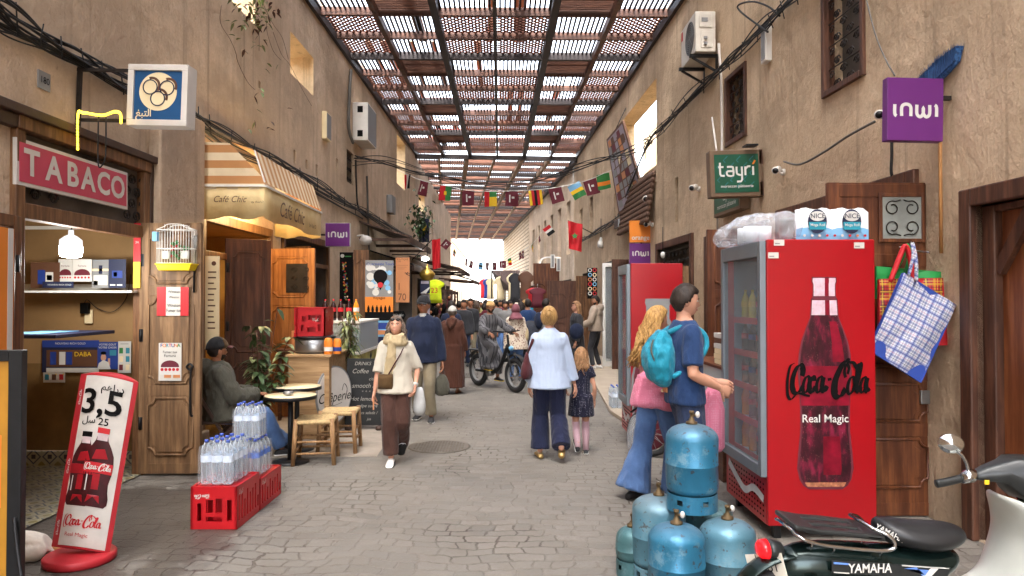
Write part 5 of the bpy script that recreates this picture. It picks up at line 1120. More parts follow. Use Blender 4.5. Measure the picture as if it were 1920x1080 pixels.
t=thing('wall_lamp','round white outdoor lamp on the wall past the purple sign','lamp',FL(16.2,3.15,.02));m=MB('white_paint');m.tube([(0,0,0),(0,.02,.15),(0,-.05,.2)],.02,8);m.obj('arm',t);m=MB('sign_white');m.ball((0,-.1,.2),(.15,.12,.14),14,8);m.obj('lamp_shade',t)
def tajine(q,w_,h):
 r2=random.Random(4)
 for k in range(60):y=r2.uniform(-.42,.3);q.use(r2.choice(['ink_orange','ink_red','ink_green','ink_yellow','ink_cream','ink_blue']));q.disc(w_*.06,.003,.005,(w_*(.02-.35*(y-.3)*.6+r2.uniform(-.16,.12)-.15),h*y),7)
 q.use('ink_white');q.disc(w_*.14,.003,.005,(-w_*.3,h*.43),12);q.use('ink_green');q.box((-w_*.1,h*.41,.003),(w_*.35,h*.43,.005))
poster('black poster with a spill of colourful food hung by the shop door',637,473,662,570,14.6,'ink_black',tajine)
def balloon(q,w_,h):
 q.use('ink_grey');q.box((-w_/2,h*.16,.002),(w_/2,h/2,.004));r2=random.Random(2)
 for k in range(26):q.use(r2.choice(['ink_white','ink_white','ink_grey','ink_sky']));q.disc(w_*r2.uniform(.06,.14),.004,.0045+k*.0001,(r2.uniform(-.4,.4)*w_,h*r2.uniform(.2,.46)),14)
 q.use('ink_black');q.disc(w_*.25,.008,.010,(.02,h*.35),28);q.prism([(-w_*.14+.02,h*.30),(.02,h*.22),(w_*.16+.02,h*.30)],.008,.0101);q.use('ink_red');q.disc(w_*.1,.0101,.012,(.02,h*.27),14);q.use('ink_blue');q.text('Ouarzazate Tours',h*.035,(.02,h*.465),.012,bold=.01)
 q.use('ink_orange');q.box((-w_/2,-h*.03,.002),(w_/2,h*.16,.006));q.use('ink_black');q.text('Voyages',h*.035,(0,h*.15),.012,bold=.012)
 for k in range(6):x=-w_*.38+w_*.15*k;q.disc(w_*.05,.006,.008,(x,h*.04),8,h*.035);q.disc(w_*.025,.006,.008,(x,h*.075),6)
 q.box((-w_/2,-h*.06,.006),(w_/2,h*.02,.0085));q.use('ink_sky');q.box((-w_/2,-h*.26,.002),(w_/2,-h*.06,.005));q.use('ink_blue');q.box((-w_/2,-h*.14,.005),(w_/2,-h*.08,.006));q.use('ink_tan');q.box((-w_/2,-h*.19,.005),(w_/2,-h*.15,.007));q.use('ink_navy');q.box((-w_/2,-h*.27,.005),(w_/2,-h*.21,.008));q.use('ink_white');q.disc(w_*.08,.006,.0075,(-w_*.1,-h*.09),10,h*.01)
 q.use('ink_grey');q.box((-w_/2,-h*.5,.002),(w_/2,-h*.27,.005))
 for k in range(30):q.use(r2.choice(['ink_black','ink_brown','ink_tan','ink_white']));q.disc(w_*r2.uniform(.03,.07),.005,.007+k*.0001,(r2.uniform(-.45,.45)*w_,h*r2.uniform(-.47,-.3)),8)
poster('tall travel banner showing a dark hot air balloon and a camel train',685,488,737,690,12.6,'ink_white',balloon,cat='banner',name='banner')
door_leaf('door_leaf','brown panelled shop door leaf left of the balloon banner',FC(W(662,700,12.9)-Vector((0,0,.12))),.28,2.35,'wood_brown',[(.1,.05,.9,.9),(.1,.9,.9,2.2)])
def s170(q,w_,h):
 q.use('ink_brown');q.text('BOUTIQUE',h*.05,(-w_*.02,h*.45),.006);q.text('170',h*.05,(-w_*.25,h*.405),.006);q.text('1',h*.22,(-w_*.24,-h*.15),.006,sx=.8);q.text('70',h*.22,(-.01,-h*.38),.006,sx=.85)
 for k in range(3):q.box((-w_*.4,h*(.32-.04*k),.003),(w_*(.38-.12*k),h*(.325-.04*k),.006))
 for a in(-.3,.5,1.2,2.2):q.stroke([(w_*.28,h*.12),(w_*.28+math.cos(a)*w_*.14,h*.12+math.sin(a)*h*.05),(w_*.28+math.cos(a)*w_*.26,h*.10+math.sin(a)*h*.06)],.02,.006)
c=W(755,525,14.2);panel_sign('shop_sign','tan vertical board with a palm and the number 170','sign',FC(c),.29,.91,.06,'ink_tan','dark_frame',lambda q:s170(q,.29,.91),brd=.008)
t=thing('arrow_sign','small black arrow sign with white letters below the 170 board','sign',FC(W(747,591,13.5)));m=MB('ink_black');m.prism([(-.14,-.08),(.1,-.08),(.14,0),(.1,.08),(-.14,.08)],-.02,0);m.obj('sign_face',t);m=MB('ink_white');m.text('JAMAÏA LEJOU',.06,(-.01,0),.004,sx=.55);m.obj('lettering',t)
wood('porch_wood',sr(66,46,36),sr(92,66,50),1,.6,axis=0);M('tarp_black',sr(30,28,27),.85,var=.3)
def porch(label,Y0,Y1,depth,z0,z1,mt,n=9):
 t=thing('porch_roof',label,'porch roof',(0,0,0));m=MB(mt)
 for i in range(n):
  a,b=Y0+(Y1-Y0)*i/n,Y0+(Y1-Y0)*(i+1)/n;m.raw([(LX(a),a,z0),(LX(a)+depth,a,z1),(LX(b)+depth,b,z1),(LX(b),b,z0),(LX(a),a,z0+.04),(LX(a)+depth,a,z1+.04),(LX(b)+depth,b,z1+.04),(LX(b),b,z0+.04)],[(0,3,2,1),(4,5,6,7),(0,1,5,4),(1,2,6,5),(2,3,7,6),(3,0,4,7)])if i%1==0 else 0
 m.obj('roof_boards',t);m=MB('porch_wood');m.bar((LX(Y0)+depth,Y0,z1-.06),(LX(Y1)+depth,Y1,z1-.06),.06,.14)
 for yy in(Y0+.05,(Y0+Y1)/2,Y1-.05):m.bar((LX(yy),yy,z0-.4),(LX(yy)+depth,yy,z1-.05),.05,.07)
 m.obj('roof_frame',t);return t
porch('brown boarded porch roof over the first left shops',16.5,20.5,1.15,3.5,3.15,'porch_wood');porch('black ragged awning below the brown boarded porch',17.5,21.5,1.1,2.9,2.55,'tarp_black');porch('dark porch roof farther along the left shops',24,29,1.7,3.15,2.75,'porch_wood');porch('last dark awning on the left before the bright gap',33,38,1.6,3.1,2.6,'tarp_black')
t=thing('gold_lantern','brass onion shaped lantern glowing under the left awning','lantern',W(801,515,18));M('brass',sr(214,176,84),.3,.8,emis=0.);m=MB('brass');m.lathe([(.02,-.16),(.12,-.14),(.19,-.05),(.2,.02),(.15,.09),(.06,.15),(.02,.22),(.005,.28)],n=16);m.obj('lantern_body',t);m=MB('black_metal');m.cyl((0,0,.28),(0,0,.9),.008,n=5);m.obj('chain',t)
t=thing('spot_lamp','bright white spot lamp on an arm under the left awning','lamp',W(797,485,19));M('spot_glow',(1,1,.96),.4,emis=5);m=MB('spot_glow');m.ball((0,0,0),(.1,.1,.06),10,6);m.obj('lamp_lens',t);m=MB('black_metal');m.tube([(0,0,.05),(-.3,.1,.12),(-.9,.1,.12)],.015,6);m.obj('arm',t)
cloth('tee_yellow',sr(206,222,40));
def tee(label,p,mt,s=1.):t=thing('hanging_shirt',label,'shirt',p);m=MB(mt);m.loft([ell(Vector((0,0,z)),Vector((1,0,0)),Vector((0,1,0)),a*s,(.035+.012*math.sin(z*20))*s,18)for z,a in((-.34,.21),(-.2,.19),(-.05,.185),(.08,.18),(.13,.26),(.2,.27),(.26,.18),(.3,.07))]);m.obj('shirt_cloth',t);m=MB('steel');m.tube([(0,0,.3),(0,0,.42)],.006,5);m.obj('hanger',t);return t
q_=tee('bright yellow shirt hanging outside a left shop',W(815,545,19.5),'tee_yellow',1.0);m=MB('ink_red');m.at(FC((0,-.062,.0)));m.text('23',.2,(0,0),0);m.obj('lettering',q_)
def rug(q,w_,h):
 q.use('ink_white');q.prism([(-w_*.5,-h*.5),(w_*.1,-h*.5),(w_*.5,-h*.1),(w_*.5,h*.02),(-w_*.1,-h*.3)],.003,.006);q.use('ink_lilac');q.box((-w_*.4,h*.25,.003),(w_*.4,h*.47,.006))
poster('dark blue printed cloth hanging under the left awning',788,526,806,550,17.5,'ink_navy',rug,cat='cloth',name='hanging_cloth')
poster('purple patterned cloth hanging below the dark blue one',790,551,806,600,17.6,'ink_lilac',None,cat='cloth',name='hanging_cloth')
for i,(px,Y,mt)in enumerate(((815,20.5,'ink_black'),(828,21.5,'ink_brown'),(836,24,'ink_maroon'),(843,27,'ink_black'))):
 p=W(px,600,Y);t=thing('goods_stand',('black clothes stand below the yellow shirt','brown stand of small leather goods','maroon rack of bags by the left shops','dark rack at the far end of the left shops')[i],'stand',(p.x,Y,0));m=MB('porch_wood')
 for x in(-.3,.3):m.box((x-.03,-.03,0),(x+.03,.03,2.0))
 m.box((-.33,-.02,1.9),(.33,.02,2.0));m.obj('rack_frame',t);m=MB(mt)
 for k in range(18):m.ball((rnd.uniform(-.28,.28),rnd.uniform(-.08,.05),rnd.uniform(.3,1.8)),(rnd.uniform(.05,.1),.05,rnd.uniform(.08,.16)),8,6)
 m.use('ink_tan');[m.ball((rnd.uniform(-.28,.28),-.1,rnd.uniform(.3,1.8)),.05,6,4)for k in range(8)];m.obj('goods',t)
p=W(668,680,11.6);t=thing('souvenir_table','low table heaped with dark souvenirs behind the seated man','table',(p.x-.1,11.7,0));m=MB('wood_brown');m.box((-.5,0,.70),(.9,.6,.74));m.obj('tabletop',t)
for x,y in((-.46,.04),(.86,.04),(.86,.56),(-.46,.56)):m=MB('wood_brown');m.box((x-.03,y-.03,0),(x+.03,y+.03,.7));m.obj('leg',t)
m=MB('ink_brown')
for k in range(60):m.use(rnd.choice(['ink_brown','ink_black','ink_tan','ink_maroon']));m.ball((rnd.uniform(-.45,.85),rnd.uniform(.05,.5),.77+rnd.uniform(0,.12)),rnd.uniform(.03,.06),6,4)
tag(m.obj('souvenirs',t),kind='stuff')
t=thing('blue_sign','dark blue hanging sign with a yellow crest on the left wall','sign',W(795,432,22));m=MB('ink_navy');m.box((-.1,-.35,-.35),(-.04,.35,.35));m.box((-.16,-.04,-.36),(.16,.02,.36));m.obj('sign_box',t);m=MB('ink_yellow');m.at(FC((0,-.045,.05)));m.disc(.09,0,.005,(0,.08),8);m.disc(.06,0,.005,(0,-.05),6);m.disc(.04,0,.005,(0,-.16),6);m.obj('crest',t)
t=thing('creeper_plant','green creeper growing over a ledge high on the left wall','plant',W(783,412,21.5));m=MB('leaf_dark');
for k in range(260):leaf(m,Vector((rnd.gauss(.08,.16),rnd.gauss(0,.25),rnd.gauss(0,.32))),Vector((rnd.uniform(-1,1),rnd.uniform(-1,1),rnd.uniform(-1,.2))),.12,.04)
m.obj('foliage',t)
# ---------- soft drink fridges
M('fridge_grey',sr(120,128,134),.4,.3,var=.06);M('fridge_white',sr(196,198,200),.4);glassy('fridge_glass',(.86,.9,.92),-.84,.03);M('fridge_inside',sr(120,136,146),.5);M('print_cola',(.030,.004,.008),.3,var=.6,sc=22);M('print_cola_red',sr(120,10,34),.3,var=.45,sc=9);M('print_glass',sr(206,176,186),.3,var=.25,sc=16);M('print_gold',sr(170,110,80),.35,var=.5,sc=40)
def cola_print():
 k=N('print_cola');co=k.map((1,1,1));n=k.noise(7,k.map((2.6,.8,1)),detail=4);v=k.n('ShaderNodeTexVoronoi');v.inputs['Scale'].default_value=95;k.l(k.co,v.inputs['Vector'])
 c=k.ramp(n,[(.36,(.018,.002,.005)),(.52,(.05,.004,.012)),(.62,(.15,.008,.028)),(.74,(.24,.014,.05))]);d=k.math('LESS_THAN',v.outputs['Distance'],.16)
 d=k.math('MULTIPLY',d,k.ramp(k.noise(9),[(.45,0.),(.6,.6)]));c=k.mix(d,c,(.55,.30,.22));k.set(c,.3)
cola_print()
BO=[(0,22),(8,23),(14,21),(38,21),(42,24),(62,25),(76,26),(100,35),(120,42),(145,47),(180,49),(215,46),(250,45),(290,45),(330,49),(360,51),(380,47),(392,40),(399,30)]
def contour(q,cx,ytop,sc,z,mats):
 def band(a,b,mat,k=1.,zz=0.,x0=-1.,x1=1.):
  q.use(mat);P=[(y,w_)for y,w_ in BO if a<=y<=b]
  f=lambda y:next(w0+(w1-w0)*(y-y0)/(y1-y0)for(y0,w0),(y1,w1)in zip(BO,BO[1:])if y0<=y<=y1)
  ys=sorted({a,b,*[y for y,_ in P]});n=len(ys);V=[]
  for y in ys:
   w_=f(y)*k
   for j in range(7):V.append((cx+(x0+(x1-x0)*j/6)*w_*sc,ytop-y*sc,z+zz))
  q.raw(V,[(i*7+j+7,i*7+j+8,i*7+j+1,i*7+j)for i in range(n-1)for j in range(6)])
 band(0,399,mats[1],1.05,0);band(2,72,mats[0],.96,.001);band(2,72,mats[2],.96,.0015,.05,.42)if mats[2]else 0;band(72,392,mats[3],.96,.001)
 band(36,44,mats[1],1.02,.0018)
 if mats[2]:band(386,394,'print_gold',.9,.0018);band(84,160,mats[2],.9,.0013,.35,.85);band(300,372,mats[2],.8,.0013,-.1,.75)
def fridge(label,pos,w_,d_,h,big):
 t=thing('drink_fridge',label,'fridge',pos);m=MB('red_enamel');k=.035
 m.box((0,0,.10),(w_,k,h));m.box((w_-k,k,.1),(w_,d_,h));m.box((.0,d_-k,.1),(w_-k,d_,h));m.box((.05,k,h-.11),(w_-k,d_-k,h));m.box((.05,k,.42),(w_-k,d_-k,.47));m.obj('cabinet',t,bev=.008)
 m=MB('fridge_inside');m.box((w_-k-.012,k,.47),(w_-k,d_-k,h-.11));m.box((.06,d_-k-.012,.47),(w_-k-.012,d_-k,h-.11));m.box((.06,k,.47),(w_-k-.012,k+.012,h-.11));m.obj('lining',t)
 m=MB('red_enamel');m.box((0,k,.1),(.045,d_-k,.42));m.obj('grille_panel',t,bev=.004);m=MB('ink_black')
 for i in range(14):
  for j in range(7):
   y=.06+(d_-.12)*(i+.5)/14;m.box((-.0015,y-.012,.14+.038*j),(.001,y+.012,.153+.038*j))
 m.obj('vents',t);q=MB('fridge_white');q.at(Matrix.Translation((-.004,d_/2,.27))@RZ(-PI/2)@Matrix.Rotation(PI/2,4,'X'));q.stroke([(-d_*.42,.10),(-d_*.2,.02),(0,-.03),(d_*.2,.03),(d_*.42,.0)],.06,0,1.2,6,.5);q.obj('wave_print',t)
 m=MB('fridge_grey');fr=.06;y0,y1,z0,z1=.012,d_-.012,.44,h-.01
 m.box((-.045,y0,z0),(0,y0+fr,z1));m.box((-.045,y1-fr,z0),(0,y1,z1));m.box((-.045,y0+fr,z0),(0,y1-fr,z0+fr+.02));m.box((-.045,y0+fr,z1-fr-.05),(0,y1-fr,z1));dr=m.obj('door',t,bev=.006)
 m=MB('fridge_glass');m.box((-.03,y0+fr,z0+fr+.02),(-.02,y1-fr,z1-fr-.05));m.obj('pane',dr)
 for i,z in enumerate((.50,.76,1.02,1.28,1.54)if big else(.6,1.0,1.4)):
  m=MB('fridge_white');m.box((.06,k+.013,z-.015),(w_-k-.013,d_-k-.013,z));sh=m.obj('shelf',t);m=MB('ink_red');m.box((.052,k+.013,z-.03),(.0598,d_-k-.013,z+.02));q=m.obj('price_rail',sh)
 m=MB('black_metal')
 for x in(.06,w_-.1):
  for y in(.05,d_-.1):m.box((x,y,0),(x+.05,y+.05,.1))
 m.obj('foot',t);return t
fz=.0;fp=Vector((1.885,5.02,0));t=fridge('big red drinks fridge with a cola bottle picture on its side',fp,.775,.93,2.13,True)
B=T3(.0,-.003,0)@Matrix.Rotation(PI/2,4,'X');U=5.02/F;side=lambda px,py:((px-940)*U-1.885,1.7+(562-py)*U)
x,y=side(1549,519);q=MB();q.at(B);contour(q,x,y,U,.0,('print_glass','ink_maroon','print_cola_red','print_cola'));q.use('print_cola_red');q.box((x-46*U,y-242*U,.0022),(x+46*U,y-168*U,.0028));q.obj('bottle_print',t)
q=MB();x,y=side(1472,750);coca(q,x+.02,y+.02,.585,.0060,'ink_black',B,1.38,1.75);q.obj('brand_lettering',t);q=MB('ink_white');q.at(B);x,y=side(1549,786);q.text('Real Magic',.078,(x,y),.0032,bold=.008);q.obj('slogan_lettering',t)
for px,py in((1464,454),(1616,459),(1453,478)):q=MB('paper');q.at(B);x,y=side(px,py);q.box((x-.037,y-.022,0),(x+.037,y+.02,.0015));q.use('ink_grey');q.box((x-.03,y-.012,.0015),(x+.005,y-.004,.002));q.obj('sticker',t)
f2=Vector((1.46,8.0,.062));t2=fridge('farther red drinks fridge half hidden by the shopping couple',f2,.59,.62,2.05,False);U2=8/F
q=MB();q.at(B);contour(q,(1234-940)*U2-1.46,1.7+(562-560)*U2-.062,U2,.0,('ink_grey','ink_grey',None,'ink_maroon'));q.obj('bottle_print',t2);q=MB();coca(q,(1197-940)*U2-1.46,1.7+(562-655)*U2-.062,.30,.004,'ink_white',B,1.5);q.obj('brand_lettering',t2)
rr=random.Random(9)
for i,z in enumerate((.50,.76,1.02,1.28,1.54)):
 for j in range(5):
  lq,lb_,cp=rr.choice([('cola_liquid','ink_red','ink_red'),('cola_liquid','ink_red','ink_black'),('orange_liquid','ink_orange','ink_orange'),('lemon_liquid','ink_yellow','ink_yellow'),('cola_liquid','ink_blue','ink_blue')])if j!=2 else('cola_liquid','ink_red','ink_red')
  nm={'ink_red':'cola','ink_orange':'orange','ink_yellow':'lemon','ink_blue':'blue labelled'}[lb_]
  pet('%s drink bottle on the %s shelf of the big fridge'%(nm,('bottom','second lowest','middle','second highest','top')[i]),fp+Vector((.12,.13+.165*j,z+.001)),lq,lb_,cp,.78 if i>1 else .82,'bottles inside the big fridge')
glassy('clear_wrap',(.95,.97,1.),-.74,.15);k=N('wrap');k.set((.8,.82,.84),.15);k.bump(k.noise(14,detail=6,rough=.7),.8,.03);M('roll_white',sr(226,228,230),.6);M('roll_teal',sr(40,140,160),.4)
Wr=fp+Vector((.26,.06,2.131));t=thing('paper_roll_pack','wrapped pack of kitchen rolls printed NICE on the big fridge','paper rolls',Wr);
for i in range(4):m=MB('roll_white');m.cyl((.075+.125*i,.1,.002),(.075+.125*i,.1,.23),.06,n=20);m.obj('roll',t)
m=MB('roll_white');nn=14;V=[]
for j in range(9):
 for i in range(nn+1):x=-.01+.53*i/nn;z=(.20+.034*abs(math.sin(PI*(x+.01)/.1325))**.6)*j/8;V.append((x,.035-.022*math.sin(PI*(x+.01)/.265)**2*math.sin(PI*j/8)**.4,z+.004))
m.raw(V,[(j*15+i,j*15+i+1,j*15+i+16,j*15+i+15)for j in range(8)for i in range(nn)],True);m.use('ink_sky');m.raw([(x,y-.002,z)for x,y,z in V[:60]],[(j*15+i,j*15+i+1,j*15+i+16,j*15+i+15)for j in range(3)for i in range(nn)],True);o=m.obj('printed_wrap',t)
q=MB();q.at(T3(0,.008,0)@Matrix.Rotation(PI/2,4,'X'))
for cx in(.135,.385):q.use('ink_navy');q.disc(.068,.0,.003,(cx,.135),24,.088);q.use('roll_teal');q.box((cx-.062,.075,.003),(cx+.062,.13,.005));q.use('ink_white');q.disc(.056,.003,.0052,(cx,.172),24,.036);q.use('ink_navy');q.text('NICE',.048,(cx,.172),.008,bold=.01);q.use('ink_white');q.text('Mega Roll',.027,(cx,.108),.008,bold=.01)
for i in range(9):q.use(rr.choice(['ink_red','ink_white','ink_navy','ink_tan']));q.disc(.009,.0,.006,(.04+.055*i,.032),10)
q.obj('lettering',t)
t=thing('plastic_wrap','crumpled clear plastic bag of rolls beside the printed pack','plastic bag',fp+Vector((.08,.5,2.131)));m=MB()
m.ball((.0,-.1,.09),(.22,.3,.12),18,12);m.ball((-.08,.2,.07),(.14,.22,.09),16,10);m.ball((.12,-.30,.1),(.12,.16,.11),14,10);V,Nn,Fs=remesh(m,.018,2);V=wrinkle(V,Nn,.035,11);V=[(v[0],v[1],max(.003,v[2]))for v in V];m=MB('clear_wrap');m.raw(V,Fs,True);m.obj('wrap_film',t)
m=MB('roll_white');[m.cyl((-.05+.1*i,-.1+.14*j,.004),(-.05+.1*i,-.1+.14*j,.13),.055,n=16)for i in range(2)for j in range(2)];m.obj('roll',t)
# ---------- open door leaf behind the fridge and the bags on it
a=W(1640,970,5.55);b=W(1756,345,5.55);dw=b.x-a.x+.35;t=door_leaf('door_leaf','open red brown door leaf with a scroll glass pane beside the fridge',FC((b.x-dw,5.55,.01)),dw,b.z,'wood_door',[(.12,.1,.92,.62),(.12,.62,.92,1.05),(.12,1.05,.92,1.95),(.12,1.95,.92,2.5)],glass=1.9)
M('frost_glass',sr(150,154,148),.35,.2,var=.2,sc=6);m=MB('frost_glass');x0,x1=dw-.44,dw-.13;z0,z1=W(1700,450,5.55).z,W(1700,372,5.55).z
m.box((x0,z0,.006),(x1,z1,.010));m.obj('pane',t);m=MB('wood_door');m.box((x0-.03,z0-.03,.004),(x0,z1+.03,.02));m.box((x1,z0-.03,.004),(x1+.03,z1+.03,.02));m.box((x0,z0-.03,.004),(x1,z0,.02));m.box((x0,z1,.004),(x1,z1+.03,.02));m.obj('pane_frame',t,bev=.003)
m=MB('iron');mx,mz=(x0+x1)/2,(z0+z1)/2
for sx in(-1,1):
 for sy in(-1,1):
  P=[(mx+sx*.012,mz+sy*.14,.018)]+[(mx+sx*(.075+.06*math.cos(a2_)*(1-k/16*.7)),mz+sy*(.075+.06*math.sin(a2_)*(1-k/16*.7)),.018)for k,a2_ in((k,2.0-k*.55)for k in range(14))];m.tube(crom(P,3),.005,6)
m.obj('scroll_grille',t);lk=MB('steel');p=side(1727,747);lk.box((dw-.16,1.7-185/F*5.55-.055,.007),(dw-.01,1.7-185/F*5.55+.05,.035));lk.obj('lock',t,bev=.004)
def checked():
 for nme,base,c1,c2,c3,s_ in(('plaid_blue',(206,208,216),(46,62,128),(92,106,168),(186,120,130),11.),('plaid_red',(176,40,44),(206,170,50),(40,36,40),(220,206,90),9.)):
  k=N(nme);x,y,z=k.sep(k.map((1,1,1),(0,0,.5 if nme=='plaid_blue' else 0)));c=k.ramp(k.noise(2),[(.3,mul(sr(*base),.9)),(.7,sr(*base))])
  for v in(x,y):
   f=k.math('FRACT',k.math('MULTIPLY',v,s_))
   for lo,hi,cc,al in((.05,.30,c2,.55),(.12,.2,c1,.75),(.44,.48,(30,34,50),.7),(.6,.75,c1,.5),(.86,.9,c3,.7)):
    a_=k.math('MULTIPLY',k.math('MULTIPLY',k.math('GREATER_THAN',f,lo),k.math('LESS_THAN',f,hi)),al);c=k.mix(a_,c,sr(*cc))
  k.set(c,.45,0,.4);k.bump(k.noise(16,detail=5),.6,.015)
checked();M('bag_green',sr(30,130,62),.5,var=.1,bump=.3,bsc=20);M('bag_edge',sr(44,70,150),.55)
def flat_bag(label,P,Y,mat,edge,th,hnd=None):
 t=thing('shopping_bag',label,'bag',FC(W(P[0][0],P[0][1],Y)));o=W(P[0][0],P[0][1],Y);L=[((W(a_,b_,Y)-o).x,(W(a_,b_,Y)-o).z)for a_,b_ in P]
 m=MB(mat);n=20;V=[];(ax,ay),(bx,by),(cx_,cy),(dx_,dy)=L
 for j in range(n+1):
  for i in range(n+1):
   u_,v_=i/n,j/n;x=(ax*(1-u_)+bx*u_)*(1-v_)+(dx_*(1-u_)+cx_*u_)*v_;y=(ay*(1-u_)+by*u_)*(1-v_)+(dy*(1-u_)+cy*u_)*v_;V.append((x,y,th+.03*math.sin(PI*u_)*math.sin(PI*v_)+.016*mnoise.noise(Vector((x*8,y*8,2)))+.008*math.sin(u_*9+v_*3)))
 m.raw(V,[(j*(n+1)+i+n+1,j*(n+1)+i+n+2,j*(n+1)+i+1,j*(n+1)+i)for j in range(n)for i in range(n)],True);m.obj('bag_cloth',t)
 m=MB(edge);m.prism([L[3],L[2],L[1],L[0]]if True else L,.0,th-.003)
 for p,q2 in zip(L,L[1:]+L[:1]):m.bar((*p,th-.004),(*q2,th-.004),.006,.008)
 m.obj('bag_edge',t);m=MB(hnd or edge);
 return t,m,o
t,m,o=flat_bag('green bag hanging behind the plaid bag on the open door',[(1640,500),(1776,512),(1770,560),(1640,560)],5.40,'bag_green','bag_green',.03);m.tube(crom([(.22,-.06,.03),(.26,.08,.02),(.24,.16,.02),(.20,.08,.03),(.14,-.03,.03)],5),.018,8);m.obj('strap',t)
t,m,o=flat_bag('red and yellow checked bag behind the plaid bag',[(1645,524),(1763,522),(1772,646),(1645,650)],5.33,'plaid_red','ink_red',.03);m.tube(crom([(.08,-.02,.03),(.16,.18,.03),(.20,.25,.03),(.235,.15,.03),(.26,-.04,.03)],5),.02,8);m.obj('strap',t)
t,m,o=flat_bag('blue and white plaid shopping bag hanging on the open door',[(1690,512),(1787,572),(1722,716),(1626,656)],5.22,'plaid_blue','bag_edge',.035,'plaid_blue');m.tube(crom([(.03,-.02,.04),(.06,.12,.05),(.06,.22,.04),(.075,.1,.06),(.075,-.06,.06)],5),.013,8);m.obj('strap',t)
t=thing('wire_hook','bent wire hook holding the shopping bags on the door','hook',W(1698,463,5.46));m=MB('steel');m.tube(crom([(-.05,0,.0),(0,-.02,.0),(.01,-.06,.03),(.0,-.1,-.03),(.01,-.28,-.06)],5),.006,6);m.obj('hook_wire',t)
# ---------- great door at the right
wood('wood_great',sr(116,64,36),sr(148,90,54),.8,.42,axis=1);a=FR(0,0,-.10);t=thing('great_door','tall plank door with iron studs in a heavy brown frame','door',a);m=MB('wood_great')
for i in range(8):x=-4.86+.215*i;m.box((x,.02,-.04),(x+.211,2.32,0))
m.obj('door_planks',t,bev=.004);m=MB('dark_frame')
for x in(-4.60,-4.30,-3.9):
 for j in range(14):m.ball((x,.2+.16*j,.003),(.016,.016,.010),8,5)
for j in range(4):m.ball((-4.5+.12*j,1.92,.003),(.016,.016,.01),8,5)
m.obj('stud',t);m=MB('wood_dark');m.bar((-4.86,1.9,.02),(-4.55,2.31,.02),.09,.05,(0,0,1));m.obj('corner_brace',t);m=MB('wood_dark');m.box((-4.98,0,-.02),(-4.86,2.36,.06));m.box((-4.86,2.31,-.02),(-3.0,2.36,.06));m.obj('inner_frame',t,bev=.01)
m=MB('black_metal');m.tube(crom([(-4.44,1.22,.01),(-4.45,1.18,.05),(-4.35,.98,.05),(-4.33,.92,.01)],5),.014,8);m.prism([(-4.46,1.2),(-4.44,1.17),(-4.42,1.21),(-4.44,1.27)],.0,.01);m.prism([(-4.35,.93),(-4.32,.86),(-4.31,.93),(-4.33,.97)],.0,.01);m.obj('handle',t)
t=thing('broom','blue bristled broom hung upside down against the wall','broom',FR(5.31,3.33,.035));wood('broom_wood',sr(170,118,66),sr(198,146,92),1.2,.5,axis=1);k=N('bristle_blue');k.set(k.ramp(k.noise(1.,k.map((150,9,40),(0,0,.3)),detail=3),[(.35,sr(20,48,92)),(.65,sr(58,108,166))]),.8);k.bump(k.noise(1.,k.map((150,9,40),(0,0,.3)),detail=3),.8,.01);m=MB('broom_wood');m.cyl((.0,-1.28,0),(0,.02,0),.0135,n=10);m.obj('broom_stick',t);m=MB('bristle_blue');m.tube(crom([(-.17,-.01,0),(0,.04,0),(.2,.105,.0)],4),[.012,.016,.022,.022,.024,.024,.022,.020,.012][:9],10);m.obj('broom_head',t);m=MB('bristle_blue');m.loft([[(-.17+.37*q-.09*k+.13*k*q,-.01+.115*q+k*.13-.05*k*abs(q-.5)+.006*math.sin(q*60)*k,z)for q,z in[(i/20,-.024)for i in range(21)]+[(1-i/20,.03)for i in range(21)]]for k in(0,.35,.7,1.)],True,False);rr=random.Random(5)
for i in range(800):
 s_=rr.random();p=Vector((-.17+.36*s_,-.01+.11*s_,rr.uniform(-.025,.03)));d=Vector((-.09+.13*s_+rr.uniform(-.014,.02),.155+rr.uniform(-.01,.012)-.06*abs(s_-.5),rr.uniform(-.02,.02)));m.raw([p+Vector((-.0022,0,0)),p+Vector((.0022,0,0)),p+d+Vector((.0022,0,.002)),p+d-Vector((.0022,0,0))],[(0,1,2,3)])
m.obj('bristles',t)
c=W(1716,205,5.2);t=panel_sign('projecting_sign','big purple sign with white inwi lettering beside the broom','sign',FC(c,0,-.02),.42,.47,.07,'purple_sign','purple_sign',lambda q:inwi(q,.335,-.01),brd=.003)
m=MB('iron');m.bar((.2,.1,-.04),(RX(5.2)-c.x,.1,-.04),.03,.03);m.obj('bracket',t);m=MB('sign_white');
M('tayri_green',sr(14,74,52),.4,var=.15,sc=4);M('tayri_frame',sr(104,82,62),.5)
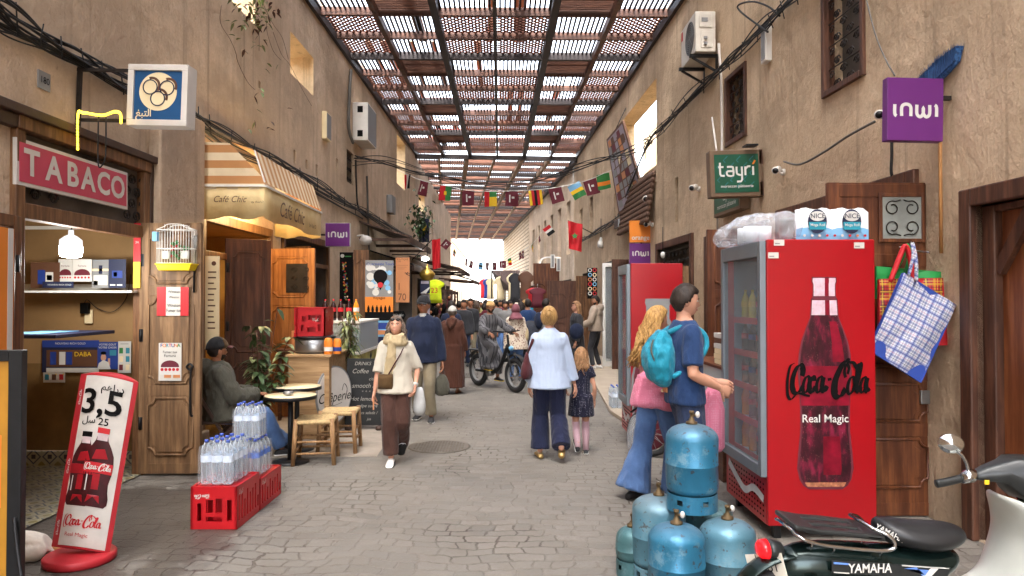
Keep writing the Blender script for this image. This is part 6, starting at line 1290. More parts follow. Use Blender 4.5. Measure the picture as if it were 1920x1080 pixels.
def tayri(q,w_,h):
 q.use('ink_teal');k=w_/.5
 for i in range(-3,5):
  for j in range(-3,4):
   x,y=(i+j)*.075*k,(j-i)*.075*k
   for dx,dy in((.07,.07),(.035,-.035)):
    if abs(x+dx)<w_/2 and abs(y+dy)<h/2 and abs(x)<w_/2 and abs(y)<h/2:q.stroke([(x,y),(x+dx*.7*k,y+dy*.7*k)],.0035,.005,0,2,1.)
 q.use('ink_white');s_=w_/.50
 for P in([(-.19,.10),(-.19,-.03),(-.17,-.05),(-.14,-.05)],[(-.21,.05),(-.15,.05)],[(-.11,.05),(-.05,.05),(-.04,.03),(-.04,-.05),(-.10,-.05),(-.115,-.02),(-.10,0),(-.045,0)],[(-.0,.05),(.0,-.02),(.02,-.04),(.06,-.04),(.06,.05),(.06,-.10),(.03,-.12),(.0,-.12)],[(.10,-.05),(.10,.05)],[(.10,.02),(.13,.05),(.16,.05)],[(.19,-.05),(.19,.05)]):q.stroke([(a_*s_,b_*s_+.025*s_)for a_,b_ in P],.022*s_,.008,0,2 if len(P)<4 else 2,1.)
 q.use('ink_orange');q.prism([(.18*s_,.10*s_),(.20*s_,.10*s_),(.225*s_,.14*s_),(.205*s_,.15*s_)],.006,.009);q.use('ink_white');q.text('moroccan pâtisserie',.046*s_,(0,-.148*s_),.008,bold=.006)
c=W(1381,325,8.75);t=thing('projecting_sign','green box sign lettered tayri moroccan pâtisserie in a brown frame','sign',FC(c,0,.03));w_,h=.66,.585;m=MB('tayri_frame');m.box((-w_/2,-h/2,-.16),(w_/2,h/2,0));m.obj('sign_box',t,bev=.012);m=MB('tayri_green');m.box((-w_/2+.055,-h/2+.055,0),(w_/2-.055,h/2-.055,.005));m.obj('sign_face',t);q=MB();tayri(q,.54,.47);q.obj('lettering',t);m=MB('wood_dark')
for y in(.2,-.2):m=MB('wood_dark');m.box((w_/2,y-.05,-.12),(RX(8.75)-c.x-.05,y+.05,-.06));m.box((RX(8.75)-c.x-.05,y-.09,-.16),(RX(8.75)-c.x-.01,y+.09,-.0));m.obj('bracket',t)
m=MB('black_metal');m.box((.1,h/2+.03,-.05),(.25,h/2+.05,.1));m.obj('lamp',t)
p=Rw(1378,383);t=thing('wall_sign','second green pâtisserie sign fixed flat on the wall below the first','sign',FR(p.y-.1,p.z+.03,.02));m=MB('tayri_frame');m.box((-.55,-.17,0),(.5,.2,.13));m.obj('sign_box',t,bev=.008);m=MB('tayri_green');m.box((-.5,-.12,.13),(.45,.15,.134));m.obj('sign_face',t);m=MB('ink_white');m.text('moroccan pâtisserie',.09,(0,-.05),.138);m.text('tayri',.16,(0,.07),.138);m.obj('lettering',t)
Yo=14.7;c=W(1201,434,Yo);panel_sign('projecting_sign','square orange sign lettered orange above a purple sign','sign',FC(c),.455,.455,.08,'ink_orange','ink_orange',lambda q:(q.use('ink_white'),q.text('orange',.135,(0,-.13),.007,bold=.012)),brd=.003)
c=W(1201,475.5,Yo);panel_sign('projecting_sign','square purple sign lettered inwi directly below the orange sign','sign',FC(c),.455,.43,.08,'purple_sign','purple_sign',lambda q:inwi(q,.34),brd=.003)
def camera(label,px,py,Y,dx=-1,s=1.,mtd=.12):
 p=W(px,py,Y);t=thing('security_camera',label,'security camera',p);m=MB('sign_white');d=Vector((dx*.5,-.8,-.25)).normalized();m.tube([-d*.10*s,d*.09*s],.042*s,14);m.tube([d*.05*s,d*.12*s],[.048*s,.05*s],14);m.obj('camera_body',t);m=MB('black_metal');m.tube([d*.119*s,d*.124*s],.038*s,14);m.obj('lens',t);m=MB('sign_white');e=Vector((RX(Y)-p.x,.05,-.02));m.tube(crom([-d*.05*s,-d*.05*s+Vector((.04,0,-.05)),e],5),.016*s,8);m.tube([e-Vector((.03,0,0)),e],.045*s,12);m.obj('arm',t)
camera('white security camera beside the big purple sign',1650,214,5.9,-1,.8);camera('white security camera below the tayri sign bracket',1457,318,8.1,-1,.85);camera('white security camera on the plaster left of the tayri sign',1301,351,11.3);camera('small white security camera over the orange sign',1215,419,14.4);camera('larger white security camera on the wall corner above the orange sign',1216,371,14.6,-1,1.4)
p0=W(1342,55,10.35);t=thing('air_conditioner','white air conditioner outdoor unit on brackets high on the wall','air conditioner',Matrix.Translation((RX(10.4)-.36,10.35,p0.z-.33)));M('ac_white',sr(206,200,188),.45,var=.06);m=MB('ac_white');m.box((0,0,0),(.30,.82,.60));m.obj('casing',t,bev=.012);B2=T3(-.001,.41,.3)@RZ(-PI/2)@Matrix.Rotation(PI/2,4,'X');m=MB('black_metal');m.at(B2);m.disc(.245,0,.003,(.10,0),32);m.obj('fan_opening',t);m=MB('ink_grey');m.at(B2)
for r in range(8):m.ring(.03*r+.02,.03*r+.026,.004,.008,(.10,0),28)
for a_ in range(8):m.bar((.10,0,.006),(.10+.24*math.cos(a_*PI/4),.24*math.sin(a_*PI/4),.006),.006,.004)
m.obj('fan_grille',t);m=MB('ac_white');m.box((.06,-.012,.36),(.24,0,.56));m.box((.08,-.01,.06),(.25,0,.30));m.obj('service_cover',t,bev=.004);m=MB('ink_grey');m.box((.09,-.016,.44),(.18,-.012,.5));m.box((.12,-.03,.1),(.17,-.01,.14));m.box((.12,-.03,.18),(.17,-.01,.22));m.obj('valves',t);m=MB('ink_red');m.at(B2);m.box((-.38,.12,.001),(-.30,.26,.003));m.obj('badge',t)
m=MB('black_metal')
for y in(.08,.7):m.box((-.06,y,-.05),(.38,y+.05,-.005));m.box((.33,y,-.28),(.37,y+.05,-.05));m.bar((.36,y+.025,-.27),(-.02,y+.025,-.05),.03,.03)
m.obj('bracket',t);m=MB('sign_white');m.tube(crom([(.33,-.05,.1),(.345,-.12,-.6),(.345,-.14,-1.2),(.345,-.12,-1.7)],6),.02,10);m.obj('pipe',t)
bx=[W(1137,262,17.6),W(1167,226,16.4),W(1209,372,15.6),W(1160,402,17.2)];Vx=(bx[1]-bx[0]);t=thing('photo_board','tilted billboard patterned with photographs hanging from the wall','billboard',(0,0,0));nrm=(bx[1]-bx[0]).cross(bx[3]-bx[0]).normalized();nrm=-nrm if nrm.y>0 else nrm;f=lambda u_,v_,k=0.:bx[0]*(1-u_)*(1-v_)+bx[1]*u_*(1-v_)+bx[2]*u_*v_+bx[3]*(1-u_)*v_+nrm*k
m=MB('ink_brown');m.raw([f(0,0,-.05),f(1,0,-.05),f(1,1,-.05),f(0,1,-.05),f(0,0,0),f(1,0,0),f(1,1,0),f(0,1,0)],[(0,1,2,3),(7,6,5,4),(0,4,5,1),(1,5,6,2),(2,6,7,3),(3,7,4,0)]);m.obj('board',t);m=MB()
m.use('ink_lilac');m.raw([f(.05,.03,.004),f(.95,.03,.004),f(.95,.97,.004),f(.05,.97,.004)],[(0,1,2,3)])
for i in range(5):
 for j in range(9):m.use(rr.choice(['ink_lilac','ink_lilac','ink_cream','ink_brown','ink_grey','ink_tan','ink_grey','ink_maroon']));u0,v0=.08+.17*i,.05+.1*j;s_=rr.uniform(.12,.16);m.raw([f(u0,v0,.009),f(u0+s_,v0,.009),f(u0+s_,v0+.085,.009),f(u0,v0+.085,.009)],[(0,1,2,3)])
m.obj('photo_print',t);m=MB('black_metal');m.tube([f(.5,0,-.03),Vector((RX(17),17.2,f(.5,0).z+.6))],.012,5);m.tube([f(.9,.9,-.03),Vector((RX(15.5),15.5,f(.9,.9).z))],.012,5);m.obj('stay_wire',t)
M('roof_tile',sr(88,64,50),.8,var=.25,sc=14);t=thing('tiled_ledge','small sloping brown tile roof under the high wall opening','roof',FR(0,0,0));m=MB('roof_tile')
for i in range(26):
 x=-17.2+3.0*i/26
 for j in range(9):z=4.3-.115*j;m.tube([(x+.06,z,.02+.018*j),(x+.06,z-.125,.045+.018*j)],[.045,.055],6)
m.obj('tiles',t)
# ---------- gas cylinders
def gasmat(n,c):
 k=N(n);w1=k.ramp(k.noise(6,detail=8,rough=.8),[(.52,0.),(.60,1.)]);w2=k.ramp(k.noise(2.2,detail=5),[(.5,0.),(.8,.7)]);z=k.sep()[2];top=k.ramp(z,[(.40,0.),(.50,.8)])
 cc=k.ramp(k.noise(4,detail=6),[(.3,mul(c,.75)),(.7,mul(c,1.2))]);cc=k.mix(k.math('MULTIPLY',w1,.55),cc,sr(120,150,160));cc=k.mix(w2,cc,mul(c,.7));cc=k.mix(k.math('MULTIPLY',top,k.noise(7,detail=4)),cc,sr(122,118,110));v=k.ramp(k.noise(30,detail=3),[(.62,0.),(.67,1.)]);cc=k.mix(k.math('MULTIPLY',v,.7),cc,sr(70,52,42))
 k.set(cc,k.math('MULTIPLY_ADD',w1,.25,.42),.35);k.bump(k.noise(7,detail=4),.35,.02)
gasmat('gas_blue',sr(46,116,148));gasmat('gas_pale',sr(92,140,160));M('valve_brass',sr(96,78,52),.6,.5,var=.3,sc=20);gasmat('gas_teal',sr(70,108,112))
def cylinder(label,pos,mt,r=.153,h=.47,group='blue gas cylinders in the stack',rz=0.):
 t=thing('gas_cylinder',label,'gas cylinder',Matrix.Translation(pos)@RZ(rz),group);b0=.075;k=h
 pr=[(.03,b0)]+[(r*.985*math.sin(a_),b0+.05-.05*math.cos(a_))for a_ in[PI/2*i/6 for i in range(1,7)]]+[(r,b0+.06),(r,k*.52),(r*1.012,k*.525),(r*1.02,k*.532),(r*1.012,k*.54),(r,k*.545),(r,k-.09)]+[(r*math.cos(a_)**.8 if math.cos(a_)>0 else .001,k-.09+.085*math.sin(a_))for a_ in[PI/2*i/9 for i in range(1,9)]]+[(.03,k-.003),(.001,k-.002)]
 m=MB(mt);m.lathe(pr,n=40);m.v=[tuple(Vector(v)+Vector((v[0],v[1],0)).normalized()*(.006*mnoise.noise(Vector((v[0]*9+pos[0]*7,v[1]*9,v[2]*6))))if .1<v[2]<k-.05 else v)for v in m.v];m.obj('cylinder_body',t)
 m=MB(mt);n=48
 for i in range(n):
  a0,a1=2*PI*i/n,2*PI*(i+1)/n;gap=i%8 in(3,4)
  for z0,z1 in(((0,.045),(.075,.10))if gap else((0,.10),)):
   m.raw([(rr_*math.cos(a_),rr_*math.sin(a_),z)for rr_ in(r*.97,r*.94)for a_,z in((a0,z0),(a1,z0),(a1,z1),(a0,z1))],[(0,1,2,3),(7,6,5,4),(0,4,5,1),(2,6,7,3)])
 m.obj('foot_ring',t)
 m=MB('valve_brass');m.lathe([(.034,k-.008),(.034,k+.008),(.018,k+.012),(.016,k+.026),(.011,k+.03),(.010,k+.055),(.015,k+.057),(.015,k+.072),(.001,k+.073)],n=16);m.cyl((0,0,k+.045),(.035,-.015,k+.045),.009,n=8);v=m.obj('valve',t);m=MB('sign_white');m.ball((.028,-.02,k+.05),(.014,.014,.02),8,6);m.obj('plug',v);return t
def cpos(px,Y):p=W(px,600,Y);return Vector((p.x,Y,.002))
cylinder('bright blue gas cylinder standing in front at the middle of the stack',cpos(1267,3.92),'gas_blue');cylinder('paler blue gas cylinder on the right of the stack beside the moped',cpos(1362,4.0),'gas_pale',rz=1);cylinder('dull blue gas cylinder behind on the left of the stack',cpos(1234,4.33),'gas_pale',.16,.515,rz=2);cylinder('gas cylinder hidden behind under the raised one',cpos(1325,4.40),'gas_teal',rz=3)
cylinder('upper blue gas cylinder standing on top of the others',Vector((cpos(1303,4.10).x,4.18,.475)),'gas_blue',.151,.50,rz=.3);cylinder('small squat grey blue gas cylinder at the left of the stack',cpos(1185,4.42),'gas_teal',.105,.30,None)
# ---------- moped in the foreground
M('moped_green',sr(22,38,36),.18,.5,var=.2,spec=.6);M('moped_white',sr(186,188,180),.3,var=.06);M('seat_black',(.016,.016,.017),.42,var=.2);M('chrome',sr(190,190,190),.12,1.);M('tail_red',sr(170,16,22),.2,emis=.15);M('amber',sr(206,110,24),.25);M('mirror',sr(210,214,216),.03,1.);M('mop_plastic',(.02,.022,.022),.35);M('stripe_blue',sr(100,140,214),.4)
YM=3.05;mo=W(1620,1000,YM);ux=YM/F;P_=lambda px,py,dy=0.:Vector(((px-1620)*ux*(1+dy/YM),dy,(1000-py)*ux*(1+dy/YM)-(0 if not dy else 0)))
t=thing('parked_moped','dark green and white parked moped with black seat and luggage rack','moped',Matrix.Translation(mo))
gz=-mo.z
m=MB();rings=[]
for px,top,bot,hw in((1640,958+14,1004,.03),(1650,969,1012,.085),(1680,972,1022,.115),(1720,979,1030,.125),(1750,978,1032,.12),(1780,980,1024,.10),(1800,986,1012,.06),(1806,994,1006,.02)):
 cz=(top+bot)/2;c=P_(px,cz);hh_=(bot-top)/2*ux;rings.append(ell(c,Vector((0,1,0)),Vector((0,0,1)),hw,hh_,20))
m.use('seat_black');m.loft(rings);m.obj('seat',t,sub=1)
m=MB('ink_white');m.at(Matrix.Translation(P_(1645,985)+Vector((-.005,-.088,0)))@Matrix.Rotation(PI/2,4,'X')@Matrix.Rotation(-.5,4,'Z'));m.text('YAMAHA',.032,(.01,0),.004,bold=.01);m.obj('seat_lettering',t)
m=MB('moped_green');rings=[]
for px,top,bot,hw in((1450,1042,1100,.05),(1470,1022,1110,.07),(1500,1012,1115,.085),(1570,1012,1112,.10),(1660,1020,1110,.11),(1740,1022,1092,.105),(1775,1024,1068,.09),(1790,1030,1045,.05)):cz=(top+bot)/2;rings.append(ell(P_(px,cz),Vector((0,1,0)),Vector((0,0,1)),hw,(bot-top)/2*ux,24))
m.loft(rings);m.obj('side_cover',t,sub=1)
B3=lambda px,py,dy:Matrix.Translation(P_(px,py)+Vector((0,dy,0)))@Matrix.Rotation(PI/2,4,'X');m=MB('mop_plastic');m.at(B3(1640,1046,-.118));m.prism([(-.24,-.018),(.235,-.050),(.255,.000),(-.24,.034)],-.006,0);m.obj('badge_panel',t);m=MB('ink_white');m.at(B3(1605,1044,-.120));m.text('YAMAHA',.052,(-.005,-.004),.004,bold=.02,sx=.84,shear=.05);m.obj('badge_lettering',t)
m=MB('stripe_blue');m.at(B3(1640,1046,-.120));m.prism([(-.235,.020),(-.17,.016),(-.17,.022),(-.235,.028)],0,.003);m.prism([(.06,-.0),(.16,-.008),(.145,-.028),(.13,-.028),(.11,.004)],0,.003);m.prism([(.175,-.046),(.235,-.050),(.237,-.043),(.18,-.040)],0,.003);m.use('ink_white');m.prism([(-.235,-.016),(-.17,-.021),(-.17,-.017),(-.235,-.012)],0,.002);m.prism([(.125,-.04),(.16,-.043),(.20,-.002),(.17,.000)],0,.0025);m.prism([(.05,.010),(.245,-.003),(.246,-.000),(.05,.014)],0,.002);m.obj('side_stripe',t)
m=MB('mop_plastic');RP=lambda px,py,dy:P_(px,py)+Vector((0,dy,0))
for y0,y1 in((-.115,-.06),(-.03,.03),(.06,.115)):m.loft([[RP(px,py,y0)+Vector((0,0,k)),RP(px,py,y1)+Vector((0,0,k)),RP(px,py,y1)+Vector((0,0,k+.022)),RP(px,py,y0)+Vector((0,0,k+.022))]for px,py,k in((1482,981,0),(1500,985,0),(1560,990,0),(1630,999,0))],True,False)
m.loft([[RP(px,py,-.115),RP(px,py,.115),RP(px,py,.115)+Vector((0,0,.022)),RP(px,py,-.115)+Vector((0,0,.022))]for px,py in((1470,978),(1482,980.5),(1512,986))],True,False);m.loft([[RP(px,py,-.115),RP(px,py,.115),RP(px,py,.115)+Vector((0,0,.022)),RP(px,py,-.115)+Vector((0,0,.022))]for px,py in((1600,995),(1635,999.5))],True,False);m.obj('rack_plate',t,bev=.008)
m=MB('chrome')
for sy in(-.125,.125):m.tube(crom([RP(1472,984,sy*.6),RP(1478,990,sy),RP(1520,1003,sy),RP(1600,1012,sy),RP(1640,1012,sy),RP(1648,1000,sy),RP(1635,985,sy*.95),RP(1615,978,sy*.8)],4),.008,8)
m.tube([RP(1472,984,-.075),RP(1472,984,.075)],.008,8);m.tube([RP(1615,978,-.1),RP(1615,978,.1)],.008,8)
for px,py in((1500,1000),(1540,1008),(1627,1013)):m.tube([RP(px,py,-.12),RP(px+2,py+16,-.09)],.004,6)
m.obj('rack_tube',t)
m=MB('mop_plastic');m.loft([ell(P_(px,1028),Vector((0,1,0)),Vector((0,0,1)),a_,b_,14)for px,a_,b_ in((1462,.045,.03),(1445,.055,.042),(1436,.055,.042))]);m.obj('tail_housing',t);m=MB('tail_red');m.loft([ell(P_(px,1028),Vector((0,1,0)),Vector((0,0,1)),a_,b_,14)for px,a_,b_ in((1437,.055,.042),(1424,.05,.038),(1418,.03,.025))]);m.obj('tail_light',t)
m=MB('amber');m.ball(P_(1505,1068)+Vector((0,-.13,0)),(.03,.022,.022),12,8);m.obj('indicator',t);m=MB('steel');m.cyl(P_(1600,1070)+Vector((0,-.13,0)),P_(1600,1140)+Vector((0,-.13,0)),.022,n=12);m.obj('shock_absorber',t)
m=MB('moped_green');rings=[]
for a_ in[PI*(.02+.7*i/14)for i in range(15)]:c=P_(1470,1165)+Vector((-math.cos(a_)*.29+.05,0,math.sin(a_)*.29));e=Vector((-math.cos(a_),0,math.sin(a_)));rings.append([c+Vector((0,.06*math.cos(q_),0))+e*(.025*math.sin(q_))for q_ in[PI*j/8 for j in range(9)]])
m.loft(rings,False,True,False);o=m.obj('rear_mudguard',t);o.modifiers.new('s','SOLIDIFY').thickness=.004
def wheel(t,c,r,tr,axis,mt='rubber',spokes=20,rimm='chrome',tyre='tyre'):
 axis=Vector(axis).normalized();u_,v_=frame(axis);c=Vector(c);m=MB(mt);n=36;R=[]
 for i in range(n+1):a_=2*PI*i/n;e=u_*math.cos(a_)+v_*math.sin(a_);R.append([c+e*(r-tr+tr*math.cos(q_))+axis*tr*math.sin(q_)for q_ in[2*PI*j/10 for j in range(10)]])
 m.loft(R,False,True);wh=m.obj('wheel',t);m=MB(rimm);R=[]
 for i in range(n+1):a_=2*PI*i/n;e=u_*math.cos(a_)+v_*math.sin(a_);R.append([c+e*(r-2*tr-.004+.012*math.cos(q_))+axis*tr*.55*math.sin(q_)for q_ in[2*PI*j/8 for j in range(8)]])
 m.loft(R,False,True);m.obj('rim',wh);m=MB('steel');m.cyl(c-axis*.045,c+axis*.045,.035,n=14)
 for i in range(spokes):a_=2*PI*i/spokes;e=u_*math.cos(a_+.15*(-1)**i)+v_*math.sin(a_+.15*(-1)**i);m.tube([c+u_*math.cos(a_)*.03+v_*math.sin(a_)*.03+axis*.03*(-1)**i,c+e*(r-2*tr)],.0022,4,False)
 m.obj('spokes',wh);return wh
rc=P_(1470,1165);rc.z=gz+.29;wheel(t,rc+Vector((.04,0,0)),.285,.04,(0,1,0));fc_=P_(1990,1165);fc_.z=gz+.29;wheel(t,fc_,.285,.04,(0,1,0))
M('plate_white',sr(206,200,186),.5);m=MB('plate_white');X_=Matrix.Translation(P_(1440,1062)+Vector((-.01,0,0)))@RZ(-.9)@Matrix.Rotation(PI/2,4,'X')@Matrix.Rotation(.30,4,'Z');m.at(X_);m.box((-.09,-.07,0),(.09,.055,.004));m.obj('number_plate',t);m=MB('ink_black');m.at(X_);m.text('281',.06,(.02,.0),.007);m.box((-.04,-.07,.004),(-.037,.055,.006));m.obj('plate_lettering',t)
m=MB('mop_plastic');m.tube(crom([P_(1758,908),P_(1775,905),P_(1806,898)],4),.0175,12);m.v=m.v;m.obj('grip',t);m=MB('chrome');m.loft([ell(P_(px,py),Vector((0,1,0)),Vector((.2,0,1)).normalized(),a_,a_,12)for px,py,a_ in((1806,898,.022),(1812,895,.03),(1828,893,.03),(1832,893,.02))]);m.obj('lever_clamp',t)
m=MB('chrome');m.tube(crom([P_(1820,886),P_(1816,870),P_(1808,855),P_(1800,848)],4),.008,8);m.obj('mirror_stalk',t);m=MB('chrome');nv=Vector((-.30,-1,.12)).normalized();u_,v_=frame(nv);c=P_(1787,833);m.loft([ell(c+nv*k,u_,v_,.052*s_,.042*s_,20)for k,s_ in((-.02,.5),(-.012,.95),(.0,1.),(.004,.98))]);mh=m.obj('mirror',t);m=MB('mirror');m.loft([ell(c+nv*k,u_,v_,.047,.037,20)for k in(.0042,.0055)]);m.obj('glass',mh)
m=MB('mop_plastic');R=[[P_(px,py)+Vector((0,y,z))for y,z in((-.07*k,-hh_),(.07*k,-hh_),(.08*k,0),(.05*k,hh_),(-.05*k,hh_),(-.08*k,0))]for px,py,k,hh_ in((1828,892,.35,.016),(1850,888,.5,.03),(1882,884,.75,.045),(1898,890,1.1,.075),(1925,900,1.5,.095),(1980,905,1.6,.10),(2040,905,1.5,.08))];m.loft(R);m.obj('handlebar_cover',t,bev=.012)
m=MB('ink_yellow');m.box(P_(1835,904)+Vector((0,-.05,0)),P_(1843,896)+Vector((.002,-.047,0)));m.obj('sticker',t)
m=MB('moped_white');R=[]
for px,py,w_ in((1866,930,.12),(1880,950,.155),(1890,990,.165),(1886,1020,.17),(1872,1060,.17),(1850,1100,.15),(1760,1135,.13),(1660,1150,.12)):R.append([P_(px+10*math.cos(q_*1.2)-10,py)+Vector((.10*(1-math.cos(q_))if px>1840 else 0,w_*math.sin(q_),0))for q_ in[-1.4+2.8*j/14 for j in range(15)]])
m.loft(R,False,True,False);o=m.obj('leg_shield',t);sd_=o.modifiers.new('s','SOLIDIFY');sd_.thickness=.03;o.modifiers.new('sub','SUBSURF').levels=1
m=MB('mop_plastic');m.box(P_(1898,1000)+Vector((0,-.15,0)),P_(1914,1012)+Vector((0,-.13,0)));m.tube(crom([P_(1905,1000)+Vector((0,-.15,0)),P_(1913,995)+Vector((0,-.17,0)),P_(1915,1005)+Vector((0,-.17,0))],4),.006,6);m.obj('bag_hook',t);m=MB('moped_green');m.tube(crom([P_(1930,930),P_(1960,1010),P_(1990,1120)],5),.04,12);m.obj('fork',t)
# ---------- second moped wheel, water pack and stall by the farther fridge
t=thing('parked_moped','old moped with a spoked front wheel behind the blonde woman','moped',Matrix.Translation((1.52,7.75,.0))@RZ(-.55));wheel(t,(.10,0,.265),.26,.03,(0,1,0),spokes=24);wheel(t,(1.2,0,.265),.26,.03,(0,1,0));m=MB('steel')
for y in(-.05,.05):m.tube(crom([(.10,y,.265),(.22,y,.55),(.34,y,.9)],4),.016,8)
m.obj('fork',t);m=MB('moped_green');R=[ell(Vector((.10,0,.265))if False else Vector((.10-.29*math.cos(a_),0,.265+.29*math.sin(a_))),Vector((0,1,0)),Vector((-math.cos(a_),0,math.sin(a_))),.045,.012,10)for a_ in[PI*(.25+.6*i/10)for i in range(11)]];m.loft(R);m.obj('mudguard',t);m=MB('black_metal');m.tube(crom([(.34,-.25,.95),(.36,0,.92),(.34,.25,.95)],4),.014,8);m.obj('handlebar',t);m=MB('seat_black');m.ball((.95,0,.72),(.25,.11,.06),14,8);m.obj('seat',t);m=MB('red_enamel');m.tube(crom([(.33,0,.8),(.5,0,.42),(.85,0,.4),(1.2,0,.5)],4),.07,12);m.obj('moped_body',t)
p=G(1157,771);water_pack('pack of big water bottles on the pale step by the farther fridge',Matrix.Translation((p.x+.02,p.y-.1,.062)),3,4)
t=thing('market_counter','stall counter with glass front between the two fridges','counter',(2.06,6.6,0));m=MB('wood_dark');m.box((0,0,0),(.95,1.2,.62));m.obj('counter_base',t,bev=.005);M('nuts',sr(176,146,106),.8,var=.4,sc=90,bump=.8,bsc=90);m=MB('nuts');m.box((.02,.02,.63),(.9,1.15,.92));m.obj('nut_tray',t);m=MB('case_glass');m.box((-.006,-.006,.62),(.0,1.2,1.05));m.box((0,-.006,.62),(.95,-.001,1.05));m.obj('case_pane',t);m=MB('wood_door');m.box((-.02,-.02,1.05),(.97,1.22,1.08));m.obj('counter_top',t,bev=.004)
rr=random.Random(2)
for i in range(3):
 for j in range(6):b=thing('cigarette_carton','flat pale carton in the piles on the stall counter','box',(2.08+.28*i,6.62+.02*(j%2),1.082+.05*j),'flat cartons piled on the stall counter');m=MB(rr.choice(['ink_cream','ink_brown','ink_white','ink_tan']));m.box((0,0,0),(.25,.3,.046));m.obj('carton_box',b,bev=.003)
b=thing('tea_box','white and red box with a dark emblem on top of the carton piles','box',(2.36,6.6,1.39));m=MB('ink_white');m.box((0,0,0),(.16,.2,.16));m.obj('box_body',b);m=MB('ink_red');m.box((-.002,-.003,.11),(.162,.203,.162));m.obj('lid',b);m=MB('ink_black');m.at(T3(.08,-.004,.06)@Matrix.Rotation(PI/2,4,'X'));m.disc(.035,0,.002);m.obj('emblem',b)
door_leaf('door_leaf','dark red panelled door at the back of the stall',FC((2.40,8.25,.02)),.72,2.5,'wood_door',[(.1,.1,.9,.9),(.1,.9,.9,1.7),(.1,1.7,.9,2.4)])
door_leaf('door_leaf','brown panelled door set back beside the grille transom',FR(10.8,.02,-.2),1.9,2.5,'wood_door',[(.03,.1,.47,.9),(.53,.1,.97,.9),(.03,.9,.47,1.7),(.53,.9,.97,1.7),(.03,1.7,.47,2.4),(.53,1.7,.97,2.4)])
door_leaf('door_leaf','narrow brown door leaf standing open behind the farther fridge',FC((2.55,11.7,.06)),.55,2.2,'wood_old',[(.1,.1,.9,1.0),(.1,1.0,.9,2.1)])
t=thing('window_grille','dark iron scroll grille above the door behind the farther fridge','grille',FR(0,0,0));m=MB('iron')
for i in range(17):
 for j in range(3):scroll(m,-13.9+.125*i+.06,2.26+.13*j,.05,.009,-.02,1 if(i+j)%2 else-1)
for z in(2.2,2.4,2.6):m.cyl((-13.95,z,-.02),(-11.85,z,-.02),.01,n=5)
m.obj('scrolls',t)
t=thing('shop_door','white framed glass shop door standing open by the man in the puffer jacket','door',Matrix.Translation((2.52,17.6,.06))@RZ(-.5)@Matrix.Rotation(PI/2,4,'X'));m=MB('white_paint');m.box((0,0,-.03),(.07,2.55,.03));m.box((.83,0,-.03),(.9,2.55,.03));m.box((.07,2.45,-.03),(.83,2.55,.03));m.box((.07,0,-.03),(.83,.12,.03));m.obj('door_frame',t);m=MB('fridge_glass');m.box((.07,.12,-.005),(.83,2.45,.005));m.obj('pane',t)
door_leaf('door_leaf','dark brown door leaf folded behind the white glass door',FC((2.62,16.8,.06)),.4,2.6,'wood_dark',[(.1,.1,.9,1.2),(.1,1.2,.9,2.5)])
def plates(q,w_,h):
 for j in range(6):
  for i in range(2):q.use(('ink_white','ink_red','ink_sky','ink_cream','ink_tan')[(i+2*j)%5]);q.disc(w_*.2,.003,.008,(w_*(i-.5)*.46,h*(.42-.15*j)),16);q.use('ink_black');q.disc(w_*.12,.008,.010,(w_*(i-.5)*.46,h*(.42-.15*j)),14)
poster('dark board hung with painted plates at a right hand shop',1101,502,1120,560,19.6,'ink_black',plates,cat='board',name='display_board')
t=thing('wall_bulb','white bulb hanging on a wire from the right wall cables','lamp',W(1127,455,20.5));m=MB('ink_white');m.lathe([(.03,.16),(.05,.1),(.1,.0),(.1,-.12),(.05,-.16),(.001,-.17)],n=12);m.obj('bulb_body',t);m=MB('black_metal');m.cyl((0,0,.16),(0,0,.7),.01,n=5);m.obj('wire',t)
t=thing('wall_bulb','small clear bulb hanging by the grille near the farther fridge','lamp',W(1243,478,12.6));m=MB('ink_white');m.ball((0,0,0),(.045,.045,.06),10,8);m.obj('bulb_body',t);m=MB('black_metal');m.cyl((0,0,.05),(0,0,.5),.008,n=5);m.obj('wire',t)
t=thing('notice_board','white framed notice on the wall beside the orange sign','notice',FR(15.7,3.0,.02));m=MB('ink_black');m.box((-.33,-.55,0),(.33,.55,.03));m.obj('frame',t);m=MB('paper');m.box((-.28,-.5,.03),(.28,.5,.034));m.obj('sheet',t)
t=thing('flood_light','grey flood lamp on the wall below the photo billboard','lamp',FR(17.3,3.55,.1));m=MB('ink_grey');m.box((-.25,-.1,0),(.25,.1,.12));m.obj('lamp_housing',t,bev=.01);m=MB('black_metal');m.box((-.22,-.08,.12),(.22,.08,.125));m.obj('lens',t);m=MB('iron');m.cyl((0,0,-.1),(0,0,0),.02,n=8);m.obj('bracket',t)
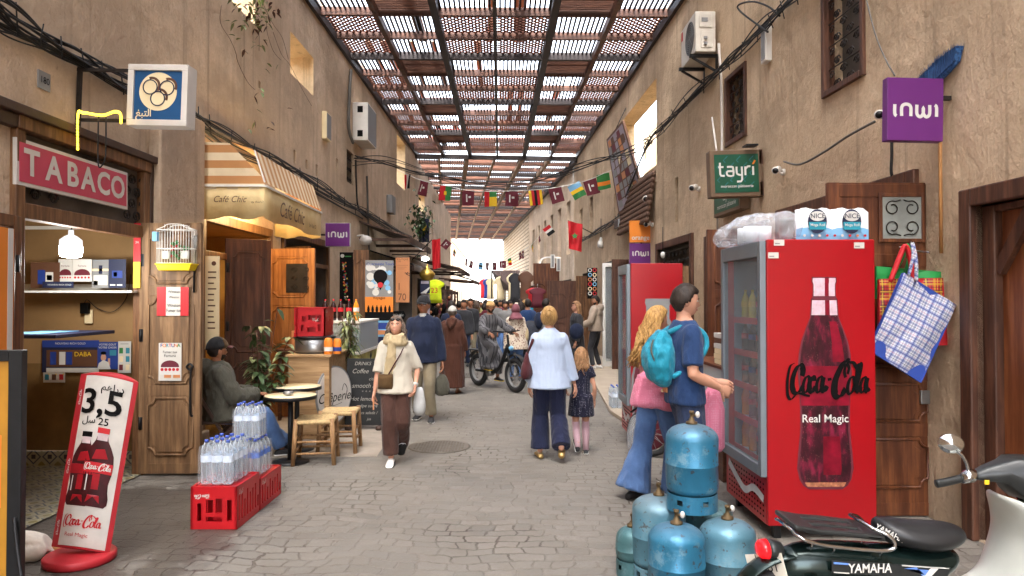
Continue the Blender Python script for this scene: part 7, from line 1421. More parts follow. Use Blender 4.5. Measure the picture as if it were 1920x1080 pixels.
# ---------- the people in the street
cloth('blouse_cream',sr(192,184,168),.05,wr=.4);cloth('trousers_brown',sr(70,46,38),wr=.8);cloth('scarf_beige',sr(180,160,124),.1,wr=.9);cloth('jacket_navy',sr(28,36,58),wr=.6);cloth('khaki',sr(122,112,92),wr=.6);cloth('robe_brown',sr(70,40,29),wr=.7);cloth('cap_black',(.018,.018,.02));cloth('cap_white',sr(188,186,178),.05)
cloth('robe_striped',sr(92,90,92),.2,(16,sr(40,40,44),.22,0));cloth('cap_tan',sr(196,156,104));cloth('blouse_pale',sr(172,184,204),.05,(70,sr(158,172,198),.3,0),wr=.35);cloth('trousers_navy',sr(30,34,58),wr=.7);cloth('dress_dots',sr(26,26,44),.1,None,(62,sr(150,148,160),.2));cloth('tights_pink',sr(206,168,176),.06)
cloth('tee_blue',sr(34,56,94),.12,wr=.8);cloth('jeans_dark',sr(44,56,84),.25);cloth('jeans_blue',sr(78,106,150),.3,wr=.8);cloth('pack_teal',sr(30,132,156),.2,wr=.9,rough=.45);cloth('tote_pink',sr(200,112,136),.08,None,(75,sr(208,136,156),.35));cloth('top_rose',sr(214,150,156));cloth('puffer_beige',sr(150,134,118));cloth('puffer_green',sr(76,74,64),wr=.9);cloth('puffer_black',sr(44,46,54));cloth('black_cloth',(.03,.03,.034));cloth('bag_maroon',sr(70,30,34));cloth('bag_leather',sr(84,62,36));cloth('floral',sr(206,190,170),.1,None,(26,sr(130,84,74),.32,1.));cloth('scarf_mauve',sr(120,72,80));cloth('shirt_yellow',sr(186,184,118));cloth('grey_cloth',sr(120,118,116));cloth('maroon_cloth',sr(92,34,42));cloth('white_cloth',sr(180,180,178),.05)
def gp(px,py):p=G(px,py);return(p.x,p.y,0)
I=person('smiling woman in cream blouse, beige scarf and brown trousers walking nearer',gp(742,866),PI+.12,1.56,dict(mat='blouse_cream',sleeve=.54,len=.12,flare=.045,g=.018,sg=.022,cuff=.052),dict(mat='trousers_brown',knee=.098,hem=.088,len=.93),fem=True,skin='skin_light',hair=('bob','hair_greybrown'),nod=.2,yaw=.15,
feet=((-.06,-.12,.16),(.05,.14,.09)),fpitch=(-.7,.1),hands=((-.225,.12,.90),(.25,.10,.80)),shoes=('shoe_white','rubber'),poles=((-.6,-1,0),(.8,-1,0)),curl=(.5,.6),wide=1.02)
t,s=I['t'],I['s'];m=MB('scarf_beige')
for k in range(3):m.tube([I['at'](.475+.032*k+.012*math.sin(2*a+k),math.cos(a)*(.115-.012*k),math.sin(a)*(.105-.012*k)+.02)for a in[2*PI*i/20 for i in range(21)]],.036*s,8)
m.loft([ell(I['at'](.46-.06*k,.045+.004*k,.125+.006*math.sin(k)),I['r'],I['d'].cross(I['r']),(.05+.004*k)*s,.018*s,12)for k in range(7)]);V,Nn,Fs=remesh(m,.011,2);m=MB('scarf_beige');m.raw(wrinkle(V,Nn,.012,16),Fs,True);m.obj('scarf',t)
m=MB('bag_leather');a_=I['at'];R=[ell(a_(q,.115,.14),Vector((1,-.25,0)).normalized(),Vector((.25,1,0)).normalized(),.09*s,w_*s,14)for q,w_ in((-.06,.02),(-.02,.04),(.06,.04),(.11,.025))];m.loft(R);m.obj('shoulder_bag',t);m=MB('bag_maroon');m.tube([a_(.46,-.11,.06),a_(.35,-.06,.135),a_(.2,.03,.15),a_(.09,.09,.155)],.007,6);m.tube([a_(.46,-.11,.06),a_(.4,-.08,-.12),a_(.08,.12,-.12)],.007,6);m.obj('bag_strap',t);glasses_up(I,.07,.065)
m=MB('white_cloth');m.loft([ell(I['wr'][0]+Vector((-.05,-.06,-.02-.055*k))*s,Vector((1,0,0)),Vector((0,1,0)),r*s,r*.7*s,12)for k,r in enumerate((.03,.05,.06,.07,.075,.07,.04))]);m.obj('cloth_bag',t);m=MB('ink_white');e=(I['wr'][0]-I['el'][0]).normalized();m.tube([I['wr'][0]-e*.03,I['wr'][0]-e*.008],.033*s,12);m.obj('watch',t)
m=MB('ink_tan');h=I['wr'][1];m.box(h+Vector((.0,.03,-.17)),h+Vector((.012,.08,-.06)));m.obj('phone',t)
I=person('man in navy jacket and black cap carrying a dark cloth bag',gp(794,789),PI-.05,1.78,dict(mat='jacket_navy',len=.13,collar=1,belly=.05,g=.026,sg=.022,flare=.01,neck='white_cloth'),dict(mat='khaki',knee=.078,hem=.074),hair=('crew','hair_grey'),nod=-.08,yaw=.1,wide=1.08,feet=((-.12,.10,.09),(.09,-.10,.10)),hands=((-.26,.02,.83),(.28,.12,.80)),shoes=('shoe_black','shoe_white'),seed=4);cap(I,'cap_black')
h=I['wr'][0]if False else I['wr'][0];h=I['X']@I['wr'][0]
h=I['X']@(I['wr'][0]+Vector((0,.02,-.13)));t=thing('cloth_bag','dark grey drawstring bag held by the man in navy','bag',h);m=MB('puffer_green');m.loft([ell(Vector((0,0,-z)),Vector((1,0,0)),Vector((0,1,0)),r,r*.6,16)for z,r in((.06,.025),(.10,.07),(.18,.10),(.27,.11),(.33,.10),(.35,.06))]);V,Nn,Fs=remesh(m,.012,1);m=MB('puffer_green');m.raw(wrinkle(V,Nn,.012,14),Fs,True);m.obj('bag_cloth',t);m=MB('black_cloth')
for x in(-.03,.03):m.tube(crom([(x,0,-.08),(x*.8,0,-.02),(0,0,.025)],4),.006,5)
m.obj('strap',t)
I=person('man in brown hooded djellaba and white cap walking away',gp(848,738),-.1,1.62,None,None,robe=dict(mat='robe_brown',hood=1,hem=.13,w=.25,d=.23),hair=('crew','hair_grey'),nod=.0,face=False,feet=((-.09,-.13,.14),(.09,.08,.085)),fpitch=(-.6,0),shoes=('shoe_brown',None),wide=1.08,seed=2);kufi(I,'cap_white')
bx0,bx1=Vector((-.45,14.1,0)),Vector((.26,13.05,0));L=(bx1-bx0).length;hd_=math.atan2(bx1.y-bx0.y,bx1.x-bx0.x);BX=Matrix.Translation(bx0)@RZ(hd_);t=thing('electric_bicycle','black fat tyred electric bicycle ridden across the street','bicycle',BX)
for x in(0,L):wheel(t,(x,0,.32),.32,.05,(0,1,0),spokes=28,rimm='ink_grey')
m=MB('black_metal');tb=lambda*P,r=.022:m.tube(crom(P,4),r,8)
tb((0,.06,.32),(.42,.02,.30));tb((0,-.06,.32),(.42,-.02,.30));tb((.42,0,.30),(.75,0,.42),(L-.24,0,.86),r=.038);tb((.42,0,.30),(.30,0,.85));tb((0,.06,.32),(.34,0,.62),r=.014);tb((L-.2,0,.70),(L-.26,0,1.05));
for y in(-.075,.075):tb((L,y,.32),(L-.16,y,.72),r=.018)
tb((L-.3,-.3,1.12),(L-.25,0,1.10),(L-.3,.3,1.12),r=.013);m.obj('frame',t);m=MB('black_metal');m.box((-.28,-.09,.70),(.26,.09,.72));m.bar((-.2,.07,.70),(-.02,.07,.34),.015,.015);m.bar((-.2,-.07,.70),(-.02,-.07,.34),.015,.015);m.obj('carrier',t);m=MB('seat_black');m.ball((.28,0,.88),(.14,.085,.04),12,6);m.obj('saddle',t);m=MB('rubber');
for k,x in enumerate((0,L)):R=[ell(Vector((x-.375*math.cos(a),0,.32+.375*math.sin(a))),Vector((0,1,0)),Vector((-math.cos(a),0,math.sin(a))),.055,.008,10)for a in[PI*(.2+.55*i/10)for i in range(11)]];m.loft(R)
m.obj('mudguard',t);m=MB('steel');m.cyl((.42,-.06,.30),(.42,.06,.30),.07,n=16);m.bar((.42,-.08,.30),(.47,-.08,.15),.02,.02);m.obj('crank',t);m=MB('ink_sky');m.ball((L-.14,0,.80),(.05,.05,.05),10,6);m.obj('headlight',t)
P_r=BX@Vector((.30,0,0));I=person('rider in grey striped djellaba and tan cap on the electric bicycle',(P_r.x,P_r.y,0),hd_-PI/2,1.72,None,dict(mat='robe_striped',knee=.085,hem=.085,len=.8),robe=dict(mat='robe_striped',hem=.42,w=.21,d=.24,dy=.16,g=.035),hair=('crew','hair_dark'),pz=.93,lean=.22,feet=((-.13,.18,.22),(.13,.20,.45)),hands=((-.28,.52,1.10),(.28,.52,1.10)),yaw=.5,skin='skin_brown',seed=8,palm=((0,0,-1),(0,0,-1)),shoes=('shoe_black','ink_yellow'));kufi(I,'cap_tan');beard(I)
I=person('woman in pale blue blouse and navy trousers seen from behind',gp(1030,862),.0,1.66,dict(mat='blouse_pale',sleeve=.9,len=.13,flare=.05,amp=.006,g=.020,sg=.020,cuff=.042,collar=1),dict(mat='trousers_navy',knee=.092,hem=.108,len=.96),fem=True,skin='skin_light',hair=('bun','hair_blond'),face=False,feet=((-.10,.10,.09),(.12,-.20,.17)),fpitch=(0,-.5),hands=(None,(.30,.06,.80)),shoes=('gold_shoe',None),wide=1.06,yaw=.15,seed=5)
t=I['t'];s=I['s'];m=MB('bag_maroon');a_=I['at'];m.loft([ell(a_(q,-.245,.0),Vector((.25,1,0)).normalized(),Vector((1,-.25,0)).normalized(),l*s,w_*s,16)for q,l,w_ in((-.02,.17,.05),(.03,.19,.075),(.12,.15,.06),(.22,.07,.03),(.27,.03,.02))]);m.tube([a_(.25,-.24,.02),a_(.38,-.205,.03),a_(.475,-.15,.02),a_(.40,-.19,-.07),a_(.25,-.24,-.02)],.016,6);m.obj('shoulder_bag',t)
hw_=I['X']@I['wr'][1]
I=person('small girl in dotted navy dress and pink tights holding a hand',gp(1090,852),.0,1.20,None,None,robe=dict(mat='dress_dots',hem=.62,w=.21,d=.17,g=.008,amp=.008,sleeve=0),fem=True,skin='skin_light',hair=('bob','hair_lightbrown',1.5),face=False,feet=((-.07,-.12,.17),(.08,.06,.085)),fpitch=(-.8,0),hands=((-.24,.06,1.02),(.22,.06,.84)),shoes=('shoe_black','shoe_white'),seed=6)
for i in(0,1):m=MB('tights_pink');m.tube([I['kn'][i]+Vector((0,0,.12)),I['kn'][i],I['kn'][i].lerp(I['an'][i],.4),I['an'][i]+Vector((0,0,-.02))],[.064*I['s']*1.08,.060*I['s'],.062*I['s'],.044*I['s']],12);m.obj('stocking',I['t'])
I=person('man in blue T-shirt and dark jeans with a teal backpack',(1.41,5.46,0),-PI/2+.08,1.86,dict(mat='tee_blue',sleeve=.40,len=.08,g=.014,sg=.018,flare=.008),dict(mat='jeans_dark',knee=.082,hem=.076),skin='skin_light',hair=('short','hair_brown'),nod=-.12,yaw=.1,hands=((-.06,.25,1.00),(.15,.20,.98)),palm=((1,0,-.2),(-1,0,-.2)),feet=((-.11,.08,.085),(.12,-.08,.085)),wide=1.06,seed=3,curl=(.6,.7));glasses_up(I,.075,.03)
t=I['t'];s=I['s'];a_=I['at'];m=MB();m.loft([ell(a_(q,.02,-.15-dd*.45),I['r'],I['d'].cross(I['r']),w_*s,dd*s,18)for q,w_,dd in((.05,.07,.04),(.10,.125,.085),(.20,.15,.115),(.30,.145,.11),(.38,.11,.075),(.44,.06,.04))]);V,Nn,Fs=remesh(m,.012,2);m=MB('pack_teal');m.raw(wrinkle(V,Nn,.014,11),Fs,True)
for sx in(-1,1):m.tube(crom([a_(.43,sx*.06,-.14),a_(.475,sx*.10,-.03),a_(.44,sx*.115,.085),a_(.34,sx*.135,.115),a_(.22,sx*.15,.03),a_(.12,sx*.12,-.13)],4),.020,8)
m.obj('backpack',t);m=MB('puffer_green');m.tube(crom([a_(.38,.08,-.255),a_(.30,.13,-.285),a_(.18,.15,-.24)],4),.007,6);m.obj('zip',t);m=MB('ink_tan');m.box(a_(.0,-.03,-.152),a_(.035,.05,-.143));m.obj('jeans_patch',t)
I=person('woman with long curly blond hair, flared jeans and a pink tote',(1.33,6.08,0),-PI/2+.55,1.68,dict(mat='top_rose',sleeve=.4,len=.06),dict(mat='jeans_blue',knee=.085,hem=.155,len=1.0),fem=True,skin='skin_light',hair=('curly','hair_curly'),face=False,nod=-.25,yaw=.3,feet=((-.12,-.18,.085),(.10,.16,.085)),hands=((-.1,.28,1.05),(.15,.28,1.05)),seed=9);glasses_up(I,.085,.0)
t=I['t'];tb_=thing('tote_bag','pink quilted tote bag hanging from the blonde woman shoulder','bag',FC(W(1225,730,5.86),.1));m=MB('tote_pink');Lp=[(-.20,-.13),(.19,-.185),(.155,.05),(.05,.15),(-.04,.16),(-.13,.12)];c_=Vector((0,-.0));R=[[(x*k,y*k,z)for x,y in Lp for _ in(0,)]for z,k in((-.07,.86),(-.045,.97),(0,1.),(.045,.97),(.07,.86))];m.loft(R);V,Nn,Fs=remesh(m,.012,4);m=MB('tote_pink');m.raw(wrinkle(V,Nn,.010,10),Fs,True);m.obj('bag_cloth',tb_);m=MB('tote_pink');m.tube(crom([(-.06,.12,.02),(-.03,.30,.03),(.03,.46,.0),(.06,.30,-.05),(.04,.12,-.03)],5),.020,8);m.obj('strap',tb_);m=MB('ink_cream');m.at(T3(.05,-.0,.082));m.disc(.014,0,.003);m.obj('badge',tb_)
t=thing('bottle_bag','pink plastic wrapped pack hanging between the man and the fridge','bag',(1.70,5.72,.82));m=MB('tote_pink');m.loft([ell(Vector((0,0,z)),Vector((1,0,0)),Vector((0,1,0)),r,r*.8,14)for z,r in((-.34,.07),(-.3,.10),(0,.10),(.12,.07),(.2,.02))]);m.obj('wrapped_pack',t)
t=thing('plastic_bag','clear plastic bag of bottles hanging by the flared jeans','plastic bag',(1.23,6.42,.45));m=MB('clear_wrap');m.ball((0,0,0),(.1,.12,.22),14,10);m.obj('bag_film',t)
I=person('seated man in olive puffer jacket, jeans and brown cap',(sp.x+.02,sp.y,0),-PI/2+.55,1.76,dict(mat='puffer_green',g=.05,sg=.042,len=.06,collar=1,hood=1,amp=.018,fr=7,name='puffer_jacket'),dict(mat='jeans_blue',knee=.085,hem=.075),skin='skin_tan',hair=('crew','hair_dark'),pz=.50,lean=-.08,feet=((-.12,.72,.085),(.12,.60,.085)),hands=((-.10,.36,.66),(.12,.34,.68)),yaw=-.25,palm=((0,0,-1),(0,0,-1)),curl=(.6,.6),seed=7,shoes=('shoe_black','shoe_white'));cap(I,'cap_black','cap_brown' if 'cap_brown' in MATS else 'bag_maroon','bag_leather');beard(I)
c=W(676,650,10.9);stick_chair('cafe_chair','chair under the man in the black puffer jacket',Matrix.Translation((c.x,10.9,0))@RZ(-PI/2),'dark_frame');I=person('man in black puffer jacket seated behind the chalkboard',(c.x,10.9,0),-PI/2,1.76,dict(mat='puffer_black',g=.045,sg=.035,len=.06,collar=1,amp=.015),dict(mat='grey_cloth'),pz=.49,feet=((-.12,.45,.085),(.12,.42,.085)),hands=((-.08,.32,.68),(.1,.32,.68)),hair=('short','hair_dark'),skin='skin_tan',nod=-.25,seed=12);glasses_up(I,.012,.075)
I=person('bearded man in beige puffer jacket by the white glass door',(2.25,16.9,.06),PI/2-.35,1.78,dict(mat='puffer_beige',g=.04,sg=.03,len=.05,hood=1,amp=.014),dict(mat='black_cloth',knee=.062,hem=.055),skin='skin_tan',hair=('short','hair_dark'),yaw=-.7,nod=-.1,hands=((-.2,.3,1.0),(.15,.34,1.02)),shoes=('shoe_white',None),seed=13,feet=((-.12,.05,.085),(.14,-.05,.085)));beard(I)
I=person('long haired woman in black dress looking left by the shops',(1.62,15.3,.0),PI/2+.1,1.70,None,None,robe=dict(mat='black_cloth',hem=.1,w=.2,d=.2),fem=True,skin='skin_light',hair=('long','hair_lightbrown'),seed=14);glasses_up(I,.08,.06);m=MB('jacket_navy');m.ball(I['at'](.12,-.24,.05),(.07,.16,.18),12,8);m.obj('shoulder_bag',I['t'])
I=person('dark haired man in white top with a backpack near the stroller',(1.02,16.2,0),-PI/2+.5,1.76,dict(mat='white_cloth',sleeve=.5),dict(mat='jeans_dark'),skin='skin_tan',hair=('short','hair_dark'),seed=15,lod=0);m=MB('jacket_navy');m.ball(I['at'](.28,0,-.2),(.14,.09,.2),12,8);m.obj('backpack',I['t'])
t=thing('stroller','dark folding stroller with a rounded hood among the walkers','stroller',(.66,15.9,0));m=MB('puffer_black');m.loft([ell(Vector((0,.1*k,.62+.16*k)),Vector((1,0,0)),Vector((0,-.4,1)).normalized(),.24-.02*k,.2-.02*k,14)for k in range(4)]);m.obj('hood',t);m=MB('steel')
for x in(-.22,.22):m.bar((x,-.3,.12),(x,.35,1.0),.025,.025);m.bar((x,.3,.1),(x,-.1,.7),.025,.025)
m.obj('stroller_frame',t)
for x in(-.22,.22):
 for y in(-.3,.3):m=MB('rubber');m.tube([(x-.02,y,.1),(x+.02,y,.1)],.1,16);m.obj('wheel',t)
hw=lambda px,py,Y:(W(px,py,Y).x,Y,0)
I=person('woman in mauve headscarf and flowered blouse beside the bicycle',hw(967,600,14.9),.1,1.64,dict(mat='floral',len=.22,flare=.08,g=.035,sg=.03),dict(mat='jeans_blue'),fem=True,face=False,seed=16,lod=0);hijab(I,'scarf_mauve');m=MB('scarf_beige');m.ball(I['at'](.1,.24,.05),(.06,.14,.16),10,8);m.obj('shoulder_bag',I['t'])
I=person('woman in yellow green shirt walking away in the crowd',hw(977,600,18),.15,1.68,dict(mat='shirt_yellow',len=.16,flare=.05,g=.03),dict(mat='grey_cloth'),fem=True,face=False,hair=('bob','hair_dark'),seed=17,lod=1)
m=MB('bag_maroon');m.ball(I['at'](.08,.26,0),(.05,.12,.14),8,6);m.obj('shoulder_bag',I['t'])
crowd=[(990,17.5,1.76,'tee_blue','jeans_dark','short','hair_dark','man in dark navy top right of the yellow shirt'),(948,19.5,1.7,'grey_cloth','jeans_blue','bun','hair_dark','woman in grey tank top left of the mauve headscarf'),(984,22,1.74,'grey_cloth','khaki','short','hair_blond','man in pale cap walking by the hanging clothes'),(966,23,1.6,'white_cloth','jeans_blue','bob','hair_blond','blond woman in white among the far walkers'),
(882,19,1.78,'black_cloth','khaki','short','hair_dark','man in black jacket and khaki trousers facing the camera'),(870,18,1.74,'black_cloth','jeans_dark','short','hair_dark','dark dressed man with white print beside the djellaba'),(861,21,1.70,'puffer_black','jeans_dark','short','hair_dark','dark figure close to the left shops'),(846,15.2,1.72,'jacket_navy','jeans_dark','short','hair_dark','person in navy with black cap just beyond the djellaba'),
(893,28,1.72,'bag_leather','jeans_dark','bob','hair_greybrown','brown coated walker at the centre of the far crowd'),(902,30,1.66,'grey_cloth','jeans_blue','short','hair_dark','walker in grey in the far crowd'),(911,26,1.74,'shirt_yellow','khaki','short','hair_dark','yellow dressed walker directly right of the far centre'),(921,25,1.7,'puffer_green','khaki','short','hair_dark','walker in olive in the far crowd'),(929,22.5,1.75,'grey_cloth','jeans_blue','short','hair_dark','walker in a grey jacket left of the grey tank top'),(938,26,1.72,'maroon_cloth','jeans_dark','bob','hair_dark','walker in dark red in the far crowd'),
(955,27,1.74,'jacket_navy','jeans_dark','short','hair_dark','navy walker behind the mauve headscarf'),(897,36,1.7,'white_cloth','khaki','short','hair_dark','pale dressed walker at the sunlit end'),(886,38,1.7,'black_cloth','jeans_dark','bob','hair_dark','small dark figure at the sunlit end on the left'),(908,42,1.7,'jeans_blue','khaki','short','hair_dark','small figure in blue at the sunlit end'),(876,30,1.72,'grey_cloth','jeans_dark','bob','hair_greybrown','grey figure near the end of the left shops'),(918,46,1.7,'maroon_cloth','jeans_dark','short','hair_dark','tiny red figure at the sunlit end'),(880,50,1.7,'khaki','khaki','short','hair_dark','tiny sand coloured figure at the far left'),(890,60,1.7,'white_cloth','jeans_dark','short','hair_dark','tiny white figure farthest down the street')]
for i,(px,Y,H,tp,bt,hk,hm,lab)in enumerate(crowd):
 hd2=PI if 'facing' in lab else rnd.uniform(-.4,.4)+(PI if i%4==1 else 0)
 person(lab,hw(px,600,Y),hd2,H,dict(mat=tp,len=.12,g=.03,sg=.025),dict(mat=bt,knee=.07,hem=.07),hair=(hk,hm),face=False,lod=1,seed=20+i,skin='skin_tan',feet=((-.09,-.12,.10),(.09,.14,.09))if i%2 else((-.1,.15,.09),(.1,-.12,.1)))
for i in range(14):
 person('small distant walker lost in the far crowd',hw(868+9.5*i+rnd.uniform(-4,4),600,rnd.uniform(23.5,40)),rnd.uniform(-.4,.4)+PI*(i%3==0),rnd.uniform(1.6,1.78),dict(mat=rnd.choice(['grey_cloth','maroon_cloth','white_cloth','khaki','jeans_blue','robe_brown','puffer_black','scarf_beige','pack_teal']),len=.14,g=.03,sg=.025),dict(mat=rnd.choice(['jeans_dark','khaki','jeans_blue','black_cloth']),knee=.07,hem=.07),hair=('short' if i%2 else 'bob',rnd.choice(['hair_dark','hair_brown','hair_blond'])),face=False,lod=1,seed=60+i,group='distant walkers',feet=((-.1,.15,.09),(.1,-.12,.1)))
Y=20.5;p=hw(909,600,Y);t=thing('motorcycle','small motorcycle with a lit red tail lamp ridden away','motorcycle',Matrix.Translation(p)@RZ(PI/2+.15));wheel(t,(-.6,0,.28),.28,.05,(0,1,0),spokes=8);wheel(t,(.62,0,.28),.28,.05,(0,1,0),spokes=8);m=MB('black_metal');m.loft([ell(Vector((x,0,z)),Vector((0,1,0)),Vector((0,0,1)),a,b,12)for x,z,a,b in((-.75,.7,.06,.05),(-.4,.72,.13,.09),(0,.65,.14,.14),(.35,.75,.12,.14),(.5,.8,.05,.05))]);m.bar((.62,0,.28),(.42,0,.95),.06,.06);m.tube([(.4,-.35,1.0),(.4,.35,1.0)],.015,6);m.obj('motorcycle_body',t);m=MB('tail_lit'if 'tail_lit' in MATS else 'tail_red');m.ball((-.78,0,.68),(.03,.07,.05),8,6);m.obj('tail_light',t)
person('rider in maroon hooded top on the motorcycle',p,.15,1.74,dict(mat='maroon_cloth',g=.035,sg=.03,hood=1),dict(mat='jeans_dark'),hair=('short','hair_dark'),face=False,lod=1,pz=.82,lean=.12,feet=((-.22,.12,.2),(.22,.12,.2)),hands=((-.33,.45,1.02),(.33,.45,1.02)),seed=50)
t=thing('wooden_chair','tall plain wooden chair standing behind the djellaba man','chair',G(884,668));m=MB('stool_wood')
for x in(-.2,.2):m.box((x-.02,-.02,0),(x+.02,.02,1.1));m.box((x-.02,-.4,0),(x+.02,-.36,.5))
for z in(.2,.35,.75,.95):m.box((-.2,-.015,z),(.2,.015,z+.04))
m.box((-.22,-.42,.5),(.22,.02,.53));m.obj('chair_frame',t)
# ---------- cables, bunting, flags
M('cable_black',(.014,.013,.013),.6);M('cable_grey',sr(96,92,86),.6)
def bundle(label,P,n,r,spread,mt='cable_black',sag=.0,seed=0,ties=True):
 rg=random.Random(seed);Q=crom(P,8);m=MB(mt);L=len(Q)
 for k in range(n):
  ph,fq,am=rg.uniform(0,6.28),rg.uniform(.10,.35),spread*rg.uniform(.4,1.3);o=Vector((rg.uniform(-.3,.3),0,rg.uniform(-1,1)))*spread
  m.tube([p+o+Vector((.4*am*math.sin(ph+fq*i*.7),0,am*math.sin(ph+fq*i)-(sag*rg.random()*math.sin(PI*i/(L-1))if k%3==0 else 0)))for i,p in enumerate(Q)],r*rg.uniform(.7,1.2),5)
 if ties:
  for i in range(3,L-2,4):p=Q[i];m.tube([p+Vector((rg.uniform(-.05,.05),0,spread+rg.uniform(.0,.07))),p+Vector((.02,0,-spread-rg.uniform(0,.08)))],r*.7,4)
 return tag(m.obj('cable_bundle'),label,'cable')
lw=lambda P,off=.08:[Lw(x,y,off)for x,y in P];rw=lambda P,off=.08:[Rw(x,y,off)for x,y in P]
bundle('thick bundle of black cables slung along the left wall',lw([(-60,-18),(0,20),(80,68),(165,118),(240,160),(350,208),(400,240),(480,285),(540,315),(600,350),(650,382),(690,402),(740,432),(775,448)]),11,.009,.06,seed=1)
bundle('thin grey cables running below the thick left bundle',lw([(-60,20),(0,55),(70,82),(140,118),(240,172),(350,222),(430,280),(520,320),(600,368),(680,410)],.05),4,.008,.04,seed=2,ties=False)
bundle('knotted bundle of black cables crossing the right wall upper half',rw([(1560,-60),(1485,0),(1440,45),(1380,100),(1340,140),(1280,200),(1240,240),(1218,268),(1190,330),(1160,398)]),9,.010,.055,seed=3)
bundle('ragged bundle of black cables along the far right shop fronts',rw([(1190,390),(1150,415),(1110,438),(1080,455)]),7,.011,.06,seed=4)
X_b=[Lw(665,300,.1),W(720,303,17),W(800,330,18.5),W(900,348,19),W(1000,340,18.5),W(1100,310,17),W(1175,288,16),Rw(1220,268,.1)];bundle('sagging black cables strung across the street under the canopy',X_b,6,.011,.07,seed=5,ties=False)
tag(MB('cable_black').tube(crom([Lw(667,300,.1),Lw(668,340,.08),Lw(672,390,.06),Lw(690,410,.06)],5),.02,6).obj('wall_cable'),'black cable dropping down the left wall from the street crossing','cable')
tag(MB('cable_grey').tube(crom([Lw(658,130,.06),Lw(655,180,.06),Lw(654,240,.06),Lw(662,268,.08)],5),.035,8).obj('conduit'),'grey conduit curving down the left wall beside the meter box','conduit')
tag(MB('cable_grey').tube(crom([Lw(688,330,.06),Lw(690,400,.06),Lw(692,480,.06)],5),.025,8).obj('conduit'),'grey conduit down the wall to the lamp past the purple sign','conduit')
tag(MB('cable_grey').tube(crom([Rw(1470,303,.05),Rw(1500,308,.05),Rw(1545,285,.05),Rw(1590,255,.05),Rw(1640,228,.05)],6),.012,6).obj('conduit'),'grey flexible conduit between two security cameras on the right wall','conduit')
tag(MB('cable_black').tube(crom([Rw(1672,262,.05),Rw(1672,290,.05),Rw(1671,322,.05),Rw(1675,335,.03)],5),.014,6).obj('wall_cable'),'black cable running down from the big purple sign','cable')
tag(MB('cable_grey').tube(crom([Rw(1620,-20,.04),Rw(1640,60,.04),Rw(1660,110,.04),Rw(1678,142,.04)],5),.007,6).obj('wall_cable'),'thin grey cable hanging to the top of the big purple sign','cable')
tag(MB('cable_black').tube(crom([Rw(1440,60,.1),Rw(1392,25,.12),Rw(1384,10,.12),Rw(1410,3,.12),Rw(1440,12,.1),Rw(1462,30,.08)],6),.012,6).obj('wall_cable'),'black cable loop curling off the right bundle by the air conditioner','cable')
tag(MB('sign_white').tube([Rw(1345,460,.04),Rw(1346,300,.04),Rw(1335,220,.04)],.014,6).obj('wall_cable'),'thin pale wire running up the plaster behind the tayri sign','cable')
def boxthing(name,label,cat,X,w_,h,d,mt,extra=None):
 t=thing(name,label,cat,X);m=MB(mt);m.box((-w_/2,-h/2,0),(w_/2,h/2,d));m.obj('box_body',t,bev=.01);m=MB('ink_grey');m.box((-w_/2+.03,-h/2+.03,d),(w_/2-.03,h/2-.03,d+.006))
 m.obj('box_cover',t);return t
p=Lw(670,237);t=boxthing('meter_box','white meter box with two dark windows high on the left wall','box',FL(p.y,p.z),.95,.85,.34,'white_paint');m=MB('ink_black');m.at(T3(-.476,0,.17)@RYm(-PI/2));m.box((-.06,.2,0),(.06,.34,.004));m.box((-.06,-.34,0),(.06,-.2,.004));m.obj('window',t)
p=Lw(608,238);boxthing('junction_box','slim pale junction box left of the meter box','box',FL(p.y,p.z),.35,.52,.09,'ink_cream');p=Lw(728,384);boxthing('junction_box','grey utility box on the left wall under the bunting','box',FL(p.y,p.z),.55,.5,.16,'ink_grey');p=Rw(1443,85);boxthing('junction_box','pale junction box under the right cable bundle','box',FR(p.y,p.z),.16,.42,.08,'white_paint')
t=thing('creeper_plant','dry creeper with sparse leaves trailing down the left wall','plant',(0,0,0));m=MB('wood_dark');rr=random.Random(6)
for(x0,y0)in((470,5),(490,0),(500,30),(512,60),(415,10)):
 P=[Lw(x0,y0,.03)];x,y=x0,y0
 for k in range(rr.randint(3,6)):x+=rr.uniform(-12,22);y+=rr.uniform(15,45);P.append(Lw(x,y,.02+.03*rr.random()))
 m.tube(crom(P,4),.0035,4)
m.obj('stem',t);m=MB('leaf_grey')
for k in range(110):x=rr.gauss(480,20);y=rr.gauss(22,22)if k<85 else rr.uniform(40,260);m.use(rr.choice(['leaf_grey','leaf_light','wood_dark']));leaf(m,Lw(x,y,.05+.1*rr.random()),Vector((rr.uniform(-1,1),rr.uniform(-1,1),rr.uniform(-1,.3))),.09,.022)
m.obj('foliage',t)
MF=('ink_maroon',None)
FLG=dict(sudan=('v',['ink_red','ink_white','ink_black']),mar=('m',[]),burkina=('h2',['ink_red','ink_green','ink_yellow']),benin=('b',['ink_red','ink_green','ink_yellow']),zim=('v',['ink_yellow','ink_red','ink_black','ink_red','ink_yellow']),rwanda=('h',['ink_sky','ink_yellow','ink_green']),zambia=('h',['ink_green','ink_green','ink_orange','ink_green']),senegal=('h',['ink_green','ink_yellow','ink_red']),botswana=('h',['ink_sky','ink_black','ink_sky']),moz=('h',['ink_yellow','ink_black','ink_white','ink_red']),egypt=('h',['ink_red','ink_white','ink_black']),cameroon=('h',['ink_green','ink_red','ink_yellow']))
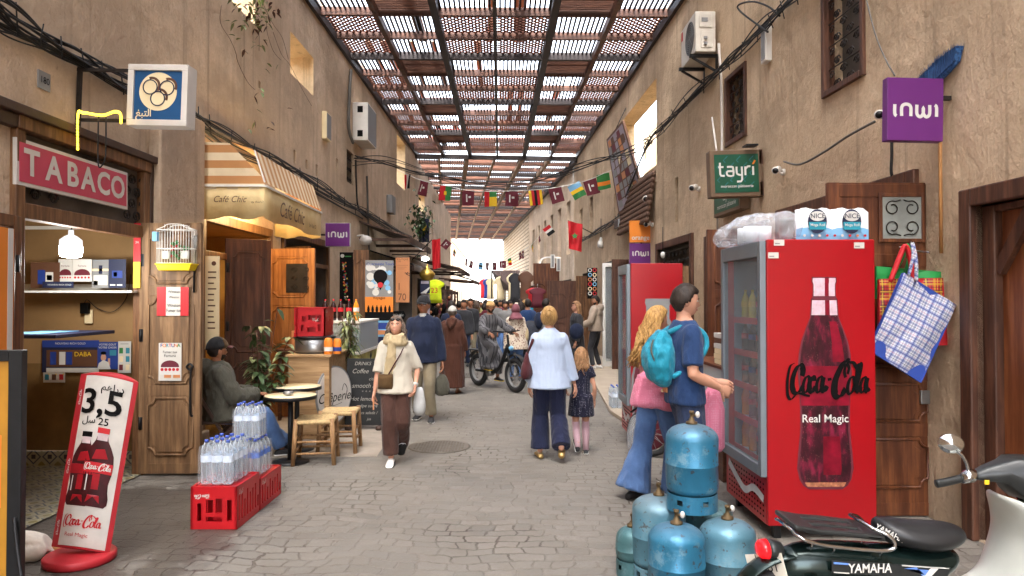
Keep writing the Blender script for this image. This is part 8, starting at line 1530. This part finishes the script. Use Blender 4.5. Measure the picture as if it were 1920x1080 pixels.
def fmat(c):
 n='flag_'+c
 if n not in MATS:
  src=next(q for q in MATS[c].node_tree.nodes if q.type=='VALTORGB').color_ramp.elements[1].color;k=N(n);k.set(tuple(src[:3]),.7);tl=k.n('ShaderNodeBsdfTranslucent');tl.inputs[0].default_value=src;mx=k.n('ShaderNodeMixShader');mx.inputs[0].default_value=.55;k.l(k.b.outputs[0],mx.inputs[1]);k.l(tl.outputs[0],mx.inputs[2]);k.l(mx.outputs[0],k.o.inputs[0])
 return n
def flag(t,kind,p,u,w_,h,tilt,seed):
 m=MB();nx,ny=10,8;ph=seed*1.7;u=Vector(u).normalized();dn=Vector((math.sin(tilt)*u.x,math.sin(tilt)*u.y,-math.cos(tilt)));uu=Vector((u.x*math.cos(tilt),u.y*math.cos(tilt),math.sin(tilt)))*.9+u*.1;n=uu.cross(dn).normalized()
 V=[p+uu*(w_*(i/nx-.5))+dn*(h*j/ny)+n*(.05*w_*2*math.sin(ph+4.5*i/nx+1.5*j/ny)*(j/ny)**.5)for j in range(ny+1)for i in range(nx+1)];ty,cs=FLG[kind]
 for j in range(ny):
  for i in range(nx):
   fx,fy=(i+.5)/nx,(j+.5)/ny
   c='ink_maroon' if ty=='m' else cs[int(fx*len(cs))]if ty=='v' else cs[int(fy*len(cs))]if ty=='h' else(cs[0]if fx<.5 else cs[1])if ty=='h2' else(cs[0]if fx<.45 else cs[1 if fy<.35 else 2])
   if ty=='m' and((.3<fx<.4 and .3<fy<.75)or(.45<fx<.75 and .35<fy<.55)):c='ink_white'
   if ty=='h2' and .4<fx<.6 and .4<fy<.6:c='ink_yellow'
   a=j*(nx+1)+i;m.use(fmat(c));m.raw([V[a],V[a+1],V[a+nx+2],V[a+nx+1]],[(0,3,2,1)],True)
 m.obj('pennant',t)
def bunting(label,pts,flags,w_,h,tw):
 t=thing('flag_bunting',label,'bunting',(0,0,0));m=MB('ink_white');Q=crom(pts,8);m.tube(Q,.008,5);m.obj('string',t)
 for k,(px,kind,tilt)in enumerate(flags):
  i=min(range(len(Q)-1),key=lambda i:abs(940+F*Q[i].x/Q[i].y-px));d=Q[i+1]-Q[i-1 if i else 0];d.z=0
  flag(t,kind,Q[i].copy(),d if abs(d.x)>.05 else Vector((1,0,0)),w_,h,tilt,k)
bunting('string of national and maroon flags strung across the street below the cables',[W(745,318,21.5),W(790,338,20.5),W(836,348,20),W(878,357,19.8),W(920,359,19.6),W(965,358,19.5),W(1003,356,19.4),W(1040,352,19.3),W(1075,345,19.2),W(1105,337,19.1),W(1130,326,19),W(1150,318,18.8)],
[(764,'sudan',-.1),(797,'mar',-.3),(836,'burkina',-.1),(876,'mar',.0),(918,'benin',.0),(962,'mar',.0),(1003,'zim',.12),(1041,'mar',.25),(1077,'rwanda',.5),(1105,'mar',.3),(1130,'zambia',.15)],.36,.42,0)
bunting('second farther string of flags sagging over the bright end',[W(838,445,30),W(850,466,32),W(865,478,33),W(882,488,34),W(905,492,35),W(930,492,36),W(955,484,36),W(980,470,34),W(1000,455,32),W(1020,430,29),W(1030,418,28)],
[(841,'mar',-.7),(853,'moz',-.6),(876,'mar',-.3),(884,'mar',-.4),(901,'botswana',-.1),(915,'mar',-.05),(927,'mar',0),(942,'mar',0),(955,'senegal',.15),(973,'mar',.5),(980,'mar',.4),(998,'cameroon',.6),(1010,'mar',.6),(1023,'egypt',.7)],.34,.38,0)
def big_flag(label,px0,py0,px1,py1,Y,star,pole):
 a=W(px0,py0,Y);b=W(px1,py1,Y);t=thing('flag',label,'flag',FC(a));w_,h=b.x-a.x,a.z-b.z;m=MB('flag_red' if 'flag_red' in MATS else 'ink_red');n=10
 V=[(w_*i/n*(1-.1*j/n)+.02*j/n,-h*j/n-.25*h*i/n*(.5 if star else-.2),.05*math.sin(i*.8+j*.3))for j in range(n+1)for i in range(n+1)];m.raw(V,[(j*(n+1)+i+n+1,j*(n+1)+i+n+2,j*(n+1)+i+1,j*(n+1)+i)for j in range(n)for i in range(n)],True);m.obj('flag_cloth',t)
 if star:
  m=MB('ink_green');P=[(w_*.46+.2*w_*(1.2 if k%2==0 else .55)*math.sin(PI*k/5),-h*.55+.2*w_*(1.2 if k%2==0 else .55)*math.cos(PI*k/5))for k in range(10)];m.prism(P[::-1],.055,.06);m.obj('star',t)
 m=MB('iron');m.tube([(0,.01,0),(pole[0],pole[1],pole[2])],.012,6);m.obj('flag_pole',t)
big_flag('red Moroccan flag with green star hanging from a slanting pole',1065,414,1092,466,20,True,(.75,-.35,-.2));big_flag('folded plain red flag hanging by the left porch roofs',810,450,826,505,17.5,False,(-.5,-.5,.0))
# ---------- goods at the far end
t=thing('shop_awning','brown sloping awning with striped edge at the far right shops','awning',(0,0,0));m=MB('trousers_brown');a,b,c,d=W(922,507,40),W(975,507,34),W(962,545,33),W(935,540,39);m.raw([a,b,c,d]+[p+Vector((0,0,-.05))for p in(a,b,c,d)],[(0,1,2,3),(7,6,5,4),(0,4,5,1),(1,5,6,2),(2,6,7,3),(3,7,4,0)]);m.obj('awning_cloth',t);m=MB('iron');m.bar(a,W(922,560,40),.08,.08);m.bar(d,W(935,600,39),.05,.05);m.obj('awning_post',t)
p=X3@Vector((-10.5,0,0))
for i,(px,Y,mt,lab)in enumerate(((907,47,'ink_red','red and striped garments hung at the sunlit end'),(914,45,'ink_blue','blue garment hung at the sunlit end'),(920,43,'ink_cream','cream garment hung at the sunlit end'),(938,37,'ink_cream','cream dress hanging under the far brown awning'),(966,31,'black_cloth','long black coat hanging by the far right shops'),(962,31.5,'ink_cream','pale robe hanging beside the long black coat'),(986,27,'ink_brown','brown patterned shawl hanging at a right shop'))):tee(lab,W(px,540 if i<4 else 538,Y),mt,1.1).scale=(1,1,2.0)
for i,(px,Y,mt)in enumerate(((1001,23,'ink_red'),(1008,22.6,'ink_maroon'))):t=tee(('red football shirt hanging on a brown shop door','striped maroon shirt hanging beside the red football shirt')[i],W(px,557,Y),mt,1.0)
for lab,X,w_,h,mt in(('brown panelled shop door standing open by the red shirts',FC(W(1000,616,24.5)-Vector((0,0,.35))),.9,2.6,'wood_door'),('pair of dark red panelled doors beyond the black dress',FC((1.45,22.4,.0)),1.25,2.3,'wood_dark'),('brown door leaf between the far right shops',FC((2.2,20.9,.0)),.5,2.4,'wood_brown')):door_leaf('door_leaf',lab,X,w_,h,mt,[(.05,.1,.48,1.0),(.52,.1,.95,1.0),(.05,1.0,.48,1.9),(.52,1.0,.95,1.9)])
t=thing('street_lamp','curved white arm lamp lit over the far right shop','lamp',W(1020,490,25));m=MB('white_paint');m.tube(crom([(.6,0,.12),(.1,0,.14),(-.1,0,.05),(-.16,0,-.1)],5),.03,6);m.obj('arm',t);m=MB('spot_glow');m.ball((-.2,0,-.16),(.12,.08,.05),8,6);m.obj('lamp_lens',t)
for i,px in enumerate((1036,1047)):p=W(px,490+6*i,24);t=boxthing('wall_sign',('lit white tube sign on the far right wall','second white tube sign nearer on the right wall')[i],'sign',FC(p),.14,.45,.08,'white_paint')
M('manhole',sr(104,96,86),.6,.3,var=.2,sc=12);c=G(824,838);t=thing('manhole_cover','round iron manhole cover set in the paving','manhole cover',(c.x,c.y,0));m=MB('manhole');m.lathe([(.36,.003),(.36,.008),(.33,.009),(.001,.009)],n=40);m.obj('cover_plate',t);m=MB('manhole')
for i in range(-9,10):
 for j in range(-9,10):
  if math.hypot(i,j)<9:m.box((i*.034-.011,j*.034-.011,.009),(i*.034+.011,j*.034+.011,.014))
m.obj('tread_pattern',t);M('grate',sr(96,92,86),.6);c=G(870,705);t=thing('drain_grate','iron drain grate in the paving behind the djellaba man','grate',(c.x,c.y,0));m=MB('manhole')
for i in range(12):m.box((-.3+.05*i,-.35,.003),(-.275+.05*i,.35,.012))
m.box((-.33,-.38,.002),(.33,-.35,.012));m.box((-.33,.35,.002),(.33,.38,.012));m.obj('grate_bars',t)
bpy.context.view_layer.update()
